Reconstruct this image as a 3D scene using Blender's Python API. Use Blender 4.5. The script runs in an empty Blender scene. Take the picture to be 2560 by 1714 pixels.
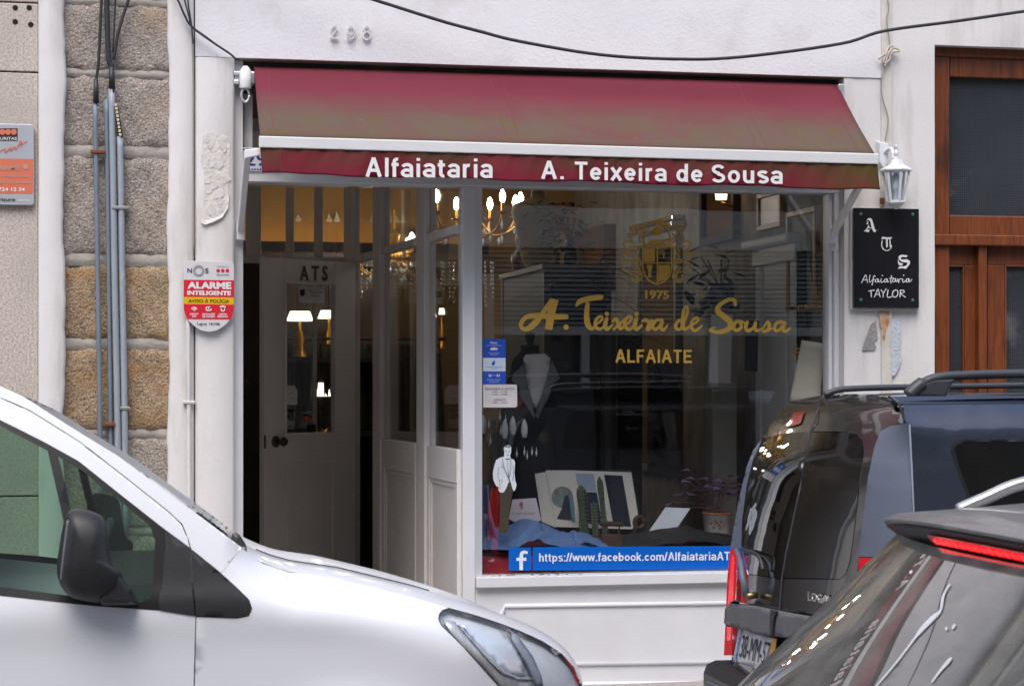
import bpy, bmesh, math, random
from mathutils import Vector, Matrix
from mathutils.geometry import delaunay_2d_cdt, tessellate_polygon
random.seed(7)
sc = bpy.context.scene
col = sc.collection
R = math.radians

# ---------------------------------------------------------------- camera
FPX = 5000.0; TH = R(11.6); EYE = 1.70; DIST = 10.2
CX, CY = -DIST*math.sin(TH), -DIST*math.cos(TH)
ST, CT = math.sin(TH), math.cos(TH)
cam_d = bpy.data.cameras.new('camera'); cam = bpy.data.objects.new('camera', cam_d); col.objects.link(cam)
cam.location = (CX, CY, EYE); cam.rotation_euler = (R(90), 0, -TH)
cam_d.sensor_width = 36; cam_d.lens = 36*FPX/2560; cam_d.shift_y = 88/2560
cam_d.clip_start = .05; cam_d.clip_end = 500
cam_d.dof.use_dof = True; cam_d.dof.focus_distance = 10.35; cam_d.dof.aperture_fstop = 9.0
sc.camera = cam
# ---------------------------------------------------------------- sky and sun (bright overcast)
SUN_EL, SUN_AZ = R(58), R(200)      # azimuth measured from +Y towards +X
w = bpy.data.worlds.new('World'); sc.world = w; w.use_nodes = True
nt = w.node_tree; nt.nodes.clear()
o_ = nt.nodes.new('ShaderNodeOutputWorld'); b_ = nt.nodes.new('ShaderNodeBackground')
s_ = nt.nodes.new('ShaderNodeTexSky'); s_.sky_type = 'NISHITA'; s_.sun_disc = False
s_.sun_elevation = SUN_EL; s_.sun_rotation = SUN_AZ; s_.dust_density = 3.0; s_.air_density = 1.0
h_ = nt.nodes.new('ShaderNodeHueSaturation'); h_.inputs['Saturation'].default_value = 1.0
nt.links.new(s_.outputs[0], h_.inputs['Color']); nt.links.new(h_.outputs[0], b_.inputs[0])
b_.inputs[1].default_value = .15; nt.links.new(b_.outputs[0], o_.inputs[0])
sl = bpy.data.lights.new('sun', 'SUN'); sl.energy = .9; sl.angle = R(40); sl.color = (1, .985, .97)
so = bpy.data.objects.new('sun', sl); col.objects.link(so)
sd = Vector((math.sin(SUN_AZ)*math.cos(SUN_EL), math.cos(SUN_AZ)*math.cos(SUN_EL), math.sin(SUN_EL)))
so.rotation_euler = sd.to_track_quat('Z', 'Y').to_euler(); so.location = sd*30
sc.view_settings.view_transform = 'Standard'; sc.view_settings.look = 'None'
sc.view_settings.exposure = 0.98; sc.view_settings.gamma = 1.0
sc.cycles.use_denoising = True
sc.cycles.max_bounces = 10; sc.cycles.transparent_max_bounces = 24; sc.cycles.sample_clamp_indirect = 6
sc.cycles.caustics_reflective = False; sc.cycles.caustics_refractive = False

# ---------------------------------------------------------------- measuring helpers
def ray(px, py):
    x = (px-1280)/FPX
    return Vector((ST+CT*x, CT-ST*x, (945-py)/FPX))
def at(px, py, Y=0.0):                      # the point of the plane y = Y seen at a photograph position
    d = ray(px, py); return Vector((CX, CY, EYE))+d*((Y-CY)/d.y)
def atx(px, py, X):                         # the same for a plane x = X
    d = ray(px, py); return Vector((CX, CY, EYE))+d*((X-CX)/d.x)
def ax(px, Y=0.0): return at(px, 945, Y).x
def az(py, Y=0.0, px=1280): return at(px, py, Y).z

# ---------------------------------------------------------------- materials
def srgb(r, g, b):
    f = lambda c: (c/255/12.92) if c/255 <= .04045 else ((c/255+.055)/1.055)**2.4
    return (f(r), f(g), f(b))
MATS = {}
def mat(name, base=(.5, .5, .5), rough=.6, metal=0.0, var=.08, vs=6.0, bump=0.0, bs=60.0, spec=.5, coat=0.0,
        col2=None, mixs=None, emit=None, estr=0.0, detail=6.0, stretch=None, bd=.01, rvar=0.0):
    if name in MATS: return MATS[name]
    m = bpy.data.materials.new(name); m.use_nodes = True; n = m.node_tree.nodes; l = m.node_tree.links
    p = n['Principled BSDF']
    p.inputs['Roughness'].default_value = rough; p.inputs['Metallic'].default_value = metal
    p.inputs['Specular IOR Level'].default_value = spec; p.inputs['Coat Weight'].default_value = coat
    p.inputs['Coat Roughness'].default_value = .04
    tc = n.new('ShaderNodeTexCoord'); mp = n.new('ShaderNodeMapping')
    l.new(tc.outputs['Object'], mp.inputs['Vector'])
    if stretch: mp.inputs['Scale'].default_value = stretch
    nz = n.new('ShaderNodeTexNoise'); nz.inputs['Scale'].default_value = vs; nz.inputs['Detail'].default_value = detail
    nz.inputs['Roughness'].default_value = .6
    l.new(mp.outputs[0], nz.inputs['Vector'])
    cr = n.new('ShaderNodeValToRGB'); e = cr.color_ramp.elements
    c1 = tuple(max(0, c*(1-var)) for c in base); c2 = col2 or tuple(min(1, c*(1+var)) for c in base)
    lo, hi = mixs or (.3, .7)
    e[0].position = lo; e[0].color = (*c1, 1); e[1].position = hi; e[1].color = (*c2, 1)
    l.new(nz.outputs['Fac'], cr.inputs[0]); l.new(cr.outputs[0], p.inputs['Base Color'])
    if rvar:
        mr = n.new('ShaderNodeMapRange'); mr.inputs[3].default_value = max(0, rough-rvar); mr.inputs[4].default_value = min(1, rough+rvar)
        l.new(nz.outputs['Fac'], mr.inputs[0]); l.new(mr.outputs[0], p.inputs['Roughness'])
    if bump:
        nb = n.new('ShaderNodeTexNoise'); nb.inputs['Scale'].default_value = bs; nb.inputs['Detail'].default_value = 5
        l.new(mp.outputs[0], nb.inputs['Vector'])
        bu = n.new('ShaderNodeBump'); bu.inputs['Strength'].default_value = bump; bu.inputs['Distance'].default_value = bd
        l.new(nb.outputs['Fac'], bu.inputs['Height']); l.new(bu.outputs[0], p.inputs['Normal'])
    if emit:
        p.inputs['Emission Color'].default_value = (*emit, 1); p.inputs['Emission Strength'].default_value = estr
    m['nodes'] = 1; MATS[name] = m
    return m
def addlayer(m, color, scale, lo, hi, stretch=None, zr=None, xr=None, seed=0.0, dist=0.0, detail=8.0, rough=None):
    """mix a stain of its own shape over the material's base colour: noise ramp, optionally limited to a z or x range"""
    n = m.node_tree.nodes; l = m.node_tree.links; p = n['Principled BSDF']
    src = p.inputs['Base Color'].links[0].from_socket
    tc = n.new('ShaderNodeTexCoord'); mp = n.new('ShaderNodeMapping'); l.new(tc.outputs['Object'], mp.inputs[0])
    mp.inputs['Location'].default_value = (seed, seed*.7, seed*1.3)
    if stretch: mp.inputs['Scale'].default_value = stretch
    nz = n.new('ShaderNodeTexNoise'); nz.inputs['Scale'].default_value = scale; nz.inputs['Detail'].default_value = detail
    nz.inputs['Distortion'].default_value = dist; nz.inputs['Roughness'].default_value = .65
    l.new(mp.outputs[0], nz.inputs['Vector'])
    mr = n.new('ShaderNodeMapRange'); mr.clamp = True
    mr.inputs[1].default_value = lo; mr.inputs[2].default_value = hi
    l.new(nz.outputs['Fac'], mr.inputs[0]); fac = mr.outputs[0]
    for rng, ax_ in ((zr, 2), (xr, 0)):
        if not rng: continue
        sx = n.new('ShaderNodeSeparateXYZ'); l.new(tc.outputs['Object'], sx.inputs[0])
        m2 = n.new('ShaderNodeMapRange'); m2.clamp = True; m2.inputs[1].default_value = rng[0]; m2.inputs[2].default_value = rng[1]
        l.new(sx.outputs[ax_], m2.inputs[0])
        mu = n.new('ShaderNodeMath'); mu.operation = 'MULTIPLY'; l.new(fac, mu.inputs[0]); l.new(m2.outputs[0], mu.inputs[1]); fac = mu.outputs[0]
    mx = n.new('ShaderNodeMix'); mx.data_type = 'RGBA'
    l.new(fac, mx.inputs[0]); l.new(src, mx.inputs[6]); mx.inputs[7].default_value = (*color, 1)
    l.new(mx.outputs[2], p.inputs['Base Color'])
    return m
def glass(name, tint=(1, 1, 1), ior=1.5, rough=0.0, dirt=0.0, boost=1.0):
    """thin sheet glass: what passes straight through plus the mirror reflection of both faces (Fresnel)"""
    if name in MATS: return MATS[name]
    m = bpy.data.materials.new(name); m.use_nodes = True; n = m.node_tree.nodes; l = m.node_tree.links; n.clear()
    o = n.new('ShaderNodeOutputMaterial'); t = n.new('ShaderNodeBsdfTransparent'); g = n.new('ShaderNodeBsdfGlossy')
    t.inputs[0].default_value = (*tint, 1); g.inputs['Roughness'].default_value = rough; g.inputs[0].default_value = (1, 1, 1, 1)
    ge = n.new('ShaderNodeNewGeometry'); dt = n.new('ShaderNodeVectorMath'); dt.operation = 'DOT_PRODUCT'
    l.new(ge.outputs['Incoming'], dt.inputs[0]); l.new(ge.outputs['Normal'], dt.inputs[1])
    def mth(op, x, y):                          # Schlick reflectance, the same from both sides of the sheet
        q = n.new('ShaderNodeMath'); q.operation = op; q.use_clamp = op != 'ABSOLUTE'
        for i, s in enumerate((x, y)):
            if s is None: continue
            if isinstance(s, (int, float)): q.inputs[i].default_value = s
            else: l.new(s, q.inputs[i])
        return q.outputs[0]
    c1 = mth('SUBTRACT', 1.0, mth('ABSOLUTE', dt.outputs['Value'], None)); fr_ = mth('ADD', mth('MULTIPLY', mth('POWER', c1, 5.0), .96), .04)
    class k: outputs = [mth('MULTIPLY', fr_, 1.85*boost)]
    mx = n.new('ShaderNodeMixShader'); l.new(k.outputs[0], mx.inputs[0]); l.new(t.outputs[0], mx.inputs[1]); l.new(g.outputs[0], mx.inputs[2])
    out = mx.outputs[0]
    if dirt:
        d = n.new('ShaderNodeBsdfDiffuse'); d.inputs[0].default_value = (.42, .41, .38, 1)
        tc = n.new('ShaderNodeTexCoord'); nz = n.new('ShaderNodeTexNoise'); nz.inputs['Scale'].default_value = 9; nz.inputs['Detail'].default_value = 9
        l.new(tc.outputs['Object'], nz.inputs['Vector'])
        mr = n.new('ShaderNodeMapRange'); mr.inputs[1].default_value = .3; mr.inputs[2].default_value = 1.0
        mr.inputs[3].default_value = dirt*.35; mr.inputs[4].default_value = dirt*1.6; l.new(nz.outputs['Fac'], mr.inputs[0])
        m2 = n.new('ShaderNodeMixShader'); l.new(mr.outputs[0], m2.inputs[0]); l.new(out, m2.inputs[1]); l.new(d.outputs[0], m2.inputs[2]); out = m2.outputs[0]
    l.new(out, o.inputs[0]); MATS[name] = m
    return m

# ---------------------------------------------------------------- objects
ORG = {}
def tag(o, label=None, cat=None, group=None, kind=None):
    if label: o['label'] = label
    if cat: o['category'] = cat
    if group: o['group'] = group
    if kind: o['kind'] = kind
    return o
def thing(name, label, cat, loc=(0, 0, 0), group=None):
    o = bpy.data.objects.new(name, None); col.objects.link(o); o.location = loc; o.empty_display_size = .1
    ORG[o.name] = Vector(loc)
    return tag(o, label, cat, group)
class MB:
    """collects shapes given in world coordinates; build() links them as ONE mesh object"""
    def __init__(s): s.v = []; s.f = []; s.m = []
    def add(s, vs, fs, mi=0):
        k = len(s.v); s.v += [tuple(p) for p in vs]; s.f += [tuple(i+k for i in f) for f in fs]; s.m += [mi]*len(fs); return s
    def box(s, x0, x1, y0, y1, z0, z1, mi=0):
        x0, x1 = sorted((x0, x1)); y0, y1 = sorted((y0, y1)); z0, z1 = sorted((z0, z1))
        vs = [(x0, y0, z0), (x1, y0, z0), (x1, y1, z0), (x0, y1, z0), (x0, y0, z1), (x1, y0, z1), (x1, y1, z1), (x0, y1, z1)]
        return s.add(vs, [(3, 2, 1, 0), (4, 5, 6, 7), (0, 1, 5, 4), (1, 2, 6, 5), (2, 3, 7, 6), (3, 0, 4, 7)], mi)
    def hexa(s, a, b, mi=0):                 # two matching loops of points, closed
        n = len(a); return s.add(list(a)+list(b), [tuple(range(n))[::-1], tuple(range(n, 2*n))]+[(i, (i+1) % n, n+(i+1) % n, n+i) for i in range(n)], mi)
    def prism(s, poly, y0, y1, mi=0):        # poly in (x, z), from y0 (front) to y1
        return s.hexa([(x, y0, z) for x, z in poly], [(x, y1, z) for x, z in poly], mi)
    def tube(s, pts, r, seg=8, mi=0, cap=True):
        pts = [Vector(p) for p in pts]; rs = r if isinstance(r, (list, tuple)) else [r]*len(pts)
        rings = []; up = Vector((.13, .31, .94)).normalized()
        for i, p in enumerate(pts):
            t = (pts[min(i+1, len(pts)-1)]-pts[max(i-1, 0)])
            t = t.normalized() if t.length > 1e-9 else Vector((0, 0, 1))
            a = t.cross(up)
            if a.length < 1e-3: a = t.cross(Vector((1, 0, 0)))
            a.normalize(); b = t.cross(a)
            rings.append([p+a*(rs[i]*math.cos(2*math.pi*k/seg))+b*(rs[i]*math.sin(2*math.pi*k/seg)) for k in range(seg)])
        vs = [q for g in rings for q in g]; fs = []
        for i in range(len(pts)-1):
            for k in range(seg):
                fs.append((i*seg+k, i*seg+(k+1) % seg, (i+1)*seg+(k+1) % seg, (i+1)*seg+k))
        if cap: fs += [tuple(range(seg))[::-1], tuple(range((len(pts)-1)*seg, len(pts)*seg))]
        return s.add(vs, fs, mi)
    def lathe(s, c, prof, seg=16, axis='Z', mi=0, sx=1.0, sy=1.0, a0=0.0):   # prof = [(radius, height), ...]
        c = Vector(c); vs = []; fs = []
        for r, h in prof:
            for k in range(seg):
                a = a0+2*math.pi*k/seg; u, v = r*math.cos(a)*sx, r*math.sin(a)*sy
                vs.append(c+(Vector((u, v, h)) if axis == 'Z' else Vector((u, h, v)) if axis == 'Y' else Vector((h, u, v))))
        n = len(prof)
        for i in range(n-1):
            for k in range(seg): fs.append((i*seg+k, i*seg+(k+1) % seg, (i+1)*seg+(k+1) % seg, (i+1)*seg+k))
        fs += [tuple(range(seg))[::-1], tuple(range((n-1)*seg, n*seg))]
        return s.add(vs, fs, mi)
    def grid(s, fn, nu, nv, mi=0):
        vs = [fn(i/nu, j/nv) for j in range(nv+1) for i in range(nu+1)]
        return s.add(vs, [(j*(nu+1)+i, j*(nu+1)+i+1, (j+1)*(nu+1)+i+1, (j+1)*(nu+1)+i) for j in range(nv) for i in range(nu)], mi)
    def ngon(s, pts, mi=0): return s.add(pts, [tuple(range(len(pts)))], mi)
    def build(s, name, m, parent=None, smooth=False, bevel=0.0, bseg=2, recalc=True, subsurf=0, solid=0.0, autos=None):
        o0 = ORG.get(parent.name, Vector()) if parent else Vector()
        me = bpy.data.meshes.new(name); me.from_pydata([Vector(p)-o0 for p in s.v], [], s.f)
        ms = m if isinstance(m, (list, tuple)) else [m]
        for q in ms: me.materials.append(q)
        if len(ms) > 1:
            for pl, mi in zip(me.polygons, s.m): pl.material_index = mi
        if recalc:
            bm = bmesh.new(); bm.from_mesh(me); bmesh.ops.remove_doubles(bm, verts=bm.verts, dist=1e-6)
            bmesh.ops.recalc_face_normals(bm, faces=bm.faces); bm.to_mesh(me); bm.free()
        if smooth or autos:
            for pl in me.polygons: pl.use_smooth = True
            if autos: me.set_sharp_from_angle(angle=R(autos))
        o = bpy.data.objects.new(name, me); col.objects.link(o)
        if parent: o.parent = parent
        ORG[o.name] = o0.copy()
        if solid: md = o.modifiers.new('t', 'SOLIDIFY'); md.thickness = solid; md.offset = 0
        if bevel: md = o.modifiers.new('b', 'BEVEL'); md.width = bevel; md.segments = bseg; md.limit_method = 'ANGLE'; md.angle_limit = R(40)
        if subsurf: md = o.modifiers.new('s', 'SUBSURF'); md.levels = subsurf; md.render_levels = subsurf
        return o
def box(name, x0, x1, y0, y1, z0, z1, m, parent=None, bevel=0.0): return MB().box(x0, x1, y0, y1, z0, z1).build(name, m, parent, bevel=bevel)
def catmull(pts, n=6, closed=False):
    P = [Vector(p) for p in pts]; out = []; N = len(P)
    for i in range(N if closed else N-1):
        g = lambda k: P[k % N] if closed else P[min(max(k, 0), N-1)]
        a, b, c, d = g(i-1), g(i), g(i+1), g(i+2)
        for j in range(n):
            t = j/n; out.append(.5*((2*b)+(c-a)*t+(2*a-5*b+4*c-d)*t*t+(3*b-a-3*c+d)*t**3))
    if not closed: out.append(P[-1])
    return out
def instance(o, parent=None, loc=None, rot=None, scale=None):
    c = o.copy(); col.objects.link(c); c.parent = parent
    if loc is not None: c.location = loc
    if rot is not None: c.rotation_euler = rot
    if scale is not None: c.scale = scale
    return c
def copy_tree(o, parent=None):
    c = o.copy(); col.objects.link(c); c.parent = parent
    for ch in [q for q in bpy.data.objects if q.parent == o]: copy_tree(ch, c)
    return c

# ---------------------------------------------------------------- lettering
_tx = {}
def textmesh(txt, bold=0.0, space=1.0):
    k = (txt, bold, space)
    if k in _tx: return _tx[k]
    cu = bpy.data.curves.new('t', 'FONT'); cu.body = txt; cu.size = 1; cu.offset = bold; cu.resolution_u = 3; cu.space_character = space
    ob = bpy.data.objects.new('t', cu); me = bpy.data.meshes.new_from_object(ob)
    r = ([v.co.copy() for v in me.vertices], [tuple(p.vertices) for p in me.polygons])
    bpy.data.objects.remove(ob); bpy.data.meshes.remove(me); bpy.data.curves.remove(cu)
    _tx[k] = r; return r
def text(mb, txt, PL, PR, hgt, up=(0, 0, 1), lift=(0, 0, 0), bold=0.0, mi=0, slant=0.0, space=1.0, refc='H'):
    """lay a line of type between two points: PL, PR ends of the baseline, hgt the height of a capital"""
    vs, fs = textmesh(txt, bold, space); x0 = min(v.x for v in vs); x1 = max(v.x for v in vs)
    hv, _ = textmesh(refc, bold); y0 = min(v.y for v in hv); y1 = max(v.y for v in hv)
    PL, PR, up, lift = Vector(PL), Vector(PR), Vector(up), Vector(lift)
    mb.add([PL+(PR-PL)*((v.x-x0+slant*(v.y-y0))/(x1-x0))+up*(hgt*(v.y-y0)/(y1-y0))+lift for v in vs], fs, mi)
def ribbon(pts, n=6, flat=False):
    """outline of a brush stroke through (x, y, width) points -> verts, faces in 2-D"""
    C = catmull([Vector(p) for p in pts], n) if len(pts) > 2 else [Vector(p) for p in pts]
    L, Rr = [], []
    for i, c in enumerate(C):
        t = (C[min(i+1, len(C)-1)]-C[max(i-1, 0)]).to_2d(); t = t.normalized() if t.length > 1e-9 else Vector((1, 0))
        nn = Vector((-t.y, t.x))*c.z/2; L.append(c.to_2d()+nn); Rr.append(c.to_2d()-nn)
    vs = L+Rr; k = len(L); fs = [(i, i+1, k+i+1, k+i) for i in range(k-1)]
    if not flat:
        for end, (p, q) in enumerate(((C[0], C[1]), (C[-1], C[-2]))):
            t = (p-q).to_2d().normalized(); a = math.atan2(t.y, t.x); b0 = len(vs); r = p.z/2
            vs += [p.to_2d()+Vector((math.cos(a+s), math.sin(a+s)))*r for s in [math.pi*(j/6-.5) for j in range(7)]]
            fs.append(tuple(range(b0, b0+7)))
    return vs, fs
def strokes(mb, sts, fn, mi=0, flat=False, n=6, step=.0003, dirn=(0, -1, 0), base=0.0):
    """fn maps a 2-D drawing point to the world; successive strokes are laid a hair above each other"""
    d = Vector(dirn)
    for i, s in enumerate(sts):
        if len(s) == 1: x, y, r = s[0]; vs = [Vector((x+r*math.cos(a*math.pi/8), y+r*math.sin(a*math.pi/8))) for a in range(16)]; fs = [tuple(range(16))]
        elif len(s[0]) == 2: vs = [Vector(p) for p in s]; fs = [tuple(f) for f in tessellate_polygon([[Vector((p[0], p[1], 0)) for p in s]])]
        else: vs, fs = ribbon(s, n, flat)
        kk = len(vs) if len(s[0]) == 2 or len(s) == 1 else len(catmull([Vector(p) for p in s], n) if len(s) > 2 else s)
        rise = 2.5e-5 if len(s) > 1 and len(s[0]) == 3 else 0.0
        mb.add([Vector(fn(v.x, v.y))+d*(base+step*(i % 12)+rise*(k_ % kk)) for k_, v in enumerate(vs)], fs, mi)
def inpoly(x, y, P):
    r = False; j = len(P)-1
    for i in range(len(P)):
        if (P[i][1] > y) != (P[j][1] > y) and x < (P[j][0]-P[i][0])*(y-P[i][1])/(P[j][1]-P[i][1])+P[i][0]: r = not r
        j = i
    return r
def patch(mb, poly, fn, step=.03, holes=(), mi=0, bstep=None):
    """a curved sheet: a 2-D outline (with holes) filled with an even mesh and carried into space by fn(u, v)"""
    bstep = bstep or step; V = []; E = []; F = []
    loops = [poly]+list(holes)
    for lp in loops:
        s0 = len(V)
        for i, p in enumerate(lp):
            p = Vector(p[:2]); q = Vector(lp[(i+1) % len(lp)][:2]); k = max(1, int((q-p).length/bstep))
            V += [p.lerp(q, t/k) for t in range(k)]
        E += [(i, i+1) for i in range(s0, len(V)-1)]+[(len(V)-1, s0)]
    xs = [p[0] for p in poly]; ys = [p[1] for p in poly]
    nb = len(V)
    y = min(ys)+step*.5; row = 0
    while y < max(ys):
        x = min(xs)+step*(.5 if row % 2 else .25)
        while x < max(xs):
            if inpoly(x, y, poly) and not any(inpoly(x, y, h) for h in holes):
                q = Vector((x, y))
                if all((q-b).length_squared > (step*.4)**2 for b in V[:nb]): V.append(q)
            x += step
        y += step*.9; row += 1
    vo, eo, fo, *_ = delaunay_2d_cdt(V, E, [], 0, 1e-5)
    fs = []
    for f in fo:
        c = sum((vo[i] for i in f), Vector((0, 0)))/len(f)
        if inpoly(c.x, c.y, poly) and not any(inpoly(c.x, c.y, h) for h in holes): fs.append(tuple(f))
    used = sorted({i for f in fs for i in f}); mpv = {o: i for i, o in enumerate(used)}
    mb.add([fn(vo[i].x, vo[i].y) for i in used], [tuple(mpv[i] for i in f) for f in fs], mi)
    return mb
# ---- a plain bold sans drawn with strokes: unit box, y down from cap height 0 to baseline 1
LW_ = .17
def arc(cx, cy, rx, ry, a0, a1, n=10): return [(cx+rx*math.cos(R(a0+(a1-a0)*i/n)), cy+ry*math.sin(R(a0+(a1-a0)*i/n))) for i in range(n+1)]
GL = {'A': (.78, [[(.09, 1), (.39, 0)], [(.39, 0), (.69, 1)], [(.2, .66), (.58, .66)]]), 'L': (.62, [[(.12, 0), (.12, .915), ], [(.04, .915), (.6, .915)]]), 'F': (.6, [[(.12, 0), (.12, 1)], [(.04, .085), (.58, .085)], [(.12, .49), (.52, .49)]]),
      'I': (.26, [[(.13, 0), (.13, 1)]]), 'T': (.66, [[(.33, .1), (.33, 1)], [(.02, .085), (.64, .085)]]), 'E': (.66, [[(.12, 0), (.12, 1)], [(.04, .085), (.63, .085)], [(.12, .48), (.58, .48)], [(.04, .915), (.64, .915)]]),
      'S': (.68, [arc(.34, .27, .23, .19, -20, -270, 12)[::1]+arc(.34, .73, .25, .19, -90, 160, 12)]), '.': (.26, [[(.13, .84), (.13, 1)]]), ':': (.26, [[(.13, .84), (.13, 1)], [(.13, .28), (.13, .44)]]), '/': (.3, [[(.02, 1.02), (.28, -.02)]]),
      'l': (.24, [[(.12, 0), (.12, 1)]]), 'i': (.24, [[(.12, .29), (.12, 1)], [(.12, 0), (.12, .15)]]), 'f': (.34, [arc(.26, .2, .13, .13, -70, -180, 6)+[(.13, .3), (.13, 1)], [(.0, .35), (.33, .35)]]),
      'a': (.58, [arc(.28, .5, .2, .15, -165, 0, 8)+[(.48, .6), (.48, 1)], arc(.27, .78, .2, .15, -50, -310, 12)]), 't': (.36, [[(.15, .1), (.15, .8)]+arc(.27, .8, .12, .12, 180, 70, 5), [(.0, .35), (.34, .35)]]),
      'r': (.4, [[(.11, .29), (.11, 1)], arc(.3, .56, .19, .2, -180, -75, 6)]), 'e': (.58, [[(.1, .65), (.49, .65)]+arc(.29, .65, .2, .27, 0, -320, 16)]), 'x': (.56, [[(.05, .29), (.5, 1)], [(.5, .29), (.05, 1)]]),
      'd': (.62, [[(.5, 0), (.5, 1)], arc(.29, .645, .19, .27, 0, 360, 16)]), 'o': (.62, [arc(.31, .645, .21, .27, 0, 360, 18)]), 'u': (.6, [[(.11, .29), (.11, .75)]+arc(.29, .75, .18, .17, 180, 40, 7), [(.48, .29), (.48, 1)]]),
      's': (.56, [arc(.28, .475, .19, .12, -25, -265, 10)+arc(.28, .78, .2, .14, -95, 150, 10)]), 'h': (.6, [[(.11, 0), (.11, 1)], arc(.295, .55, .185, .19, -170, 0, 8)+[(.48, 1)]]), 'p': (.62, [[(.11, .29), (.11, 1.26)], arc(.32, .645, .19, .27, 0, 360, 16)]),
      'w': (.8, [[(.05, .29), (.21, .97)], [(.21, .97), (.4, .32)], [(.4, .32), (.59, .97)], [(.59, .97), (.75, .29)]]), 'c': (.56, [arc(.29, .645, .2, .27, -40, -320, 14)]), 'b': (.62, [[(.11, 0), (.11, 1)], arc(.32, .645, .19, .27, 0, 360, 16)]),
      'k': (.56, [[(.11, 0), (.11, 1)], [(.48, .29), (.14, .68)], [(.25, .58), (.5, 1)]]), 'm': (.9, [[(.11, .29), (.11, 1)], arc(.285, .53, .17, .17, -170, 0, 7)+[(.455, 1)], arc(.63, .53, .17, .17, -180, 0, 7)+[(.8, 1)]])}
def sans(mb, txt, L, Rr, hpx, fn, wt=.17, gap=.07, mi=0):
    """L, Rr: photograph positions of the baseline ends; fn carries photograph positions to the surface"""
    adv = []; x = 0
    for ch in txt:
        if ch == ' ': adv.append(x); x += .33; continue
        adv.append(x); x += GL[ch][0]+gap
    W = x-gap; S = []
    for ch, x0 in zip(txt, adv):
        if ch == ' ': continue
        for s in GL[ch][1]: S.append([(x0+p[0], p[1], wt) for p in s])
    asp = hpx/((Rr[0]-L[0])/W)                # keep stroke weight even when the type is condensed
    m = lambda u, v: fn(L[0]+(Rr[0]-L[0])*u/W, L[1]+(Rr[1]-L[1])*u/W-hpx*(1-v))
    strokes(mb, S, m, mi, flat=True, n=2)
# ================================================================ materials of the place
PLASTER = mat('white_plaster', srgb(216, 213, 211), .85, var=.05, vs=2.2, bump=.3, bs=70, bd=.006, spec=.25)
addlayer(PLASTER, srgb(176, 168, 160), 1.4, .52, .8, stretch=(3, 3, .5), seed=3.1)
PLASTER2 = mat('rough_white_render', srgb(222, 220, 222), .85, var=.03, vs=3, bump=.35, bs=75, bd=.007, spec=.25)
addlayer(PLASTER2, srgb(196, 190, 186), 2.2, .55, .85, seed=9.0)
TRIM = mat('white_gloss_trim', srgb(214, 214, 217), .38, var=.04, vs=5, bump=.12, bs=40, bd=.003)
addlayer(TRIM, srgb(150, 145, 138), 7, .66, .85, seed=5.5)
TRIM_IN = mat('aged_white_paint', srgb(222, 217, 213), .5, var=.05, vs=4, bump=.1, bs=30, bd=.003)
SOFFIT = mat('bare_recess_plaster', srgb(150, 140, 128), .9, var=.2, vs=8, bump=.5, bs=50)
GRAN = mat('pink_granite_render', srgb(180, 168, 158), .9, var=.24, vs=95, col2=srgb(210, 199, 189), bump=.5, bs=130, bd=.004, mixs=(.36, .64), detail=4)
addlayer(GRAN, srgb(150, 122, 106), 150, .56, .72, seed=2.0, detail=3)
addlayer(GRAN, srgb(168, 158, 150), 2.0, .45, .75, seed=8.0)
GRAN2 = mat('rough_granite', srgb(140, 130, 120), .95, var=.26, vs=110, col2=srgb(184, 174, 164), bump=1.0, bs=80, bd=.012, mixs=(.34, .66), detail=5)
addlayer(GRAN2, srgb(70, 62, 56), 100, .57, .7, seed=4.0, detail=3)
GRAN2W = mat('rough_granite_iron_stained', srgb(142, 118, 92), .95, var=.26, vs=110, col2=srgb(184, 162, 134), bump=1.0, bs=80, bd=.012, mixs=(.34, .66), detail=5)
addlayer(GRAN2W, srgb(70, 58, 48), 100, .57, .7, seed=4.0, detail=3)
addlayer(GRAN2, srgb(170, 140, 108), 2.5, .52, .85, seed=3.2)
addlayer(GRAN2W, srgb(160, 118, 68), 4.0, .5, .82, stretch=(.6, 1, 2.6), seed=1.2)
MORTAR = mat('grey_mortar', srgb(156, 150, 142), .95, var=.14, vs=14, bump=.6, bs=40, bd=.01)
ASPH = mat('granite_setts', (.2, .195, .19), .85, var=.3, vs=20, bump=.6, bs=60)
PAVE = mat('granite_pavement', srgb(150, 146, 140), .85, var=.15, vs=30, bump=.4, bs=90)
def wood(name, c1, c2, rough=.42):
    if name in MATS: return MATS[name]
    m = bpy.data.materials.new(name); m.use_nodes = True; n = m.node_tree.nodes; l = m.node_tree.links; p = n['Principled BSDF']
    tc = n.new('ShaderNodeTexCoord'); mp = n.new('ShaderNodeMapping'); mp.inputs['Scale'].default_value = (14, 14, 1.1)
    l.new(tc.outputs['Object'], mp.inputs[0]); nz = n.new('ShaderNodeTexNoise'); nz.inputs['Scale'].default_value = 3.5; nz.inputs['Detail'].default_value = 8; nz.inputs['Distortion'].default_value = 1.5
    l.new(mp.outputs[0], nz.inputs['Vector']); cr = n.new('ShaderNodeValToRGB'); e = cr.color_ramp.elements
    e[0].position = .3; e[0].color = (*c1, 1); e[1].position = .72; e[1].color = (*c2, 1)
    l.new(nz.outputs['Fac'], cr.inputs[0]); l.new(cr.outputs[0], p.inputs['Base Color']); p.inputs['Roughness'].default_value = rough
    bu = n.new('ShaderNodeBump'); bu.inputs['Strength'].default_value = .25; bu.inputs['Distance'].default_value = .003; l.new(nz.outputs['Fac'], bu.inputs['Height']); l.new(bu.outputs[0], p.inputs['Normal'])
    MATS[name] = m; return m
WOODR = wood('varnished_red_brown_wood', srgb(88, 44, 20), srgb(132, 68, 30))
addlayer(WOODR, srgb(40, 22, 14), 3, .56, .75, stretch=(2, 2, .6), seed=7.7)
GLASS = glass('window_glass', (.985, .99, .985), boost=1.3)
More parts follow.
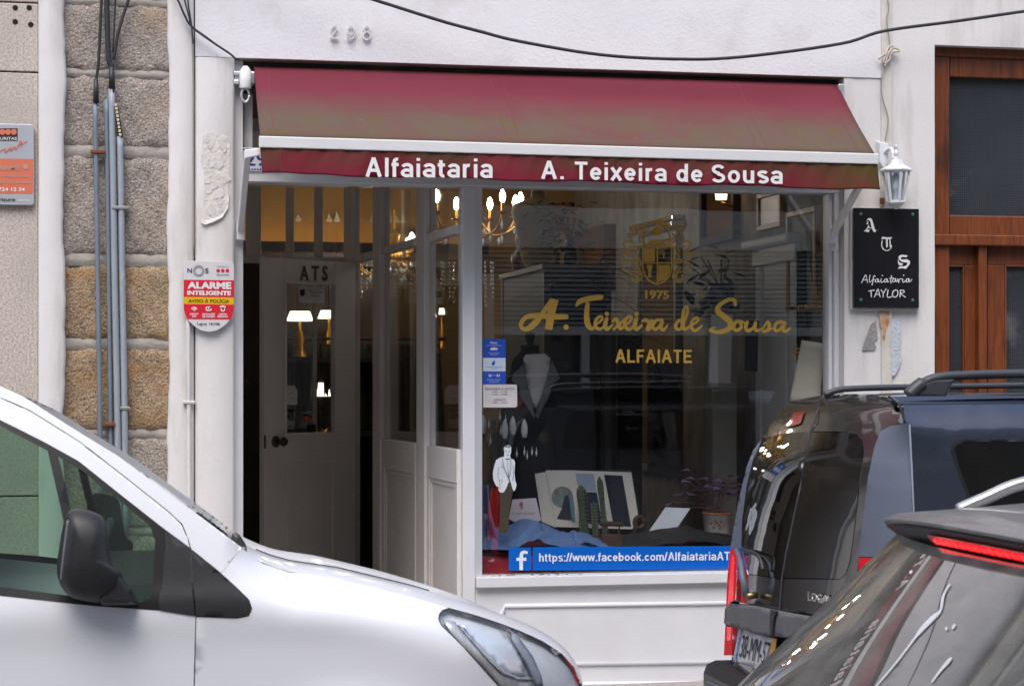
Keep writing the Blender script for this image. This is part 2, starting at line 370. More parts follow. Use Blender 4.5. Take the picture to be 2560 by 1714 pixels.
GLASS_D = glass('vestibule_glass', (.96, .96, .95), boost=.6)
BLACKM = mat('black_rubber', (.02, .02, .021), .55, var=.2)
DARKIN = mat('dark_varnished_wood', srgb(58, 46, 38), .5, var=.25, vs=5)

# ================================================================ ground
def sheet(name, x0, x1, y0, y1, z, m, kind='structure'):
    o = MB().grid(lambda u, v: (x0+(x1-x0)*u, y0+(y1-y0)*v, z), 8, 8).build(name, m); o['kind'] = kind; return o
sheet('ground', -80, 80, -80, 80, -.06, mat('earth', (.16, .14, .12), .95, var=.2))
sheet('road', -40, 40, -10.9, -1.25, 0, ASPH)
PV = box('pavement', -40, 40, -1.25, .1, -.05, .115, PAVE); PV['kind'] = 'structure'
KB = box('kerb', -40, 40, -1.42, -1.25, -.05, .125, mat('kerb_granite', srgb(160, 156, 150), .8, var=.15, vs=40)); KB['kind'] = 'structure'
PV2 = box('pavement', -40, 40, -12.1, -10.9, -.05, .12, PAVE); PV2['kind'] = 'structure'

# ================================================================ left house: granite render, plaster strip, granite blocks
LH = thing('granite_house', 'house wall of pinkish granite render beside a pillar of rough granite blocks', 'building', (ax(40), 0, 0))
ztop = 7.5
xl0, xl1, xl2, xl3 = -9.0, ax(95), ax(161), ax(421)
zj = az(180, 0, 40); zj2 = az(6, 0, 40)
# rendered ashlar courses, each its own slab with a recessed joint
for a, b in ((.115, az(1240, 0, 40)), (az(1240, 0, 40), zj), (zj, zj2), (zj2, zj2+.9), (zj2+.9, ztop)):
    MB().box(xl0, xl1, 0, .35, a+.004, b-.004).build('render_course', GRAN, LH, bevel=.004)
box('backing_wall', xl0, xl3+.1, .34, .6, -.05, ztop, SOFFIT, LH)
for q, (hx, hy) in enumerate(((38, 20), (73, 20), (38, 55), (77, 62))):
    p = at(hx, hy, 0); MB().lathe((p.x, -.0015, p.z), [(.0135, 0), (.0135, .001)], 12, 'Y').build('anchor_hole', mat('hole_black', (.006, .005, .005), .9), LH)
def wavy_strip(name, x0, x1, y, z0, z1, m, parent, amp=.008, n=90, yb=.3, seed=1, sides='R'):
    rn = random.Random(seed); f1 = [rn.uniform(0, 6) for _ in range(4)]
    w = lambda z: sum(math.sin(z*k+f1[i])*amp/(1+i) for i, k in enumerate((5.3, 13, 29, 61)))
    mb = MB(); rows = []
    for i in range(n+1):
        z = z0+(z1-z0)*i/n; l_ = x0+(w(z+3.3) if 'L' in sides else 0); r_ = x1+(w(z) if 'R' in sides else 0)
        rows.append([(l_, yb, z), (l_, y+.012, z), (l_+.014, y, z), (r_-.014, y, z), (r_, y+.014, z), (r_, yb, z)])
    vs = [p for r in rows for p in r]; fs = []
    for i in range(n):
        for k in range(5): fs.append((i*6+k, i*6+k+1, (i+1)*6+k+1, (i+1)*6+k))
    mb.add(vs, fs); return mb.build(name, m, parent, autos=50)
wavy_strip('plaster_strip', xl1+.002, xl2, -.028, .1, ztop, PLASTER, LH, .006, 160, seed=5)
# granite blocks
yg = .03
rn = random.Random(11)
edges = [az(p, yg, 290) for p in (1560, 1330, 1085, 860, 650, 380, 184, 4, -240, -470)]
edges[0] = .13
jh = [.006, .010, .012, .017, .019, .019, .009, .009, .012, .012]
for i in range(len(edges)-1):
    z0, z1 = edges[i]+jh[i], edges[i+1]-jh[i+1]
    sd_ = rn.uniform(0, 50)
    def bl(u, v, z0=z0, z1=z1, s=sd_):
        x = xl2-.03+(xl3-xl2+.06)*u; z = z0+(z1-z0)*v
        e = min(v, 1-v)*(z1-z0); rnd = .02*math.exp(-e/.015)
        b = .006*math.sin(x*23+s)*math.cos(z*19+s)+.004*math.sin(x*61+z*47+s)+.003*math.sin(z*113-x*89+s*2)
        return (x, yg+b+rnd, z+.006*math.sin(x*31+s)*(1 if v > .5 else -1)*(abs(v-.5)*2)**4)
    st = i in (2, 3)
    MB().grid(bl, 26, max(8, int((z1-z0)/.02))).build('granite_block', GRAN2W if st else GRAN2, LH, smooth=True, recalc=False)
for i in range(1, len(edges)):
    zc = edges[i]; h = jh[i]+.012
    MB().grid(lambda u, v, zc=zc, h=h: (xl2-.03+(xl3-xl2+.06)*u, yg+.012+.004*math.sin(u*17+zc*9)+.003*math.sin(u*41)-.008*math.sin(v*math.pi), zc-h+2*h*v), 24, 5).build('mortar_joint', MORTAR, LH, smooth=True, recalc=False)

# ================================================================ the shop building
SB = thing('shop_building', 'white plastered tailor shop building with a wide display window and deep entrance', 'building', (ax(1280), 0, 0))
xs0, xs1, xs2 = ax(421), ax(487), ax(586)
xr0, xr1 = ax(2110), ax(2336)
pA, pB = at(590, 147, 0), at(2110, 195, 0); zrec = (pA.z+pB.z)/2
wavy_strip('plaster_pilaster', xs0, xs1-.004, -.016, .1, ztop, PLASTER, SB, .005, 160, seed=2, sides='L')
wavy_strip('plaster_pilaster', xs1+.002, xs2, -.02, .1, pA.z, PLASTER, SB, .0, 60, seed=3, sides='')
def rough_wall(name, x0, x1, z0, z1, y, m, parent, amp=.003, st=.03, thick=.3):
    nu, nv = max(4, int((x1-x0)/st)), max(4, int((z1-z0)/st))
    f = lambda u, v: (x0+(x1-x0)*u, y+amp*(math.sin(u*nu*.31+v*7)+math.sin(v*nv*.27+u*11)*.8), z0+(z1-z0)*v)
    mb = MB().grid(f, nu, nv); mb.box(x0, x1, y+amp*2.2, y+thick, z0+.0005, z1)
    return mb.build(name, m, parent, recalc=False, autos=40)
rough_wall('upper_wall', xs1+.002, ax(2201), pB.z+.004, 4.6, -.006, PLASTER2, SB, .0015)
# recess over the shopfront: soffit tilts a hair, as in the photograph
MB().hexa([(xs2, .016, pA.z), (xr0, .016, pB.z), (xr0, .26, pB.z), (xs2, .26, pA.z)], [(xs2, .016, pA.z+.05), (xr0, .016, pB.z+.05), (xr0, .26, pB.z+.05), (xs2, .26, pA.z+.05)]).build('recess_soffit', SOFFIT, SB)
rough_wall('plaster_pilaster', xr0, ax(2201), .1, pB.z+.004, -.004, PLASTER, SB, .002)
box('painted_strip', ax(2201.5), ax(2228), -.014, .2, .1, ztop, mat('strip_paint', srgb(205, 200, 190), .7, var=.1, vs=6, bump=.3, bs=40), SB, .004)
# flaking paint on the left pilaster: curled flakes inside a hollow
FL = mat('flaked_paint_edge', srgb(206, 203, 200), .85, var=.1, vs=20, bump=.3, bs=60)
hollow = [(508, 340), (520, 332), (542, 336), (562, 335), (575, 352), (574, 420), (571, 470), (572, 515), (560, 545), (535, 556), (510, 562), (503, 555), (520, 545), (508, 500), (512, 440), (502, 400), (506, 360)]
MB().add([at(x, y, -.0225) for x, y in hollow], [tuple(f) for f in tessellate_polygon([[Vector((x, y, 0)) for x, y in hollow]])]).build('bare_patch', mat('bare_undercoat', srgb(213, 208, 202), .9, var=.08, vs=18, bump=.6, bs=60), SB)
rn = random.Random(4)
mbf = MB()
cells = []
for i in range(26):
    cx, cy = rn.uniform(512, 568), rn.uniform(345, 545)
    if not inpoly(cx, cy, hollow): continue
    k = rn.randint(5, 7); r = rn.uniform(7, 15); a0 = rn.uniform(0, 6); pts = []
    for j in range(k):
        a = a0+2*math.pi*j/k; rr = r*rn.uniform(.7, 1.2); q = at(cx+rr*math.cos(a)*.8, cy+rr*math.sin(a), 0)
        pts.append(Vector((q.x, -.0238-rn.uniform(0, .0018), q.z)))
    mbf.ngon(pts)
mbf.build('paint_flakes', FL, SB, solid=.0007)['kind'] = 'stuff'
crl = [(503, 556), (512, 562), (535, 555), (556, 543), (570, 520), (573, 495)]
MB().hexa([at(x, y, -.024) for x, y in crl]+[at(x+2, y-10, -.022) for x, y in crl[::-1]], [at(x, y, -.034) for x, y in crl]+[at(x+1, y-9, -.026) for x, y in crl[::-1]]).build('paint_curl', FL, SB)
# peeled patches on the right pilaster
for pts, c, nm in (([(2190, 800), (2176, 812), (2168, 835), (2160, 855), (2155, 876), (2188, 874), (2192, 866), (2184, 858), (2190, 848), (2195, 845)], (146, 143, 142), 'peeled_patch'),
                   ([(2228, 800), (2244, 797), (2252, 815), (2254, 845), (2249, 868), (2255, 895), (2248, 920), (2236, 940), (2227, 936), (2226, 860)], (190, 196, 204), 'peeled_patch')):
    MB().add([at(x, y, -.0155) for x, y in pts], [tuple(f) for f in tessellate_polygon([[Vector((x, y, 0)) for x, y in pts]])]).build(nm, mat('peel%d' % c[0], srgb(*c), .95, var=.16, vs=30, bump=.7, bs=60), SB)
rs = [(2196, 778), (2226, 778), (2222, 790), (2224, 806), (2216, 826), (2212, 850), (2207, 852), (2206, 826), (2200, 812), (2199, 792)]
MB().add([at(x, y, -.0165) for x, y in rs], [tuple(f) for f in tessellate_polygon([[Vector((x, y, 0)) for x, y in rs]])]).build('rust_run', addlayer(mat('rust_stain', srgb(196, 176, 152), .9, var=.1), srgb(168, 92, 36), 14, .42, .62, seed=3), SB)
rs2 = [(2124, 660), (2129, 650), (2129, 770), (2123, 772)]
MB().ngon([at(x, y, -.0085) for x, y in rs2]).build('rust_run', MATS['rust_stain'], SB)

# shopfront joinery
yF = .075                       # front of the frames
xJ0, xJ1 = xs2, ax(607, yF)     # left jamb
xM0, xM1, xM2 = ax(1157, yF), ax(1188, yF), ax(1205, yF+.05)
xW1, xR1 = ax(2067, yF+.05), xr0
zh0, zh1 = az(466, yF, 1180), az(431, yF, 1000)
zwt, zwb = az(474, yF+.05, 1500), az(1434, yF+.05, 1500)
zsill0, zsill1 = az(1462, yF-.02, 1500), az(1436, yF-.02, 1500)
zfl = .17                       # floor inside
def frame(name, *a, bevel=.004, m=None): return box(name, *a, m or TRIM, SB, bevel)
frame('door_jamb', xJ0, xJ1, yF-.03, yF+.09, .115, pA.z)
frame('frame_post', xM0, xM1, yF, yF+.14, .115, zh0)
MB().hexa([(xM1+.001, yF+.01, zwb), (xM2, yF+.048, zwb), (xM2, yF+.1, zwb), (xM1+.001, yF+.1, zwb)], [(xM1+.001, yF+.01, zwt), (xM2, yF+.048, zwt), (xM2, yF+.1, zwt), (xM1+.001, yF+.1, zwt)]).build('glazing_bead', TRIM, SB)
frame('frame_post', ax(2085, yF), xR1, yF-.01, yF+.14, .115, zh0)
frame('glazing_bead', xW1, ax(2085, yF)-.001, yF+.02, yF+.11, zwb, zwt)
frame('header_beam', xJ1+.001, xR1, yF-.012, yF+.15, zh0+.001, zh1)
frame('glazing_bead', xM2+.001, xW1-.001, yF+.03, yF+.11, zwt, zh0)
frame('window_sill', xM1+.002, ax(2085, yF)-.002, yF-.03, yF+.16, zsill0, zsill1)
frame('base_panel', xM1+.002, ax(2085, yF)-.002, yF+.006, yF+.16, .115, zsill0-.001)
frame('glazing_bead', xM2+.001, xW1-.001, yF+.03, yF+.11, zsill1+.001, zwb)
yP = yF+.006
for pts in ([(2075, 1503), (1262, 1514), (1259, 1526), (1251, 1538), (1238, 1546), (1236, 1580), (1236, 1616), (1243, 1634), (1255, 1646), (1263, 1661), (2075, 1650)],):
    MB().tube([at(x, y, yP) for x, y in pts], .0125, 8).build('panel_moulding', TRIM, SB, smooth=True)
MB().tube([at(1192, 1712, yP), at(2075, 1704, yP)], .014, 8).build('panel_moulding', TRIM, SB, smooth=True)
box('recess_shade_board', xJ1+.001, xR1-.001, yF+.012, yF+.029, pB.z-.16, pB.z+.001, mat('painted_recess_shade', srgb(84, 76, 66), .9, var=.2, vs=8), SB)  # board added here; its dark colour stands in for the recess's deep shade
frame('fanlight_rail', xJ1+.001, xR1, yF+.03, yF+.12, pB.z-.04, pB.z+.002)
fx = [xJ1+.03, (xJ1+xR1)/2-.7, (xJ1+xR1)/2, (xJ1+xR1)/2+.7, xR1-.03]
for x in fx: frame('fanlight_bar', x-.022, x+.022, yF+.03, yF+.11, zh1+.001, pB.z-.041)
MB().box(xJ1+.002, xR1, yF+.08, yF+.085, zh1, pB.z-.042).build('fanlight_pane', GLASS, SB)
GP = MB().box(xM2-.01, xW1+.01, yF+.07, yF+.076, zwb-.01, zwt+.01).build('window_pane', GLASS, SB)
YG = yF+.07                      # street face of the display glass
# old putty, chipped along the bottom bead
rn = random.Random(8); mbp = MB()
for i in range(40):
    x = rn.uniform(1210, 1810); p = at(x, 1437+rn.uniform(-3, 3), yF+.029); mbp.box(p.x-.004, p.x+rn.uniform(.004, .02), yF+.027, yF+.0295, p.z-.002, p.z+.003)
mbp.build('paint_chips', mat('chipped_putty', srgb(120, 112, 104), .9), SB)['kind'] = 'stuff'

# ---------------------------------------------------------------- deep entrance: glazed side wall, transom wall, door leaf
A_ = at(1157, 560, .09); tA = (A_.y-CY)/ray(1157, 560).y
d_ = ray(874, 648); B_ = Vector((CX, CY, EYE))+d_*(tA/.775)
def wallpt(px, py, off=0.0):               # on the glazed side wall A_-B_, moved off metres towards the entrance
    d = ray(px, py); e = (B_-A_); n = Vector((e.y, -e.x, 0)).normalized()*-1
    a = A_+n*off; den = d.x*e.y-d.y*e.x
    t = ((a.x-CX)*e.y-(a.y-CY)*e.x)/den
    return Vector((CX, CY, EYE))+d*t
eW = Vector((B_.x-A_.x, B_.y-A_.y, 0)); LW = eW.length; eW.normalize(); nW = Vector((-eW.y, eW.x, 0))   # nW points left, into the entrance
def sW(px): p = wallpt(px, 945); return (Vector((p.x, p.y, 0))-Vector((A_.x, A_.y, 0))).dot(eW)
def wbar(name, s0, s1, d0, d1, z0, z1, m=None, bevel=.003):
    P = lambda s, d: Vector((A_.x, A_.y, 0))+eW*s+nW*d
    q = [P(s0, d0), P(s1, d0), P(s1, d1), P(s0, d1)]
    return MB().hexa([(p.x, p.y, z0) for p in q], [(p.x, p.y, z1) for p in q]).build(name, m or TRIM_IN, SB, bevel=bevel)
zr1 = wallpt(1158, 560).z; zr0 = wallpt(1158, 581).z
zg = wallpt(1154, 1124).z; zp = wallpt(1154, 1208).z
s1a, s1b, s2a, s2b = sW(1076), sW(1046), sW(963), sW(936)
sE = sW(889)
for a, b in ((s1a, s1b), (s2a, s2b)):
    wbar('side_post', a, a+(b-a)*.62, -.03, .035, zfl, 2.955); wbar('post_bead', a+(b-a)*.63, b, -.03, .012, zfl, 2.955)
wbar('side_post', sE, LW+.05, -.03, .03, zfl, 2.955)
for a, b in ((.04, s1a), (s1b, s2a), (s2b, sE)):
    wbar('transom_rail', a+.001, b-.001, -.028, .026, zr0, zr1)
    wbar('transom_pane', a, b, -.003, .003, zr1, 2.955, GLASS_D, 0)
for a, b in ((.04, s1a), (s1b, s2a)):
    wbar('side_pane', a, b, -.003, .003, zg, zr0, GLASS_D, 0)
    wbar('lock_rail', a+.001, b-.001, -.028, .022, zp, zg)
    wbar('bottom_rail', a+.001, b-.001, -.028, .022, zfl, .42)
    wbar('side_panel', a+.05, b-.05, -.01, .004, .42, zp)
    wbar('panel_stile', a+.001, a+.05, -.028, .02, .42, zp); wbar('panel_stile', b-.05, b-.001, -.028, .02, .42, zp)
    wbar('panel_bead', a+.051, a+.075, .004, .014, .44, zp-.002); wbar('panel_bead', b-.075, b-.051, .004, .014, .44, zp-.002)
    wbar('panel_bead', a+.076, b-.076, .004, .014, zp-.026, zp-.002)
# left wall and back of the entrance
xLV = xJ1-.02
box('entrance_side_wall', xLV-.12, xLV, yF+.1, B_.y+.05, zfl, 3.3, TRIM_IN, SB)
yB = B_.y
zbt = at(760, 642, yB).z; zbr0 = at(760, 660, yB).z
for p0, p1 in ((615, 652), (715, 734), (786, 806)):
    box('transom_bar', ax(p0, yB), ax(p1, yB), yB-.03, yB+.03, zbt, 2.95, TRIM_IN, SB, .003)
box('transom_rail', xLV, B_.x-.03, yB-.035, yB+.03, zbr0, zbt-.001, TRIM_IN, SB, .003)
box('transom_pane', xLV, B_.x-.03, yB-.003, yB+.003, zbt, 2.95, GLASS_D, SB)
box('entrance_ceiling', xLV-.12, A_.x-.02, yF+.16, yB+.02, 2.96, 3.02, TRIM_IN, SB)
DD = box('stair_door', xLV, ax(700, yB), yB-.02, yB+.02, zfl, zbr0-.001, DARKIN, SB, .003)
for zz0, zz1 in ((.3, 1.05), (1.2, 2.2)):
    box('raised_panel', xLV+.06, ax(690, yB), yB-.032, yB-.0205, zz0, zz1, DARKIN, DD, .006)
pk = at(616, 953, yB-.03); MB().lathe((pk.x, yB-.02, pk.z), [(.03, 0), (.03, -.012), (.018, -.02), (.0, -.021)], 16, 'Y').build('lock_rose', mat('dull_brass', srgb(96, 84, 64), .4, .8), DD, smooth=True)
box('wall_panel', ax(700, yB)+.002, B_.x-.03, yB-.015, yB+.02, zfl, .95, DARKIN, SB, .003)
box('inner_pane', ax(700, yB)+.002, B_.x-.03, yB-.003, yB+.003, .951, zbr0-.001, GLASS_D, SB)  # glazed so the added lamps behind show as bright shapes
for p0, p1 in ((700, 712), (780, 792)): box('inner_bar', ax(p0, yB)+.004, ax(p1, yB), yB-.02, yB+.02, .952, zbr0-.002, TRIM_IN, SB, .003)
fl_ = box('entrance_floor', xLV-.12, A_.x+.05, yF-.03, yB+.05, .05, zfl, mat('worn_stone_step', srgb(130, 124, 116), .7, var=.15, vs=12), SB)
# door leaf, hinged at its right edge and standing open across the entrance
LR = wallpt(888, 658, .05); tR = (LR-Vector((CX, CY, EYE))).dot(Vector((ST, CT, 0)))
zLt = LR.z; dl = ray(660, 643); tL = (zLt-EYE)/dl.z
LL = Vector((CX, CY, EYE))+dl*tL
eL = Vector((LR.x-LL.x, LR.y-LL.y, 0)); wL = eL.length; eL.normalize(); nL = Vector((eL.y, -eL.x, 0))      # nL towards the street
if nL.y > 0: nL = -nL
DOOR = None
def dpt(px, py, off=0.0):                  # on the street face of the leaf
    d = ray(px, py); a = LL+nL*off; den = d.x*eL.y-d.y*eL.x
    return Vector((CX, CY, EYE))+d*(((a.x-CX)*eL.y-(a.y-CY)*eL.x)/den)
def uD(px): p = dpt(px, 945); return (Vector((p.x, p.y, 0))-Vector((LL.x, LL.y, 0))).dot(eL)
def zD(px, py): return dpt(px, py).z
def dbar(name, u0, u1, d0, d1, z0, z1, m, parent, bevel=.003):
    P = lambda s, d: Vector((LL.x, LL.y, 0))+eL*s+nL*d
    q = [P(u0, d0), P(u1, d0), P(u1, d1), P(u0, d1)]
    return MB().hexa([(p.x, p.y, z0) for p in q], [(p.x, p.y, z1) for p in q]).build(name, m, parent, bevel=bevel)
ug0, ug1 = uD(713), uD(838); zg0, zg1 = zD(775, 1081), zD(775, 711); up0, up1 = uD(704), uD(861); zp1 = zD(780, 1152)
DOOR = dbar('door_leaf', 0, ug0, -.04, 0, zfl+.01, zLt, TRIM_IN, SB)
dbar('stile', ug1, wL, -.04, 0, zfl+.01, zLt, TRIM_IN, DOOR); dbar('top_rail', ug0+.001, ug1-.001, -.04, 0, zg1, zLt, TRIM_IN, DOOR)
dbar('lock_rail', ug0+.001, ug1-.001, -.04, 0, zp1, zg0, TRIM_IN, DOOR); dbar('bottom_rail', ug0+.001, ug1-.001, -.04, 0, zfl+.01, .42, TRIM_IN, DOOR)
dbar('panel', ug0+.001, ug1-.001, -.03, -.008, .42, zp1, TRIM_IN, DOOR)
dbar('pane', ug0, ug1, -.022, -.018, zg0, zg1, GLASS_D, DOOR, 0)
for a, b, c, d in ((ug0-.002, ug0+.028, .4, zp1), (ug1-.028, ug1+.002, .4, zp1), (ug0+.029, ug1-.029, zp1-.028, zp1)):
    dbar('panel_bead', a, b, -.008, .008, c, d, TRIM_IN, DOOR, .004)
for a, b, c, d in ((ug0-.012, ug0+.008, zg0, zg1), (ug1-.008, ug1+.012, zg0, zg1), (ug0-.012, ug1+.012, zg1+.001, zg1+.02), (ug0-.012, ug1+.012, zg0-.02, zg0-.001)):
    dbar('glazing_bead', a, b, 0.001, .01, c, d, TRIM_IN, DOOR, .003)
BRON = mat('dark_bronze', srgb(92, 82, 70), .35, .9)
def dloc(px, py, off): p = dpt(px, py, off); return p
kc = dpt(689, 1103, .0)
def lathe_n(c, prof, axisv, m, name, parent, seg=18):
    a = Vector(axisv).normalized(); q = a.to_track_quat('Z', 'Y'); vs = []; fs = []
    for r, h in prof:
        for k in range(seg):
            t = 2*math.pi*k/seg; vs.append(Vector(c)+q @ Vector((r*math.cos(t), r*math.sin(t), h)))
    for i in range(len(prof)-1):
        for k in range(seg): fs.append((i*seg+k, i*seg+(k+1) % seg, (i+1)*seg+(k+1) % seg, (i+1)*seg+k))
    fs += [tuple(range(seg))[::-1], tuple(range((len(prof)-1)*seg, len(prof)*seg))]
    return MB().add(vs, fs).build(name, m, parent, autos=35)
KN = lathe_n(kc, [(.036, .0), (.036, .006), (.03, .012), (.013, .016), (.013, .045), (.024, .055), (.03, .07), (.024, .083), (.0, .086)], nL, BRON, 'door_knob', DOOR)
dbar('latch_plate', -.0005, .012, .0005, .004, kc.z-.04, kc.z+.04, BRON, DOOR, 0)
# bronze letters, notices on the pane
mb = MB(); text(mb, 'A T S', dpt(750, 702, .003), dpt(819, 702, .003), dpt(750, 664).z-dpt(750, 702).z, bold=.02); mb.build('door_letters', mat('red_brown_letters', srgb(96, 62, 50), .5), DOOR, solid=.004)
PAPER = mat('white_paper', srgb(214, 212, 206), .8, var=.03)
def dquad(name, pts, off, m, parent):
    return MB().add([dpt(x, y, off) for x, y in pts], [tuple(range(len(pts)))]).build(name, m, parent, recalc=False)
NT = dquad('notice', [(746, 714), (812, 718), (811, 757), (747, 757)], -.012, PAPER, DOOR)
mb = MB()
for i, (y, a, b) in enumerate(((728, 772, 780), (733, 775, 805), (742, 778, 798))): text(mb, ('A', 'Teixeira de Sousa', 'Alfaiate')[i], dpt(a, y, -.0105), dpt(b, y, -.0105), .014)
mb.build('print', mat('print_black', (.02, .02, .025), .7), NT)
mb = MB(); strokes(mb, [[(750, 725), (762, 722), (762, 738), (756, 741), (750, 738)]], lambda x, y: dpt(x, y, -.0105)); mb.build('print', mat('print_black', (.02, .02, .025), .7), NT)
NT = dquad('notice', [(713, 963), (736, 963), (744, 976), (743, 1011), (713, 1011)], -.012, PAPER, DOOR)
mb = MB(); strokes(mb, [[(716, 985, .8), (728, 982, .8), (736, 980, .8)], [(722, 1003, .8), (730, 995, .8), (738, 999, .8)]], lambda x, y: dpt(x, y, -.0105)); mb.build('print', mat('print_blue', (.05, .07, .3), .7), NT)
NT = dquad('card', [(713, 1020), (737, 1020), (736, 1072), (713, 1072)], -.012, mat('grey_card', srgb(150, 150, 150), .7), DOOR)
mb = MB(); mb.ngon([dpt(x, y, -.0105) for x, y in ((713, 1021), (736.5, 1021), (736.5, 1030), (713, 1030))]); text(mb, 'MB', dpt(714, 1050, -.0105), dpt(735, 1050, -.0105), .05, bold=.03); text(mb, 'MULTIBANCO', dpt(714, 1068, -.0105), dpt(735, 1068, -.0105), .012); mb.build('print', MATS['print_black'], NT)
dquad('card', [(767, 1060), (789, 1060), (789, 1080), (767, 1080)], -.012, mat('black_card', (.012, .012, .014), .5), DOOR)
# ================================================================ awning
yT, yB_ = .03, -.52
RED = mat('faded_burgundy_canvas', srgb(108, 44, 56), .85, var=.05, vs=4, bump=.25, bs=220, bd=.002, spec=.2)
AW = thing('awning', 'faded burgundy canvas awning with white front bar and lettered valance over the shop', 'awning', (ax(1280), 0, at(1400, 350, yB_).z))
tl, tr = at(635, 168, yT), at(2093, 211, yT); bl_, br_ = at(650, 340, yB_), at(2186, 384, yB_)
zt_ = tl.z-ORG[AW.name].z
addlayer(RED, srgb(94, 79, 70), 2.4, .1, .55, zr=(zt_-.12, zt_-.29), seed=2.0, dist=.6)
addlayer(RED, srgb(92, 80, 48), 9, .48, .78, zr=(zt_-.2, zt_-.29), seed=6.0, dist=.5)
addlayer(RED, srgb(140, 132, 116), 70, .67, .76, stretch=(1, 1, 1.8), zr=(zt_-.22, zt_-.3), seed=1.0, detail=3)
def can(u, v):
    p = tl.lerp(tr, u).lerp(bl_.lerp(br_, u), v)
    return p+Vector((0, 0, -.012*math.sin(math.pi*v)+.003*math.sin(u*19)*math.sin(math.pi*v)))
CN = MB().grid(can, 90, 14).build('canopy', RED, AW, smooth=True, recalc=False)
CN.modifiers.new('t', 'SOLIDIFY').thickness = .002
SEAM = mat('seam_thread', srgb(128, 66, 74), .9)
for u in (.022, .388, .408, .803, .818, .975):
    MB().tube([can(u, v/10)+Vector((0, -.002, .0025)) for v in range(11)], .0011, 4).build('seam', SEAM, CN)
WALU = mat('white_aluminium', srgb(226, 226, 226), .35, var=.03, bump=.05)
addlayer(WALU, srgb(150, 146, 140), 12, .68, .8, stretch=(.5, 1, 1), seed=3)
hb = .056
MB().hexa([bl_+Vector((-.006, 0, 0)), br_+Vector((.012, 0, 0)), br_+Vector((.012, -.03, -.004)), bl_+Vector((-.006, -.03, -.004))],
          [p+Vector((0, 0, -hb)) for p in (bl_+Vector((-.006, 0, 0)), br_+Vector((.012, 0, 0)), br_+Vector((.012, -.024, 0)), bl_+Vector((-.006, -.024, 0)))]).build('front_bar', WALU, AW, bevel=.004)
# valance: a hanging cloth with waves and gathers
VRED = mat('valance_canvas', srgb(116, 30, 48), .85, var=.1, vs=5, bump=.3, bs=150, bd=.002, spec=.2)
v0l, v0r = bl_+Vector((0, -.012, -hb)), br_+Vector((.01, -.012, -hb)); v1l, v1r = at(655, 434, yB_-.012), at(2199, 475, yB_-.012)
zo = ORG[AW.name].z
addlayer(VRED, srgb(82, 64, 44), 3.2, .3, .6, stretch=(1, 1, 1.5), zr=(v1l.z-zo+.0, v0l.z-zo-.012), seed=4.0, dist=1.0)
addlayer(VRED, srgb(60, 54, 30), 6, .42, .7, zr=(v1l.z-zo+.02, v0l.z-zo), xr=(.35, 1.7), seed=8.0, dist=.8)
addlayer(VRED, srgb(78, 68, 34), 4, .3, .55, xr=(1.25, 1.75), seed=11.0, dist=.8)
def val(u, v):
    p = v0l.lerp(v0r, u).lerp(v1l.lerp(v1r, u), v); s = u*160
    yo = -.006*v*math.sin(s*.33+1)*(1-.3*v)+.003*math.sin(s*.9+v*3)*math.exp(-v*1.2)+.0025*math.sin(s*2.1+v*5)*math.exp(-v*2.2)-.006*math.sin(s*.13)*v
    return p+Vector((0, yo, .005*v*math.sin(s*.16+.6)+.0015*v*math.sin(s*.5)))
VL = MB().grid(val, 220, 12).build('valance', VRED, AW, smooth=True, recalc=False)
VL.modifiers.new('t', 'SOLIDIFY').thickness = .002
for u in (.03, .317, .325, .79, .797):
    MB().tube([val(u, v/6)+Vector((0, -.0025, 0)) for v in range(7)], .001, 4).build('seam', SEAM, VL)
LETT = mat('white_vinyl_letters', srgb(224, 222, 222), .6, var=.05, vs=30)
vf = lambda x, y: at(x, y, yB_-.03)
mb = MB(); sans(mb, 'Alfaiataria', (913, 442), (1232, 445), 48, vf, .165, .1); mb.build('lettering', LETT, VL)
for w_, l0, l1 in (('A.', 1352, 1412), ('Teixeira', 1436, 1667), ('de', 1690, 1757), ('Sousa', 1778, 1957)):
    mb = MB(); sans(mb, w_, (l0, 447+(l0-1352)*.0215), (l1, 447+(l1-1352)*.0215), 45, vf, .165, .1); mb.build('lettering', LETT, VL)
# arms, wall brackets, roller gear
def flatbar(mb, a, b, w, t):
    a, b = Vector(a), Vector(b); d = (b-a).normalized(); s = d.cross(Vector((1, 0, 0))).normalized()*w/2; x = Vector((t/2, 0, 0))
    return mb.hexa([a-s-x, a+s-x, a+s+x, a-s+x], [b-s-x, b+s-x, b+s+x, b-s+x])
for (bx, by), xo in (((601, 575), .012), ((2082, 585), -.02)):
    w0 = at(bx, by, yF-.06); xa = (w0.x); tip = Vector((xa, yB_+.03, bl_.z-hb-.02 if bx < 1000 else br_.z-hb-.02))
    AR = MB(); flatbar(AR, w0, tip, .034, .03); AR.build('arm', TRIM, AW, bevel=.004)
    MB().box(xa-.02, xa+.02, yF-.075, yF-.028, w0.z-.05, w0.z+.04).build('wall_bracket', TRIM, AW, bevel=.004)
    if bx < 1000: MB().hexa([tip+Vector((-.014, -.02, .012)), tip+Vector((.07, -.02, .022)), tip+Vector((.07, .02, .022)), tip+Vector((-.014, .02, .012))], [tip+Vector((-.014, -.02, -.03)), tip+Vector((.07, -.02, -.01)), tip+Vector((.07, .02, -.01)), tip+Vector((-.014, .02, -.03))]).build('arm_joint', WALU, AW, bevel=.004)
    else:
        for q in (-.02, .012): MB().lathe((xa+.021, yF-.05, w0.z+q), [(.006, 0), (.006, .004)], 8, 'X').build('bolt', mat('steel', (.5, .5, .5), .35, 1), AW)
        MB().box(xa-.022, xa+.03, yF-.05, yF-.028, w0.z-.085, w0.z-.02).build('wall_bracket', TRIM, AW, bevel=.003)
g0 = at(612, 195, .0)
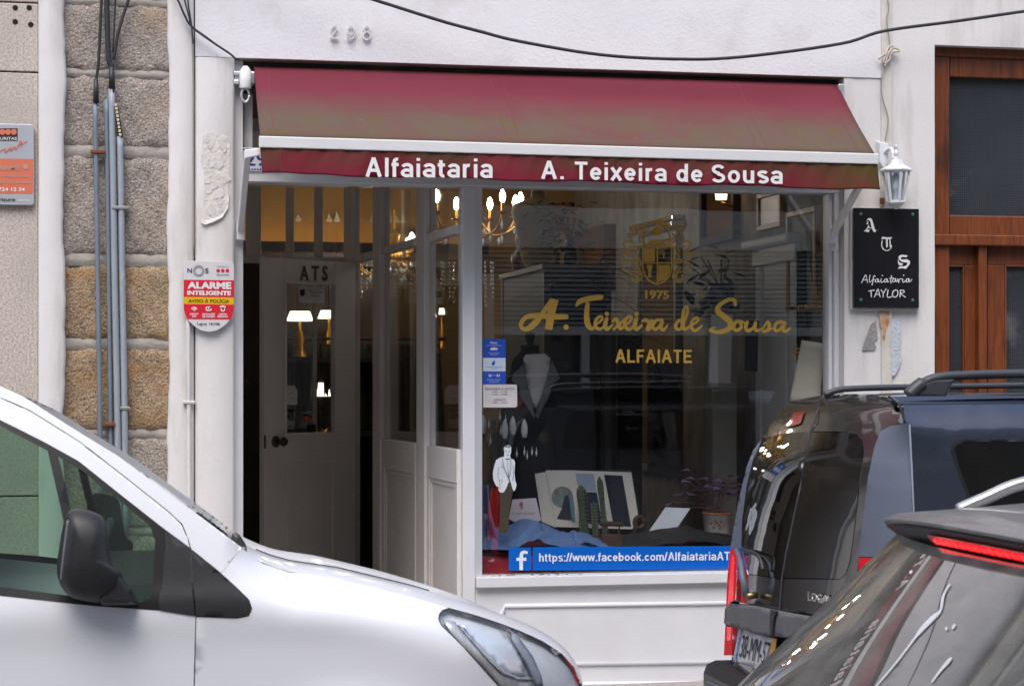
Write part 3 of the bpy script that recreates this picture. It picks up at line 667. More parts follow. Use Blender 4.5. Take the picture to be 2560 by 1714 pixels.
GEAR = mat('cast_aluminium', srgb(208, 210, 212), .3, .6)
MB().box(g0.x-.05, g0.x+.05, -.01, .06, g0.z-.03, g0.z+.032).box(g0.x-.055, g0.x-.03, -.02, .05, g0.z-.035, g0.z-.012).box(g0.x-.055, g0.x-.03, -.02, .05, g0.z+.008, g0.z+.03).build('roller_gear', GEAR, AW, bevel=.006)
MB().lathe((g0.x+.002, -.02, g0.z), [(.028, -.055), (.03, -.05), (.03, .03), (.022, .042), (.012, .055)], 14).build('gear_housing', WALU, AW, autos=40)
MB().tube(catmull([(g0.x+.002+.019*math.cos(a), -.02, g0.z-.088+.034*math.sin(a)) for a in [2*math.pi*k/12 for k in range(12)]], 2, True)+[Vector((g0.x+.021, -.02, g0.z-.088))], .0075, 8).build('crank_eye', GEAR, AW, smooth=True)
MB().tube([(g0.x+.05, .05, tl.z-.03), (tr.x, .05, tr.z-.03)], .03, 14).build('roller_tube', SOFFIT, AW, smooth=True)
ge = at(2100, 225, 0); MB().box(ge.x-.012, ge.x+.02, -.015, .06, ge.z-.05, ge.z+.03).build('roller_bracket', GEAR, AW, bevel=.005)

# ================================================================ house numbers
HN = thing('house_number', 'raised white metal digits 298 on the plaster above the awning', 'house number', at(875, 100, -.01))
NUMM = mat('painted_metal_digits', srgb(226, 224, 224), .6, var=.03)
dg = {'2': [[(548, 405, 14), (575, 350, 20), (600, 295, 24), (650, 272, 26), (710, 285, 24), (740, 345, 24), (715, 410, 24), (640, 490, 22), (585, 580, 20), (560, 645, 18)], [(540, 650, 26), (660, 648, 26), (770, 642, 26)]],
      '9': [[(1232, 420, 24), (1205, 325, 24), (1140, 296, 24), (1075, 320, 24), (1040, 410, 24), (1070, 500, 24), (1140, 540, 24), (1205, 510, 24), (1230, 440, 22)], [(1234, 400, 24), (1256, 480, 26), (1235, 600, 26), (1180, 670, 26), (1110, 675, 24), (1035, 630, 20)]],
      '8': [[(1605, 300, 24), (1540, 325, 24), (1520, 385, 24), (1550, 445, 24), (1605, 470, 24), (1665, 445, 24), (1690, 385, 24), (1665, 325, 24), (1605, 300, 24)], [(1605, 470, 26), (1530, 510, 26), (1500, 580, 26), (1530, 660, 26), (1605, 695, 26), (1680, 660, 26), (1715, 580, 26), (1680, 510, 26), (1605, 470, 26)]]}
for k, s in dg.items():
    mb = MB(); strokes(mb, [[(p[0], p[1], p[2]*1.2) for p in q_] for q_ in s], lambda x, y: at(780+x/11.71, 40+y/11.71, -.024), step=.0006)
    o = mb.build('digit', NUMM, HN, recalc=False); md = o.modifiers.new('t', 'SOLIDIFY'); md.thickness = .012; md.offset = -1
TI = thing('number_tile', 'blue and white glazed house number tile behind the awning arm', 'tile', at(605, 428, yF-.03))
tx0, tx1, tz0, tz1 = ax(606, yF-.02), ax(606, yF-.02)+.19, at(620, 428, yF-.02).z, at(620, 369, yF-.02).z
MB().box(tx0, tx1, yF-.022, yF-.0125, tz0, tz1).build('tile_body', mat('white_glaze', srgb(214, 216, 222), .15, var=.03), TI, bevel=.002)
mb = MB(); NAVY = mat('cobalt_glaze', srgb(48, 62, 128), .2, var=.2, vs=40)
text(mb, '298', (tx0+.012, yF-.0232, tz0+.027), (tx1-.012, yF-.0232, tz0+.027), tz1-tz0-.054, bold=.015)
for k in range(14):
    for zz, s in ((tz0+.006, 1), (tz1-.006, -1)):
        x = tx0+.006+k*(tx1-tx0-.012)/13; mb.add([(x-.006, yF-.0231, zz), (x+.006, yF-.0231, zz), (x+.003, yF-.0231, zz+s*.011), (x-.002, yF-.0231, zz+s*.006)], [(0, 1, 2, 3)])
mb.build('painted_number', NAVY, TI)

# ================================================================ signs
def quad(mb, pts, Y, mi=0): mb.add([at(x, y, Y) for x, y in pts], [tuple(range(len(pts)))], mi)
def poly(mb, pts, Y, mi=0): mb.add([at(x, y, Y) for x, y in pts], [tuple(f) for f in tessellate_polygon([[Vector((x, y, 0)) for x, y in pts]])], mi)
def ptext(mb, t, l, r, hpx, Y, **k): text(mb, t, at(*l, Y), at(*r, Y), hpx/FPX*(at(*l, Y)-Vector((CX, CY, EYE))).dot(Vector((ST, CT, 0))), **k)
# alarm shield (zoom grid 440,620 at 6.533)
q = lambda x, y: (440+x/6.533, 620+y/6.533)
AL = thing('alarm_sign', 'shield shaped red and white alarm warning sign on the white pilaster', 'sign', at(521, 825, -.03))
out = [q(*p) for p in ((130, 260), (140, 225), (180, 210), (880, 218), (930, 235), (948, 290), (948, 950), (925, 1080), (890, 1160), (800, 1260), (680, 1340), (540, 1370), (400, 1340), (280, 1260), (190, 1170), (145, 1080), (126, 950))]
S0, S1 = -.052, -.046
mb = MB(); mb.hexa([at(x, y, S0) for x, y in out], [at(x, y, S1) for x, y in out]); mb.build('plate', mat('sign_white', srgb(208, 206, 208), .3, var=.02), AL, bevel=.0012)
mb = MB(); SY = S0-.0012
poly(mb, [q(128, 517), q(947, 527), q(947, 806), q(127, 797)], SY)
poly(mb, [q(127, 912), q(946, 922), q(938, 1020), q(925, 1080), q(892, 1165), q(186, 1158), q(145, 1075), q(127, 980)], SY)
for cx in (688, 764, 839): strokes(mb, [[(cx, 370, 30)]], lambda x, y: at(*q(x, y), SY))
mb.build('red_field', mat('sign_red', srgb(206, 34, 52), .35, var=.03), AL, recalc=False)
mb = MB(); poly(mb, [q(127, 797), q(947, 806), q(946, 922), q(127, 912)], SY); mb.build('yellow_field', mat('sign_yellow', srgb(216, 176, 24), .35), AL, recalc=False)
TY = SY-.0012; W2 = mat('sign_letter_white', srgb(226, 222, 224), .4); DK = mat('sign_letter_dark', srgb(58, 56, 78), .4)
mb = MB(); ptext(mb, 'ALARME', q(185, 662), q(903, 670), 17.5, TY, bold=.05); mb.build('white_lettering', W2, AL, recalc=False)
mb = MB(); ptext(mb, 'INTELIGENTE', q(183, 765), q(897, 772), 11, TY, bold=.045)
for t, a, b, y in (('LIGADO', 225, 368, 1090), ('24H', 262, 332, 1128), ('GRAVAÇÃO', 428, 637, 1093), ('DE IMAGEM', 430, 635, 1133), ('ALERTA', 692, 832, 1093), ('IMEDIATO', 675, 850, 1133)): ptext(mb, t, q(a, y), q(b, y), 4.4, TY, bold=.03)
mb.build('white_lettering', W2, AL, recalc=False); mb = MB()
f_ = lambda x, y: at(*q(x, y), TY)
strokes(mb, [[(255, 985, 16), (298, 966, 16), (340, 985, 16)], [(270, 1005, 14), (298, 990, 14), (326, 1005, 14)], [(298, 1020, 10)], [(495, 965, 18), (500, 1015, 18), (545, 1020, 18), (575, 1000, 22)], [(510, 960, 12), (555, 960, 12)], [(530, 960, 14), (535, 995, 14)], [(725, 960, 22), (762, 948, 26), (802, 960, 22)], [(735, 985, 16), (740, 1015, 16), (764, 1030, 16), (788, 1015, 16), (792, 985, 16)]], f_, n=4)
mb.build('white_icons', W2, AL, recalc=False)
mb = MB(); ptext(mb, 'AVISO À POLÍCIA', q(200, 888), q(873, 897), 8.4, TY, bold=.02); mb.build('brown_lettering', mat('sign_letter_brown', srgb(84, 60, 14), .4), AL, recalc=False)
mb = MB(); ptext(mb, 'N', q(186, 405), q(262, 405), 12, TY, bold=.02); ptext(mb, 'S', q(475, 408), q(532, 408), 12, TY, bold=.02); ptext(mb, 'Ligue 16106', q(348, 1255), q(718, 1258), 6.6, TY, bold=.015); ptext(mb, 'Securitas', q(662, 450), q(865, 450), 4.6, TY, bold=.01); ptext(mb, 'POWERED BY', q(668, 312), q(862, 312), 2.6, TY)
mb.build('dark_lettering', DK, AL, recalc=False)
mb = MB(); strokes(mb, [[(370+75*math.cos(a), 367+75*math.sin(a), 34) for a in [2*math.pi*k/20 for k in range(21)]]], f_, n=2); mb.build('ring_mark', mat('sign_grey', srgb(150, 150, 152), .4), AL, recalc=False)

# security plate on the granite house
SE = thing('security_sign', 'silver security company plate with orange lower half on the granite wall', 'sign', at(30, 510, -.02))
mb = MB(); o4 = [(-62, 308), (80, 311), (85, 316), (85, 508), (80, 513), (-62, 511)]
mb.hexa([at(x, y, -.03) for x, y in o4], [at(x, y, -.012) for x, y in o4]); mb.build('plate', mat('brushed_silver', srgb(186, 188, 194), .4, .4, var=.04), SE, bevel=.002)
mb = MB(); quad(mb, [(-60, 396), (83, 398), (82, 484), (-60, 483)], -.0312)
f_ = lambda x, y: at(x, y, -.033)
strokes(mb, [[(6, 330, 7.5)], [(20, 330, 7.5)], [(34.5, 330, 7.5)], [(-8, 330, 7.5)]], f_)
strokes(mb, [[(0, 378, 2.5), (14, 372, 2), (12, 382, 2.5), (28, 368, 2.5), (26, 378, 2), (38, 366, 2.5), (40, 374, 2), (52, 352, 2.5), (52, 368, 2)], [(46, 362, 2), (68, 354, 2)]], f_)
mb.build('orange_print', mat('sign_orange', srgb(206, 112, 84), .4, var=.05), SE, recalc=False)
mb = MB(); quad(mb, [(-30, 321), (44, 321), (44, 352), (-30, 352)], -.0313); mb.build('dark_field', mat('sign_dark_print', srgb(36, 34, 38), .5), SE, recalc=False)
mb = MB(); ptext(mb, 'verisure', (-20, 503), (38, 503), 9, -.033, bold=.02); mb.build('dark_print', mat('sign_dark_print', srgb(36, 34, 38), .5), SE, recalc=False)
mb = MB(); ptext(mb, 'SECURITAS', (-22, 350), (42, 350), 7, -.0345, bold=.01); ptext(mb, '0724 12 34', (-12, 478), (62, 478), 9, -.033, bold=.02); ptext(mb, 'alarms', (44, 503), (74, 503), 6, -.033); mb.build('pale_print', mat('sign_pale_print', srgb(226, 220, 214), .5), SE, recalc=False)
mb = MB()
ptext(mb, 'ALARME', (-30, 426), (52, 426), 12, -.033, bold=.03)
for y, b in ((443, 74), (459, 76)): ptext(mb, 'zona vigiada ligada' if y < 450 else 'central de alarmes', (-24, y), (b, y), 7, -.033, bold=.02)
strokes(mb, [[(64, 417, 7)]], f_); mb.build('grey_print', mat('sign_grey_print', srgb(176, 140, 128), .5), SE, recalc=False)

# black lettered plate
AT = thing('tailor_sign', 'black glass plate lettered A T S Alfaiataria Taylor under the lantern', 'sign', at(2212, 772, -.02))
mb = MB(); mb.box(ax(2124, -.02), ax(2296, -.02), -.032, -.006, at(2200, 776, -.02).z, at(2200, 522, -.02).z); mb.build('backing_box', mat('sign_box_grey', srgb(188, 186, 186), .5, var=.04), AT, bevel=.006)
mb = MB(); mb.box(ax(2133, -.045), ax(2296.5, -.045), -.05, -.0335, at(2200, 769, -.04).z, at(2200, 521, -.04).z); mb.build('plate', mat('black_gloss_glass', (.012, .012, .014), .06, spec=.6), AT, bevel=.001)
q2 = lambda x, y: (2120+x/5.805, 510+y/5.805); f2 = lambda x, y: at(*q2(x, y), -.0512)
blk = [[(265, 240), (300, 205), (330, 205), (350, 225), (395, 380), (420, 370), (390, 413), (365, 395), (340, 330), (322, 250), (300, 232)], [(262, 250), (300, 260), (285, 300), (260, 285), (295, 275)], [(225, 400), (265, 365), (300, 300), (312, 330), (275, 372), (320, 378), (290, 412), (262, 396)], [(300, 345), (345, 340), (345, 352), (298, 356)],
       [(478, 512), (500, 472), (560, 485), (640, 478), (622, 508), (560, 512), (510, 502)], [(505, 512), (492, 600), (520, 655), (560, 672), (610, 650), (630, 600), (636, 610), (622, 650), (585, 678), (545, 680), (500, 655), (478, 600), (486, 540)], [(545, 515), (575, 515), (575, 620), (555, 632), (548, 540)], [(598, 512), (614, 512), (618, 595), (636, 600), (606, 640), (600, 560)],
       [(735, 800), (730, 760), (770, 735), (830, 742), (865, 745), (845, 775), (800, 765), (765, 775), (770, 805), (850, 800), (898, 825), (895, 870), (840, 940), (780, 930), (718, 940), (750, 900), (800, 905), (850, 890), (860, 850), (780, 840)], [(722, 800), (745, 850), (800, 862), (780, 890), (735, 885), (720, 840)]]
mb = MB(); strokes(mb, blk, f2); mb.build('white_initials', W2, AT, recalc=False)
mb = MB()
hand = [[(198, 1140, 13), (245, 1040, 13), (262, 1035, 12), (272, 1090, 13), (285, 1140, 13)], [(222, 1102, 10), (280, 1098, 10)], [(320, 1030, 12), (308, 1090, 12), (318, 1135, 12), (335, 1120, 9)], [(398, 1050, 11), (375, 1040, 12), (362, 1090, 13), (355, 1150, 13), (345, 1175, 12)], [(338, 1110, 9), (390, 1092, 9)],
        [(430, 1085, 11), (400, 1095, 12), (395, 1130, 12), (425, 1125, 10), (436, 1085, 11), (440, 1132, 11), (462, 1118, 9)], [(480, 1085, 12), (475, 1120, 12), (492, 1138, 11), (515, 1115, 9)], [(497, 1038, 9)], [(560, 1085, 11), (530, 1095, 12), (525, 1130, 12), (555, 1125, 10), (566, 1085, 11), (570, 1132, 11), (592, 1118, 9)],
        [(628, 1040, 12), (618, 1100, 12), (622, 1148, 12)], [(595, 1080, 10), (655, 1072, 10)], [(680, 1080, 11), (650, 1092, 12), (645, 1128, 12), (675, 1122, 10), (688, 1080, 11), (692, 1128, 11), (715, 1110, 9)], [(722, 1085, 12), (735, 1140, 12), (745, 1095, 11), (775, 1082, 12)], [(795, 1085, 12), (790, 1118, 12), (805, 1136, 11), (830, 1112, 9)], [(808, 1034, 9)], [(878, 1082, 11), (848, 1092, 12), (843, 1130, 12), (872, 1124, 10), (885, 1082, 11), (890, 1132, 11), (928, 1090, 9)],
        [(300, 1262, 14), (385, 1248, 14)], [(335, 1260, 14), (338, 1345, 14)], [(382, 1350, 14), (428, 1245, 14), (440, 1245, 12), (465, 1345, 14)], [(400, 1312, 11), (458, 1308, 11)], [(478, 1245, 13), (510, 1290, 13)], [(553, 1228, 13), (515, 1290, 13), (508, 1350, 13)], [(580, 1245, 14), (570, 1348, 14), (630, 1342, 14)], [(690, 1245, 14), (650, 1270, 14), (645, 1330, 14), (685, 1350, 14), (720, 1310, 14), (715, 1260, 14), (690, 1245, 14)], [(758, 1250, 14), (752, 1348, 14)], [(752, 1255, 13), (800, 1250, 13), (812, 1280, 13), (765, 1300, 12), (828, 1350, 13)]]
strokes(mb, hand[:16], f2, n=4); mb.build('white_lettering', W2, AT, recalc=False)
mb = MB(); strokes(mb, hand[16:], f2, n=4); mb.build('white_lettering', W2, AT, recalc=False)
for x, y in ((185, 145), (937, 150), (186, 1388), (935, 1395)):
    p = at(*q2(x, y), -.05); MB().lathe((p.x, -.05, p.z), [(.009, 0), (.009, -.004), (.006, -.008)], 10, 'Y').build('corner_screw', mat('green_patina_screw', srgb(96, 140, 124), .4, .5), AT, autos=40)

# ================================================================ wall lantern
LN = thing('wall_lantern', 'small white hexagonal wall lantern with clear panes above the black sign', 'lantern', at(2240, 520, -.12))
WPL = mat('white_lantern_paint', srgb(216, 218, 222), .4, var=.03)
yl = -.13; lc = at(2240, 450, yl); pz = lambda y: at(2240, y, yl).z
px_ = 1/FPX*(lc-Vector((CX, CY, EYE))).dot(Vector((ST, CT, 0)))
def hexring(r, z, tw=.52): return [(lc.x+r*math.cos(tw+k*math.pi/3), yl+r*math.sin(tw+k*math.pi/3), z) for k in range(6)]
def hexl(mb, prof):
    rows = [hexring(r*px_, pz(y)) for r, y in prof]
    vs = [p for g in rows for p in g]; fs = []
    for i in range(len(rows)-1):
        for k in range(6): fs.append((i*6+k, i*6+(k+1) % 6, (i+1)*6+(k+1) % 6, (i+1)*6+k))
    fs += [tuple(range(6)), tuple(range((len(rows)-1)*6, len(rows)*6))]
    mb.add(vs, fs); return mb
hexl(MB(), [(4, 398), (14, 400), (20, 412), (41, 424), (41, 428), (34, 430), (10, 429)]).build('roof', WPL, LN, bevel=.002)
MB().lathe((lc.x, yl, 0), [(r*px_, pz(y)) for r, y in ((1, 362), (4.5, 365), (4.5, 371), (2.5, 374), (6, 380), (7, 386), (4, 391), (6, 397), (6, 400))], 12).build('finial', WPL, LN, autos=40)
hexl(MB(), [(20, 502), (24, 502), (24, 508), (17, 512), (9, 519), (3, 523)]).build('base', WPL, LN, bevel=.002)
r0, r1 = hexring(33*px_, pz(430)), hexring(21*px_, pz(503))
for k in range(6): MB().tube([r0[k], r1[k]], .0075, 6).build('corner_bar', WPL, LN)
for k in range(6): MB().ngon([r0[k], r0[(k+1) % 6], r1[(k+1) % 6], r1[k]]).build('pane', GLASS_D, LN, recalc=False)
MB().lathe((lc.x, yl, 0), [(r*px_, pz(y)) for r, y in ((8, 500), (8, 478), (11, 474), (11, 466), (9, 462), (9, 440), (5, 432))], 12).build('bulb', mat('opal_bulb', srgb(190, 204, 220), .25), LN, autos=50)
pw = at(2206, 385, -.02)
MB().hexa([(pw.x-.032, -.004, pw.z+.07), (pw.x+.03, -.004, pw.z+.06), (pw.x+.03, -.004, pw.z-.05), (pw.x, -.004, pw.z-.09), (pw.x-.03, -.004, pw.z-.05)], [(pw.x-.026, -.045, pw.z+.06), (pw.x+.024, -.045, pw.z+.05), (pw.x+.024, -.045, pw.z-.045), (pw.x, -.04, pw.z-.08), (pw.x-.024, -.045, pw.z-.045)]).build('wall_plate', WPL, LN, bevel=.004)
MB().tube(catmull([(pw.x+.002, -.03, pw.z), (pw.x+.02, -.09, pw.z+.02), (lc.x-.01, yl, pz(400))], 5), .011, 8).build('arm', WPL, LN, smooth=True)
MB().box(ax(2197, 0), ax(2205, 0), -.035, -.012, at(2200, 511).z, at(2200, 496).z).build('rusty_fixing', mat('rusty_iron', srgb(120, 70, 40), .9), LN)

# ================================================================ cables and conduits
CBL = mat('black_cable', (.022, .023, .027), .5, var=.2); CGR = mat('grey_cable', srgb(150, 142, 132), .6); PVC = mat('grey_conduit', srgb(146, 154, 162), .5, var=.07, vs=9)
addlayer(PVC, srgb(190, 194, 196), 6, .62, .72, stretch=(1, 1, .35), seed=2.2)
PVCD = mat('dark_grey_conduit', srgb(112, 122, 134), .5, var=.1, vs=9)
def cable(name, pts, r, m, label, Y=-.05, n=6, group=None, cat='cable'):
    P = [at(p[0], p[1], p[2] if len(p) > 2 else Y) for p in pts]
    return tag(MB().tube(catmull(P, n), r, 7).build(name, m, None, smooth=True), label, cat, group)
cable('overhead_cable', [(200, -230), (560, -110), (800, -40), (935, 0), (1100, 52), (1200, 79), (1300, 104), (1500, 137), (1690, 148), (1850, 143), (2100, 110), (2210, 78), (2400, 52), (2640, 18), (3100, -40), (3600, -90)], .0085, CBL, 'thick black cable sagging across the wall above the awning', -.16)
cable('overhead_cable', [(390, -420), (400, -200), (430, -30), (447, 5), (462, 40), (480, 68), (530, 105), (575, 135), (592, 151)], .0055, CBL, 'black cable running down to the awning end from the pilaster', -.05)
cable('overhead_cable', [(430, -420), (440, -200), (452, -30), (461, 0), (472, 40), (480, 66), (515, 92), (560, 126)], .004, CBL, 'thinner black cable beside the one reaching the awning end', -.045)
cable('overhead_cable', [(462, -420), (464, -200), (468, -30), (470, 5), (476, 45), (480, 72), (483, 110)], .004, CBL, 'short black cable joining the bundle at the pilaster edge', -.045)
cable('thin_wire', [(479, 70), (482, 130), (484, 230), (484, 330), (485, 640)], .0035, CGR, 'thin grey wire fixed down the pilaster groove', -.018)
cable('white_conduit', [(471, 800), (472, 1000), (473, 1250), (474, 1700)], .011, PLASTER, 'thin white painted conduit below the alarm sign', -.026)
cable('lamp_wire', [(2214, -420), (2216, -200), (2218, -20), (2222, 20), (2217, 50), (2224, 110), (2216, 150), (2204, 200), (2205, 240), (2218, 285), (2220, 310), (2213, 352)], .0035, CGR, 'loose grey wire hanging down to the lantern', -.03)
cable('wire_knot', [(2196, 148), (2206, 140), (2226, 128), (2234, 116), (2222, 118), (2214, 140), (2208, 158), (2224, 150), (2228, 132), (2248, 128), (2236, 120), (2222, 132), (2212, 168)], .006, mat('old_white_cable', srgb(190, 182, 170), .7, var=.15), 'old pale cable knot tied at a wall hook above the lantern', -.035, 5)
pc = at(472, 1005, -.026); MB().box(pc.x-.028, pc.x+.03, -.04, -.016, pc.z-.008, pc.z+.008).build('conduit_clip', PLASTER, None, bevel=.004)
tag(bpy.data.objects['conduit_clip'], 'white painted clip holding the thin white conduit', 'clip')
for pts, r, m, lab in (
    ([(238, 255), (242, 500), (245, 720), (249, 960), (252, 1330)], .0125, PVCD, 'slim blue grey conduit on the granite, leftmost of the pipes'),
    ([(266, 250), (269, 450), (272, 700), (276, 1000), (279, 1330)], .0115, PVCD, 'dark conduit tucked behind the paler pipes on the granite'),
    ([(279, 222), (283, 450), (287, 700), (293, 1000), (298, 1330)], .0165, PVC, 'thick pale grey conduit reaching highest up the granite'),
    ([(300, 342), (303, 500), (306, 700), (311, 1000), (315, 1330)], .0165, PVC, 'thick pale grey conduit ending at a taped cable sleeve')):
    yy = -.0 if 'tucked' in lab else -.012
    cable('conduit', [(x, y, yy) for x, y in pts], r, m, lab, 0, 4, 'conduits on the granite pillar', 'conduit')
for pts, r, lab in (([(258, -420), (256, -200), (254, -20), (250, 80), (246, 160), (240, 205), (240, 262)], .0075, 'black cable entering the slim conduit'), ([(262, -420), (265, -200), (267, -20), (269, 80), (272, 150), (279, 170), (280, 232)], .0135, 'thick black cable entering the tallest pale conduit'),
                    ([(400, -420), (372, -200), (330, -30), (308, 40), (294, 90), (284, 150)], .008, 'black cable curving in from the right above the conduits'), ([(296, -420), (292, -200), (289, -20), (286, 60), (282, 130)], .0045, 'thin black cable between the thicker cables')):
    cable('riser_cable', [(x, y, -.015) for x, y in pts], r, CBL, lab, 0, 5, 'black cables above the conduits')
for p0, p1, r, m, lab in (((240, 198), (240, 258), .0155, CBL, 'black tape sleeve at the top of the slim conduit'), ((279, 168), (280, 222), .018, CBL, 'black sleeve at the top of the tallest conduit'), ((291, 268), (302, 345), .013, CBL, 'black angled sleeve with pale tape marks')):
    tag(MB().tube([at(*p0, -.02), at(*p1, -.014)], [r*.7, r], 8).build('cable_sleeve', m, None, smooth=True), lab, 'sleeve')
for k in range(9):
    a = at(290+k*1.35, 262+k*9.3, -.034); tag(MB().box(a.x-.007, a.x+.005, -.036, -.033, a.z-.006, a.z+.006).build('tape_mark', mat('cream_tape', srgb(206, 190, 160), .7)), 'cream tape mark on the angled black sleeve', 'tape', 'tape marks on the sleeve')
for x0, x1, y in ((226, 262, 379), (262, 288, 1060), (280, 322, 519), (300, 325, 1020)):
    a, b = at(x0, y, -.02), at(x1, y, -.02); tag(MB().box(a.x, b.x, -.031, .02, a.z-.008, a.z+.008).build('pipe_clip', MATS['rusty_iron'] if y in (379, 1060) else mat('zinc_clip', srgb(150, 150, 150), .5, .6), None, bevel=.003), {379: 'rusty clip round the slim conduit', 1060: 'rusty clip low on the dark conduit', 519: 'zinc clip across the two thick conduits', 1020: 'zinc clip low on the rightmost conduit'}[y], 'clip', 'clips on the conduits')

# ================================================================ right house with a varnished wooden door
RH = thing('neighbour_house', 'white rendered house with a varnished wooden glazed door', 'building', (ax(2500), 0, 0))
xd0 = xr1; ydr = .10
rough_wall('wall_pier', ax(2228)+.001, xd0, .1, ztop, -.002, PLASTER, RH, .002)
zdt = at(2440, 116, 0).z
rough_wall('wall_over_door', xd0+.001, xd0+2.6, zdt, ztop, -.003, PLASTER, RH, .002)
box('wall_far_side', xd0+2.0, 12, 0, .3, .1, zdt-.001, PLASTER, RH); box('wall_beyond', xd0+2.601, 12, 0.001, .3, zdt, ztop, PLASTER, RH)
zdr = at(2440, 128, ydr).z
def wbox(name, p0, p1, y0, y1, d0, d1, parent=None, m=WOODR, bevel=.006):
    a, b = at(p0, y1, ydr+d0), at(p1, y0, ydr+d0); return box(name, a.x, b.x, ydr+d0, ydr+d1, a.z, b.z, m, parent or RH, bevel)
xe = 2700
wbox('door_head', 2336, xe, 120, 140, -.04, .1); wbox('door_post', 2336, 2374, 139.5, 1680, -.03, .1)
wbox('fanlight_stile', 2352, 2380, 142, 592, -.005, .06) if False else None
wbox('fanlight_rail', 2375, xe, 141, 192, -.02, .06); wbox('transom', 2375, xe, 543, 590, -.025, .08); wbox('transom_moulding', 2337, xe, 590.5, 612, -.055, .08)
wbox('door_post', 2447, 2468, 612.5, 1680, -.03, .08)
FGL = mat('wired_obscure_glass', srgb(58, 62, 68), .12, var=.1, vs=3, bump=.0)
n_ = FGL.node_tree.nodes; l_ = FGL.node_tree.links; br = n_.new('ShaderNodeTexBrick'); br.offset = 0; br.inputs['Scale'].default_value = 1
br.inputs['Brick Width'].default_value = .0125; br.inputs['Row Height'].default_value = .0125; br.inputs['Mortar Size'].default_value = .0016
br.inputs['Color1'].default_value = (1, 1, 1, 1); br.inputs['Color2'].default_value = (1, 1, 1, 1); br.inputs['Mortar'].default_value = (0, 0, 0, 1)
tcn = n_.new('ShaderNodeTexCoord'); mpn = n_.new('ShaderNodeMapping'); mpn.inputs['Rotation'].default_value = (R(90), 0, 0); l_.new(tcn.outputs['Object'], mpn.inputs[0]); l_.new(mpn.outputs[0], br.inputs[0])
bpn = n_.new('ShaderNodeBump'); bpn.inputs['Strength'].default_value = .6; bpn.inputs['Distance'].default_value = .002; l_.new(br.outputs['Color'], bpn.inputs['Height']); l_.new(bpn.outputs[0], n_['Principled BSDF'].inputs['Normal'])
addlayer(FGL, srgb(120, 122, 122), 3, .58, .8, seed=5)
mxn = n_.new('ShaderNodeMix'); mxn.data_type = 'RGBA'; mxn.blend_type = 'MULTIPLY'; mxn.inputs[0].default_value = .45; s0 = n_['Principled BSDF'].inputs['Base Color'].links[0].from_socket
l_.new(s0, mxn.inputs[6]); l_.new(br.outputs['Color'], mxn.inputs[7]); l_.new(mxn.outputs[2], n_['Principled BSDF'].inputs['Base Color'])
wbox('fanlight_pane', 2374, xe, 190, 545, .02, .03, None, FGL, 0)
for p0, p1, g0_, g1_ in ((2338, 2446, 2350, 2412), (2469, 2640, 2512, 2600)):
    D2 = wbox('door_leaf', p0, p1, 613, 662, .015, .06)
    wbox('stile', p0, g0_, 662.5, 1680, .015, .06, D2); wbox('stile', g1_, p1, 662.5, 1680, .015, .06, D2)
    wbox('pane', g0_, g1_, 660, 1240, .035, .045, D2, FGL, 0); wbox('panel', g0_+.5, g1_-.5, 1240, 1680, .03, .05, D2)
    wbox('bead', g0_+.3, g0_+5, 667, 1236, .012, .04, D2); wbox('bead', g1_-5, g1_-.3, 667, 1236, .012, .04, D2); wbox('bead', g0_+.3, g1_-.3, 662.6, 666.6, .012, .04, D2)
wbox('wall_infill', 2640, 2760, 100, 1690, .06, .12, None, PLASTER, 0)
# ================================================================ the room behind the glass
XR = xW1+.03; YR = 6.1; XLR = xLV-.12; ZC = 3.45
WALLP = mat('mottled_wallpaper', srgb(136, 131, 123), .8, var=.3, vs=7, bump=.3, bs=30, stretch=(1, 1, .45))
WARMW = mat('ochre_wall', srgb(150, 120, 76), .85, var=.06, vs=3)
BEIGE = mat('beige_wall', srgb(140, 130, 112), .8, var=.06, vs=3)
def st(o): o['kind'] = 'structure'; return o
st(box('shop_floor', XLR, XR+.1, yF+.16, YR, .05, zfl-.002, mat('dark_boards', srgb(70, 56, 44), .5, var=.25, vs=6)))
st(box('shop_ceiling', XLR-.2, XR+.2, yF+.17, YR+.2, ZC, ZC+.1, mat('dim_ceiling', srgb(180, 172, 160), .9)))
st(box('wall_back', XLR-.2, XR+.2, YR, YR+.15, 0, ZC, WARMW))
xbw = atx(1560, 900, XR)
st(box('wall_right', XR, XR+.15, yF+.17, YR-.001, 0, ZC-.001, WALLP)); st(box('wall_left', XLR-.2, XLR, B_.y+.06, YR-.001, 0, ZC-.001, BEIGE))
st(box('wall_over_entrance', XLR-.2, A_.x, yF+.17, B_.y+.05, 3.03, ZC-.001, BEIGE))
BLK = mat('matt_black', (.015, .014, .014), .7, var=.2); GREYC = mat('grey_cabinet_paint', srgb(104, 104, 100), .55, var=.06); GOLD = mat('old_gold', srgb(190, 140, 62), .3, .95, var=.15, vs=20)
IVORY = mat('ivory_cloth', srgb(190, 176, 146), .8, var=.05, vs=20, bump=.2, bs=200); CRYS = mat('crystal', srgb(220, 224, 226), .05, .0, spec=1.0)
BULB = mat('lit_candle_bulb', (1, .95, .85), .4, emit=(1.0, .92, .82), estr=30.0)
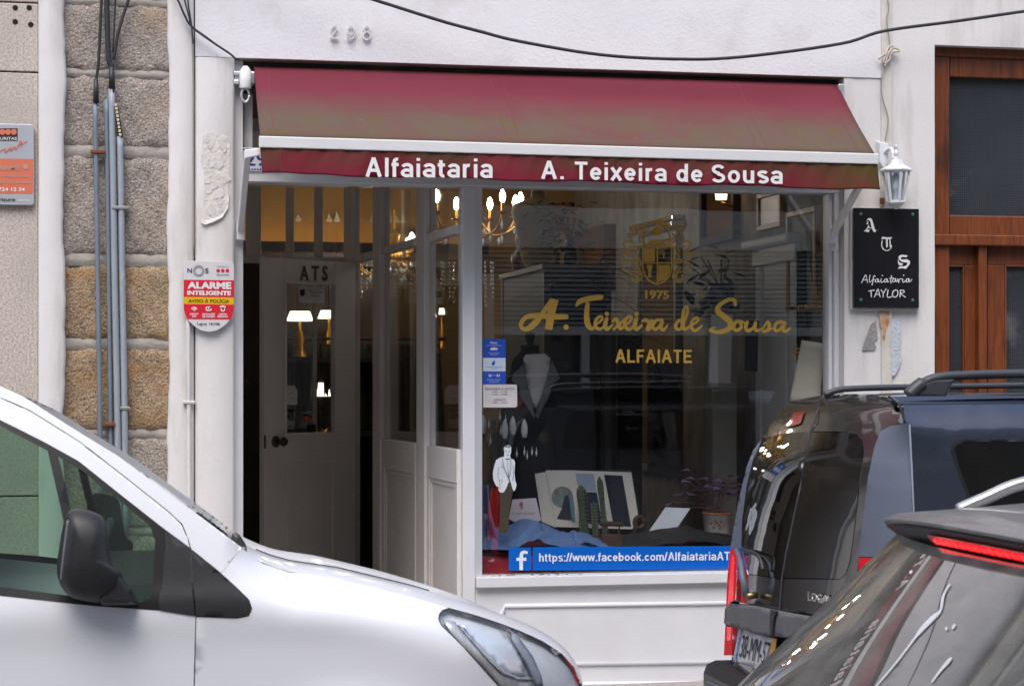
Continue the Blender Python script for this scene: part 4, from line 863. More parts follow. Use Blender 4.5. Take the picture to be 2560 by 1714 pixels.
# shelf with a hidden warm lamp washing the back wall
sz1, sz0 = at(900, 606, YR-.3).z, at(900, 632, YR-.3).z
SH = thing('cove_shelf', 'dark shelf along the back wall with a warm lamp hidden behind it', 'shelf', ((XLR+A_.x)/2, YR-.15, sz0))
box('front_board', XLR+.01, 1.0, YR-.3, YR-.27, sz0, sz1, BLK, SH); box('bottom_board', XLR+.01, 1.0, YR-.269, YR-.002, sz0, sz0+.02, DARKIN, SH)
box('cornice', XLR+.01, 1.0, YR-.34, YR-.301, sz0-.11, sz0-.001, wood('oak_cornice', srgb(70, 46, 26), srgb(110, 76, 44)), SH)
box('lamp_strip', XLR+.1, .9, YR-.2, YR-.15, sz0+.03, sz0+.05, mat('warm_lamp_strip', (1, .7, .3), .5, emit=(1.0, .62, .24), estr=3.5), SH)
for i, px in enumerate((752, 830, 850, 905, 940, 985, 1001, 1017)):
    b = at(px, 0, YR-.22); zb = sz1-.03+.0; h = .0+.012*(i % 3)
    S_ = thing('model_sailboat', ('small white model sailboat with a tall sail on the lit shelf', 'small white model sailboat with a squat sail on the lit shelf')[i % 2], 'model boat', (b.x, YR-.22, sz1+.16), 'model boats on the back wall')
    z0 = at(900, 553, YR-.02).z
    MB().add([(b.x-.02, YR-.02, z0+.012), (b.x+.02, YR-.02, z0+.012), (b.x-.004, YR-.02, z0+.05+h)], [(0, 1, 2)]).build('sail', PAPER, S_, solid=.004)
    MB().prism([(b.x-.028, z0+.01), (b.x+.028, z0+.01), (b.x+.018, z0-.008), (b.x-.018, z0-.008)], YR-.03, YR-.01).build('hull', PAPER, S_)
LT = thing('wall_letters', 'dark cut letters reading ALFAIATE high on the lit ochre wall', 'lettering', at(1010, 589, YR-.02))
for ch, p0, p1 in zip('ALFAIATE', (978, 992, 1006, 1017, 1032, 1037, 1051, 1064), (991, 1003, 1015, 1030, 1036, 1050, 1063, 1074)):
    mb = MB(); text(mb, ch, at(p0, 588, YR-.02), at(p1, 588, YR-.02), at(900, 571, YR).z-at(900, 588, YR).z, bold=.02); mb.build('letter', DARKIN, LT, solid=.015)
# chandeliers
def chandelier(name, label, c, r, n, lit=True, drop=.22, hz=.0, ceil=True, gold=GOLD):
    c = Vector(c); T = thing(name, label, 'chandelier', c)
    MB().lathe(c, [(.012, .34), (.012, .2), (.05, .16), (.03, .1), (.06, .04), (.075, -.02), (.04, -.09), (.02, -.12), (.028, -.15), (.0, -.18)], 14).build('column', gold, T, autos=40)
    if ceil: MB().tube([c+Vector((0, 0, .34)), (c.x, c.y, ZC)], .006, 6).build('chain', gold, T)
    for k in range(n):
        a = 2*math.pi*k/n+.3; d = Vector((math.cos(a), math.sin(a), 0))
        arm = catmull([c+d*.05+Vector((0, 0, -.02)), c+d*r*.45+Vector((0, 0, -.13)), c+d*r*.82+Vector((0, 0, -.1)), c+d*r+Vector((0, 0, .0))], 5)
        A = MB().tube(arm, .007, 7).build('arm', gold, T, smooth=True)
        e = c+d*r
        MB().lathe(e, [(.008, -.01), (.034, .004), (.036, .01), (.012, .012), (.011, .07)], 12).build('candle_cup', gold, A, autos=40)
        MB().lathe(e, [(.01, .071), (.017, .09), (.021, .108), (.017, .13), (.008, .15), (.0, .158)], 10).build('bulb', BULB if lit else mat('unlit_opal_bulb', srgb(196, 196, 196), .35), A, smooth=True)
        for j, rr in enumerate((.98, .62)):
            p = c+d*r*rr+Vector((0, 0, -.035-.08*j)); MB().lathe(p, [(.002, .0), (.003, -.02), (.011, -.045), (.004, -.07), (.0, -.075)], 6).build('crystal_drop', CRYS, A)
    for k in range(n*2):
        a = math.pi*k/n; p = c+Vector((math.cos(a)*.1, math.sin(a)*.1, -.08)); MB().lathe(p, [(.002, 0), (.007, -.02), (.009, -.035), (.0, -.05)], 6).build('crystal_drop', CRYS, T)
    return T
cc = at(1178, 540, 3.3)
chandelier('chandelier', 'gilt chandelier with lit candle bulbs hanging near the window', cc, .34, 9)
c2 = at(845, 650, 4.6)
T2 = chandelier('chandelier', 'crystal chandelier seen through the open doorway', (A_.x+.28, 4.5, at(900, 640, 4.5).z), .3, 8)
# crystal curtain strings behind the side panes
cs = mat('crystal_strings', srgb(210, 206, 190), .12, .3, spec=1.0)
CT2 = thing('crystal_curtain', 'curtain of hanging crystal beads behind the entrance side panes', 'bead curtain', (A_.x+.4, 4.0, 2.0))
rn = random.Random(3)
for k in range(34):
    x = A_.x-.25+k*.035+rn.uniform(-.01, .01); y = 3.9+rn.uniform(-.08, .08); z0 = at(900, 655, 3.9).z; L = rn.uniform(.18, .34); mb = MB()
    n = int(L/.03)
    for j in range(n): r = rn.uniform(.005, .011); mb.lathe((x+rn.uniform(-.004, .004), y, z0-j*.03), [(.001, .013), (r, .004), (r, -.004), (.001, -.013)], 5)
    o = mb.build('bead_string', cs, CT2); o['kind'] = 'stuff'
# room lamps; those behind the door pane are added to imitate its reflections
LAMPW = mat('lit_white_lamp', (1, .97, .9), .4, emit=(1, .9, .74), estr=1.8)
def pane_lamp(px, py, Y, w, h, lab):
    p = at(px, py, Y); T = thing('pane_lamp', lab, 'lamp', (p.x, Y, p.z-.3))
    MB().lathe(p, [(w*.5, -h/2), (w*.36, h/2)], 14).build('lamp_shade', LAMPW, T, smooth=True)
    MB().lathe((p.x, Y, p.z-h/2), [(.012, 0), (.012, -.06), (.04, -.12), (.03, -.2), (.06, -.26)], 12).build('lamp_base', GOLD, T, autos=40)
pane_lamp(1079, 782, 4.4, .07, .06, 'small lit lamp behind the entrance side pane'); pane_lamp(1104, 778, 5.2, .05, .05, 'smaller lit lamp behind the first side pane')
pane_lamp(750, 790, 4.6, .2, .07, 'wide lit shade added for a bright reflection in the door pane'); pane_lamp(822, 786, 5.0, .17, .06, 'second lit shade added for a reflection in the door pane')
pane_lamp(808, 973, 4.7, .11, .1, 'bright low lamp added for a reflection in the door pane'); pane_lamp(828, 926, 5.2, .16, .05, 'narrow lit lamp added for a high reflection in the door pane')
for y_, py_, lab in ((4.9, 790, 'dark shelf added to carry the reflection lamps behind the door pane'), (4.95, 973, 'lower dark shelf added under the reflection lamps')):
    zl = at(790, py_, 4.7).z-.31; tag(box('lamp_shelf', XLR+.02, A_.x+.25, 4.45, 5.25, zl-.03, zl, BLK, None), lab, 'shelf')
# tall dark furniture closing the view behind the entrance
WD = wood('dark_walnut', srgb(38, 26, 18), srgb(70, 48, 32))
CB = thing('dark_wardrobe', 'tall dark wardrobe standing behind the entrance doorway', 'wardrobe', (A_.x-.2, 5.4, zfl))
box('carcass', XLR+.05, A_.x+.4, 5.3, 5.72, zfl, at(900, 690, 5.3).z, WD, CB, .005)
for k in range(3):
    x0 = XLR+.07+k*(A_.x+.36-XLR)/3; box('door', x0, x0+(A_.x+.3-XLR)/3, 5.28, 5.299, zfl+.1, at(900, 700, 5.3).z, WD, CB, .006)
CU = thing('hanging_garments', 'row of dark garments hanging beyond the doorway', 'garments', (A_.x+.1, 4.75, zfl))
for k in range(9):
    x = A_.x-.45+k*.13; g = (34+k*5 % 17, 30+k*3 % 13, 30)
    MB().grid(lambda u, v, x=x: (x+(u-.5)*.2*(.6+.5*v), 4.7+.05*math.sin(u*9+v*3), 1.95-1.25*v), 8, 10).build('garment', mat('garment%d' % k, srgb(*g), .9, bump=.3, bs=40), CU, smooth=True, solid=.02)
MB().tube([(A_.x-.55, 4.7, 1.99), (A_.x+.7, 4.7, 1.99)], .012, 8).build('rail', BLK, CU)

# ---------------------------------------------------------------- furniture along the window
# grey cabinet whose side faces the entrance
xc0 = at(1360, 660, 2.2).x
def cab(px0, px1, ytop0, X):                 # a face in a plane x = X between two photograph columns
    return atx(px0, ytop0, X), atx(px1, ytop0, X)
CBN = thing('grey_cabinet', 'tall grey cabinet with pale edging carrying the bust and flowers', 'cabinet', (xc0+.3, 2.2, zfl))
Xc = .55; f0 = atx(1362, 660, Xc); f1 = atx(1256, 685, Xc); ztopc = f0.z
box('carcass', Xc, .96, f0.y, f1.y, zfl, ztopc-.03, GREYC, CBN); box('top', Xc-.02, .98, f0.y-.02, f1.y+.02, ztopc-.029, ztopc, mat('cream_edge', srgb(150, 142, 118), .6), CBN)
for a in (f0.y, f1.y-.03): box('edge_strip', Xc-.006, Xc, a, a+.03, zfl, ztopc-.03, MATS['cream_edge'], CBN)
for k in range(1): box('drawer_front', Xc+.04, Xc+.37, f0.y-.012, f0.y-.001, zfl+.1, ztopc-.1, mat('slate_front', srgb(60, 62, 64), .5), CBN, .004)
def bust(name, label, c, h, w, m, knob=True, base=True, parent=None):
    c = Vector(c); T = thing(name, label, 'mannequin', c)
    prof = [(.16, 0), (.3, .12), (.36, .35), (.43, .6), (.5, .78), (.46, .88), (.25, .94), (.14, .97), (.13, 1.05), (.0, 1.06)]
    MB().lathe(c, [(r*w, z*h) for r, z in prof], 24, sy=.55).build('torso', m, T, smooth=True)
    MB().lathe(c+Vector((0, 0, 1.055*h)), [(.12*w, 0), (.1*w, .03*h), (.05*w, .06*h), (.03*w, .1*h), (.05*w, .14*h), (.0, .17*h)], 16).build('neck_cap', BLK if knob else m, T, autos=40)
    if base: MB().lathe((c.x, c.y, c.z), [(.1, 0), (.1, .012), (.015, .02), (.012, .001)], 16).build('foot', BLK, T)
    return T
pb = atx(1346, 655, Xc+.16); bz = at(1346, 478, pb.y).z
bust('display_bust', 'pale cloth covered bust on the grey cabinet', (pb.x, pb.y, ztopc+.001), (bz-ztopc)/1.06, .36, IVORY, False)
# roses in a vase
def leaf(mb, p, d, L, W, up=(0, 0, 1), mi=0, bend=.3):
    p, d, up = Vector(p), Vector(d).normalized(), Vector(up); s = d.cross(up)
    s = s.normalized() if s.length > 1e-3 else Vector((1, 0, 0)); n = s.cross(d)
    pts = []
    for t, k in ((0, .15), (.3, .9), (.6, 1), (.85, .5), (1, .03)):
        q = p+d*L*t-n*(bend*L*t*t); pts.append((q-s*W*k/2, q+n*W*.12*k, q+s*W*k/2))
    vs = [v for g in pts for v in g]; fs = []
    for i in range(4):
        for j in range(2): fs.append((i*3+j, i*3+j+1, i*3+j+4, i*3+j+3))
    mb.add(vs, fs, mi)
LEAF = mat('dark_leaf', srgb(38, 46, 34), .55, var=.3, vs=20); ROSE = mat('peach_rose', srgb(206, 128, 92), .7, var=.2, vs=60)
yv = f0.y+.25; vb = at(1425, 655, yv)
VA = thing('rose_vase', 'vase of peach roses standing on the grey cabinet', 'vase', (vb.x, yv, ztopc+.001))
MB().lathe((vb.x, yv, ztopc+.002), [(.03, 0), (.045, .04), (.035, .12), (.025, .16), (.03, .18)], 14).build('vase', mat('dark_glazed_vase', srgb(60, 56, 58), .2), VA, smooth=True)
rn = random.Random(21); mb = MB(); zc_ = at(1410, 560, yv).z
for k in range(110):
    a, r = rn.uniform(0, 6.28), abs(rn.gauss(.1, .06)); p = Vector((vb.x-.05+r*math.cos(a), yv+r*math.sin(a)*.7, zc_+rn.uniform(-.16, .14)))
    leaf(mb, p, (math.cos(a), math.sin(a), rn.uniform(-.4, .7)), rn.uniform(.04, .08), .03)
for k in range(12): a = rn.uniform(0, 6.28); mb.tube([(vb.x, yv, ztopc+.16), (vb.x-.04+.08*math.cos(a), yv+.06*math.sin(a), zc_+.04)], .003, 4)
FO = mb.build('foliage', LEAF, VA); FO['kind'] = 'stuff'
for x, y in ((1404, 519), (1392, 522), (1382, 518), (1425, 524), (1381, 556), (1404, 570), (1395, 545), (1418, 565), (1436, 527)):
    c = at(x, y, yv-.1); mb = MB()
    for k in range(14):
        a = k*2.4; r = .006+.0016*k; leaf(mb, c+Vector((r*math.cos(a)*.4, r*math.sin(a)*.4, 0)), (math.cos(a), math.sin(a)-.3, .9-.05*k), .018+.0012*k, .024, bend=-.3)
    mb.build('rose', ROSE, VA)
# figurine and box on the cabinet
fg = atx(1303, 660, Xc+.12)
FG = thing('figurine', 'small dark porcelain figurine with a round patterned base beside the bust', 'figurine', (fg.x, fg.y, ztopc))
MB().lathe((fg.x, fg.y, ztopc+.001), [(.05, 0), (.055, .03), (.07, .08), (.065, .13), (.03, .17), (.028, .2), (.04, .22), (.038, .26), (.01, .29), (.0, .295)], 14).build('body', mat('figurine_glaze', srgb(120, 100, 84), .4, var=.5, vs=40, col2=srgb(40, 30, 28)), FG, smooth=True)
MB().tube([(fg.x-.03, fg.y-.02, ztopc+.24), (fg.x+.05, fg.y-.03, ztopc+.27)], .012, 6).build('hat', BLK, FG)
bx_ = atx(1335, 655, Xc+.2); tag(MB().box(bx_.x, bx_.x+.2, bx_.y+.1, bx_.y+.3, ztopc+.001, ztopc+.16).build('dark_box', WD, None, bevel=.004), 'dark wooden box behind the figurine on the cabinet', 'box')
# palm
yp = 1.6; pp = at(1500, 900, yp)
PL = thing('palm_plant', 'tall arching palm with thin dark fronds near the middle of the window', 'plant', (pp.x, yp, zfl))
MB().lathe((pp.x, yp, zfl+.001), [(.1, 0), (.14, .02), (.17, .28), (.18, .3), (.15, .3)], 16).build('pot', mat('terracotta', srgb(130, 74, 52), .8), PL, smooth=True)
mb = MB(); rn = random.Random(31); zt0 = at(1500, 760, yp).z
for k in range(8): mb.tube([(pp.x+rn.uniform(-.03, .03), yp+rn.uniform(-.03, .03), zfl+.25), (pp.x+rn.uniform(-.05, .05), yp+rn.uniform(-.05, .05), zt0+rn.uniform(-.2, .2))], .006, 5)
mb.build('stems', mat('palm_stem', srgb(60, 58, 40), .7), PL)
mb = MB()
for k in range(46):
    a = rn.uniform(0, 6.28); z0 = zt0+rn.uniform(-.25, .28); L = rn.uniform(.2, .46); p = Vector((pp.x, yp, z0))
    leaf(mb, p, (math.cos(a), math.sin(a)*.6, rn.uniform(.1, .9)), L, .02, bend=rn.uniform(.5, 1.1))
mb.build('fronds', mat('palm_frond', srgb(44, 50, 40), .55, var=.25), PL)['kind'] = 'stuff'

# suited mannequin
ym = .85; mc = at(1338, 1000, ym)
SU = thing('suit_mannequin', 'tailor mannequin in a dark jacket with white shirt and grey lapels', 'mannequin', (mc.x, ym, zfl))
pm = lambda x, y, d=0: at(x, y, ym+d)
def su(poly_, d, m, name, th=.012, bul=.05):
    xm = sum(p[0] for p in poly_)/len(poly_); hw = max(abs(p[0]-xm) for p in poly_)
    mb = MB(); patch(mb, poly_, lambda x, y: pm(x, y, d+bul*((x-1338)/150)**2), 9, bstep=9); o = mb.build(name, m, SU, smooth=True, recalc=False); o.modifiers.new('t', 'SOLIDIFY').thickness = th; return o
JK = mat('dark_suiting', srgb(46, 47, 50), .9, var=.12, vs=60, bump=.2, bs=300); LAP = mat('grey_lapel', srgb(112, 118, 120), .9, bump=.2, bs=300); SHIRT = mat('white_shirt', srgb(226, 222, 220), .8)
MB().lathe((mc.x, ym+.14, zfl+.45), [(.14, 0), (.17, .3), (.2, .6), (.19, .78), (.1, pm(1338, 900).z-zfl-.45), (.055, pm(1338, 878).z-zfl-.45), (.05, pm(1338, 868).z-zfl-.45)], 20, sy=.6).build('torso', JK, SU, smooth=True)
MB().lathe((mc.x, ym+.14, pm(1338, 868).z), [(.055, 0), (.05, .015), (.02, .02), (.024, .045), (.03, .065), (.022, .085), (.0, .095)], 14).build('neck_knob', BLK, SU, autos=40)
MB().lathe((mc.x, ym+.14, zfl+.001), [(.18, 0), (.18, .02), (.02, .04), (.02, .46)], 16).build('stand', BLK, SU, autos=40)
su([(1285, 915), (1310, 893), (1322, 890), (1338, 960), (1356, 890), (1368, 893), (1440, 920), (1478, 950), (1490, 1100), (1480, 1330), (1285, 1330), (1240, 1300), (1255, 1050), (1268, 950)], .06, JK, 'jacket')
su([(1308, 896), (1314, 886), (1362, 884), (1376, 896), (1366, 960), (1345, 1020), (1338, 1030), (1322, 980)], .048, SHIRT, 'shirt', .004)
su([(1282, 935), (1312, 905), (1318, 970), (1338, 1040), (1334, 1046), (1300, 990), (1296, 968), (1280, 952)], .03, LAP, 'lapel'); su([(1378, 900), (1398, 945), (1382, 960), (1372, 990), (1344, 1046), (1338, 1038), (1360, 975), (1370, 930)], .03, LAP, 'lapel')

# right wall: mirror, pictures, door, boards
WHT = mat('white_door_paint', srgb(210, 210, 206), .5, var=.04)
def wq(x, y, d=0.0): return atx(x, y, XR-d)
def wallpanel(name, label, cat, x0, x1, y0, y1, fw, mf, mi, d=.03, group=None, bev=.004, mat_in=None):
    """a framed thing hung on the right wall; x0..x1 photograph columns, y0..y1 rows at the near edge"""
    a, b = wq(x1, y0), wq(x0, y0); zt, zb = wq(x1, y0).z, wq(x1, y1).z; yn, yf = a.y, b.y
    T = thing(name, label, cat, (XR, (yn+yf)/2, zb), group)
    box('canvas', XR-d*.6, XR-.001, yn+fw, yf-fw, zb+fw, zt-fw, mi, T)
    for q in ((yn, yf, zt-fw, zt), (yn, yf, zb, zb+fw), (yn, yn+fw, zb+fw+.0005, zt-fw-.0005), (yf-fw, yf, zb+fw+.0005, zt-fw-.0005)): box('frame', XR-d, XR-.001, *q, mf, T, bev)
    return T
WGD = wood('dark_gilt_wood', srgb(50, 30, 18), srgb(104, 66, 30)); WGL = wood('pale_gold_wood', srgb(150, 112, 62), srgb(196, 158, 100))
wallpanel('framed_picture', 'dark heavy wooden frame with a gilt inner edge on the wall', 'picture', 1466, 1540, 560, 720, .12, WGD, GOLD, .1)
wallpanel('framed_picture', 'large black framed dark painting high on the wall', 'picture', 1766, 1852, 440, 598, .05, BLK, mat('dark_painting', srgb(34, 30, 26), .12, var=.5, vs=4), .05)
wallpanel('framed_picture', 'small brown picture in a pale gold frame near the door top', 'picture', 1903, 1962, 470, 566, .03, WGL, mat('brown_picture', srgb(74, 56, 44), .3, var=.4, vs=9), .03)
T = wallpanel('framed_picture', 'gold framed fashion sketch with tall dark figures', 'picture', 1985, 2058, 515, 772, .03, WGL, mat('aged_paper', srgb(150, 144, 126), .7), .05)
mb = MB(); XS = XR-.04
strokes(mb, [[(2016, 580, 5), (2022, 620, 9), (2030, 690, 4), (2040, 745, 3)], [(2036, 560, 6), (2040, 620, 10), (2042, 680, 4), (2044, 735, 3)], [(2003, 610, 2), (2004, 655, 2)]], lambda x, y: atx(x, y, XS), dirn=(-1, 0, 0)); mb.build('sketch', MATS['print_black'], T, recalc=False)
T = wallpanel('wall_mirror', 'tall wall mirror with a chrome crown and white frame', 'mirror', 1606, 1706, 575, 1190, .05, mat('silver_frame', srgb(150, 150, 146), .35, .5), mat('mirror_glass', (.5, .53, .55), .04, 1.0), .05)
for k in range(2):
    z = wq(1706, 545).z+.045*k; a, b = wq(1714-k*3, 545), wq(1600, 545); box('crown', XR-.1+.015*k, XR-.001, a.y, b.y, z-.06, z-.025, mat('chrome', (.7, .7, .7), .15, 1.0), T, .006)
# a white panelled door in the wall
a, b = wq(2008, 600), wq(1908, 600); zt = wq(2008, 606).z
DR = thing('panelled_door', 'white panelled door with moulded frame in the right wall', 'door', (XR, (a.y+b.y)/2, zfl))
box('leaf', XR-.03, XR-.002, a.y+.09, b.y-.09, zfl, zt-.1, WHT, DR)
for q in ((a.y, a.y+.085), (b.y-.085, b.y)):
    box('architrave', XR-.05, XR-.0015, q[0], q[1], zfl, zt-.1, WHT, DR, .01)
box('head', XR-.06, XR-.0015, a.y-.03, b.y+.03, zt-.099, zt, WHT, DR, .008); box('cornice', XR-.12, XR-.0015, a.y-.06, b.y+.06, zt+.001, zt+.05, WHT, DR, .012)
for z0, z1 in ((.3, 1.0), (1.1, zt-.25)): box('raised_panel', XR-.045, XR-.0305, a.y+.16, b.y-.16, z0, z1, WHT, DR, .012)
# dark drape between door and window frame
DP = MB().grid(lambda u, v: (XR-.035-.02*math.sin(u*16), yF+.35+(a.y-yF-.38)*u, 2.4-1.6*v), 24, 6).build('dark_drape', mat('black_velvet', srgb(34, 28, 28), .9), None, smooth=True); tag(DP, 'black drape between the white door and the window frame', 'curtain')
PPR = MB(); PPR.grid(lambda u, v: at(2004+58*u-30*v*(1-u*.6), 850+8*u+150*v, .26-.06*u+.03*math.sin(v*3)), 8, 10); tag(PPR.build('paper_roll', mat('pattern_paper', srgb(196, 190, 176), .8, var=.05), None, smooth=True, solid=.002), 'tall curled sheet of cream pattern paper by the right frame', 'paper')
for k, y in enumerate((1, 0, 2)):
    mbh = MB().tube(catmull([at(1983, 862+k*9, .36), at(1996, 872+k*9, .35), at(2010, 862+k*9, .34)], 4), .004, 6); tag(mbh.build('gold_hanger_chain', GOLD, None, smooth=True), ('upper', 'middle', 'lowest')[k]+' of three gold loops hanging beside the pattern paper', 'chain', 'gold loops')
# boards, poster, tie picture, pots
def card(name, label, cat, pts, Y, m, th=.006):
    return tag(MB().hexa([at(x, y, Y) for x, y in pts], [at(x, y, Y+th) for x, y in pts]).build(name, m), label, cat)
card('white_board', 'white card with pale scroll pattern behind the script lettering', 'board', [(1778, 786), (1831, 786), (1826, 958), (1772, 956)], 1.05, PAPER)
card('tie_picture', 'narrow framed picture of a navy necktie', 'picture', [(1864, 800), (1897, 802), (1893, 930), (1861, 926)], .95, mat('navy_print', srgb(40, 42, 58), .4, var=.2, vs=20))
T = thing('fashion_poster', 'poster of a man in a dark suit in a white frame', 'poster', at(1655, 1190, 2.0))
def tcard(nm, pts, Y, m, parent, th=.006): return MB().hexa([at(x, y, Y) for x, y in pts], [at(x, y, Y+th) for x, y in pts]).build(nm, m, parent)
tcard('sheet', [(1618, 900), (1706, 906), (1706, 1190), (1618, 1180)], 2.0, mat('poster_grey', srgb(104, 102, 96), .5), T)
mb = MB(); strokes(mb, [[(1628, 925, 0.1), (1640, 920, 16), (1648, 950, 20)], [(1622, 960), (1640, 950), (1660, 962), (1690, 955), (1704, 985), (1704, 1030), (1622, 1030)], [(1655, 1070, 8), (1660, 1090, 16), (1672, 1110, 12)], [(1636, 1095, 10), (1644, 1130, 18), (1660, 1140, 10)]], lambda x, y: at(x, y, 1.998)); text(mb, 'EM', at(1624, 1166, 1.997), at(1640, 1166, 1.997), .03, bold=.02)
mb.build('print', MATS['print_black'], T, recalc=False)
for k, (x0, x1, y0, y1, c) in enumerate(((1500, 1542, 820, 1180, (84, 80, 84)), (1545, 1606, 820, 1180, (64, 66, 66)))): tag(box('cupboard_door', at(x0, 0, 2.6).x, at(x1, 0, 2.6).x, 2.6, 2.64, zfl, at(x0, y0, 2.6).z, mat('cup%d' % k, srgb(*c), .5), None, .006), ('mauve grey cupboard door behind the palm', 'slate cupboard door beside the mauve one')[k], 'cupboard')
yq = 1.35
PO = thing('foliage_plant', 'dark round leaved plant in a blue and white ceramic pot', 'plant', at(1802, 770, yq))
pc_ = at(1802, 768, yq); rp = (at(1835, 768, yq)-at(1770, 768, yq)).length/2
MB().lathe(pc_, [(rp*.6, 0), (rp*.9, .03), (rp, .1), (rp*.96, .14), (rp*.8, .135)], 18).build('pot', mat('blue_white_ceramic', srgb(150, 150, 156), .3, var=.4, vs=40, col2=srgb(70, 74, 110)), PO, smooth=True)
mb = MB(); rn = random.Random(5)
for k in range(34):
    x, y = rn.uniform(1715, 1830), rn.uniform(612, 790); c = at(x, y, yq+rn.uniform(-.15, .15)); leaf(mb, c, (rn.uniform(-1, 1), rn.uniform(-.6, .2), rn.uniform(-.5, .6)), rn.uniform(.07, .11), rn.uniform(.06, .09), bend=.15)
for k in range(7): mb.tube([pc_+Vector((0, 0, .1)), at(rn.uniform(1725, 1825), rn.uniform(630, 700), yq)], .004, 4)
mb.build('foliage', LEAF, PO)['kind'] = 'stuff'
tag(box('plant_stand', pc_.x-.075, pc_.x+.075, yq-.075, yq+.075, zfl, pc_.z-.001, mat('pale_green_stand', srgb(150, 154, 144), .6, var=.1), None, .006), 'pale green grey pedestal under the ceramic plant pot', 'stand')
tag(box('low_partition', at(1500, 0, 3.0).x, at(1600, 0, 3.0).x, 3.0, 3.05, zfl, at(1500, 1060, 3.0).z, mat('partition', srgb(52, 46, 44), .6), None, .006), 'low dark partition behind the window display', 'partition')
# lamp added in place of the chandelier's reflection in the dark painting
sp = wq(1803, 487, .12); S_ = thing('added_glow_lamp', 'small lit lamp added for a chandelier reflection in the dark painting', 'lamp', sp)
MB().lathe(sp, [(.034, -.03), (.042, .03)], 12).build('lamp_shade', mat('added_amber_glow', (1, .8, .5), .4, emit=(1, .72, .38), estr=1.6), S_, smooth=True); MB().tube([sp+Vector((0, 0, -.05)), sp+Vector((.115, 0, -.08))], .01, 6).build('bracket', GOLD, S_)  # shade and bracket belong to the added lamp only

# ================================================================ the window display
zD0 = at(1500, 1369, .35).z; yd0, yd1 = YG+.02, 1.0
PLT = thing('display_platform', 'low display platform covered in crimson cloth behind the glass', 'platform', (.6, .5, zfl))
box('deck', xM2+.01, XR-.005, yd0+.07, yd1, zfl, zD0-.006, WD, PLT)
CRIM = mat('crimson_velvet', srgb(132, 18, 40), .9, var=.25, vs=9, bump=.3, bs=30)
MB().grid(lambda u, v: (xM2+.012+(XR-xM2-.02)*u, yd0+.01+.012*math.sin(u*47)*max(0, 1-v*9)+(yd1-yd0-.01)*v, zwb-.03+(zD0-zwb+.03)*min(1, (v/.085))**.7+.006*math.sin(u*40+v*3)*math.sin(v*9)), 110, 48).build('cloth', CRIM, PLT, smooth=True)
from mathutils import noise as mnoise
def cloth_heap(name, label, cx, y, w, d, h, m, seed, cat='cloth'):
    def f(u, v):
        X, Yy = u*2-1, v*2-1; r = math.sqrt(X*X+Yy*Yy*.8); env = max(0, 1-r**2.4)**.75*(.8+.2*math.cos(X*2+.6))
        wv = mnoise.noise(Vector((X*1.3+seed, Yy*1.2, seed*.3)))
        s1 = math.sin(4.2*X+4.5*wv+1.8*Yy+seed); s2 = math.sin(9*X-5*Yy+8*wv+seed*2); s3 = mnoise.noise(Vector((X*2+seed, Yy*2, 3)))
        z = h*env*(.66+.13*s1+.07*s2+.12*s3+.03*math.sin(21*X-7*Yy+14*wv)); f2 = .5+.5*math.sin(17*X+6*Yy+9*wv)
        return (cx+X*w/2*(1+.08*math.sin(Yy*5+seed)), y+Yy*d/2*(1+.1*math.sin(X*6+seed)), zD0+.012+max(z, 0)+.004*f2)
    return tag(MB().grid(f, 110, 50).build(name, m, None, smooth=True), label, cat)
DEN = mat('denim_blue_cloth', srgb(84, 112, 158), .9, var=.1, vs=50, bump=.2, bs=250); BKC = mat('black_cloth', srgb(24, 25, 29), .9, var=.15, bump=.2, bs=200)
zz = lambda py, Y, px=1500: at(px, py, Y).z-zD0
cloth_heap('draped_cloth', 'crumpled denim blue cloth at the left of the display', at(1330, 1370, .36).x, .36, .62, .36, zz(1278, .36), DEN, 4)
cloth_heap('draped_cloth', 'folded end of blue cloth trailing towards the iron', at(1450, 1370, .34).x, .36, .36, .26, zz(1318, .34), DEN, 9)
DC = MB().grid(lambda u, v: at(1207+14*u+34*v*v*u, 1212+150*v, .24+.05*math.sin(u*5)+.05*v), 6, 12); tag(DC.build('hanging_cloth', DEN, None, smooth=True, solid=.003), 'blue cloth hanging at the left edge of the window', 'cloth')
cloth_heap('draped_cloth', 'black cloth spread along the right of the display', at(1700, 1370, .4).x, .4, .85, .38, zz(1310, .4), BKC, 14)
# sample book
ybk = .62
BK = thing('sample_book', 'open fabric sample book with photographs leaning in the display', 'book', at(1470, 1318, ybk))
BPAP = mat('book_paper', srgb(208, 205, 198), .7, var=.03)
def bq(nm, pts, d, m, parent, dt=.0): 
    fn = lambda x, y: at(x, y, ybk+d+.0007*(1320-y)*.9)
    return MB().add([fn(x, y) for x, y in pts], [tuple(f) for f in tessellate_polygon([[Vector((x, y, 0)) for x, y in pts]])]).build(nm, m, parent, recalc=False)
o = bq('left_page', [(1364, 1175), (1430, 1175), (1448, 1318), (1390, 1316)], 0, BPAP, BK); o = bq('right_page', [(1430, 1175), (1578, 1180), (1596, 1292), (1580, 1322), (1448, 1318)], 0, BPAP, BK)
bq('page_block', [(1337, 1184), (1364, 1179), (1390, 1318), (1355, 1304)], .006, BPAP, BK); bq('back_cover', [(1335, 1180), (1580, 1172), (1600, 1292), (1585, 1326), (1390, 1324), (1350, 1306)], .03, BLK, BK)
bq('fabric_swatch', [(1438, 1182), (1484, 1184), (1492, 1228), (1446, 1226)], -.003, mat('pale_blue_swatch', srgb(150, 162, 184), .9), BK); bq('fabric_swatch', [(1446, 1228), (1492, 1230), (1506, 1310), (1460, 1308)], -.003, mat('ink_swatch', srgb(40, 42, 52), .9), BK); bq('fabric_swatch', [(1510, 1186), (1556, 1188), (1578, 1316), (1534, 1312)], -.003, mat('navy_swatch', srgb(26, 30, 46), .9), BK)
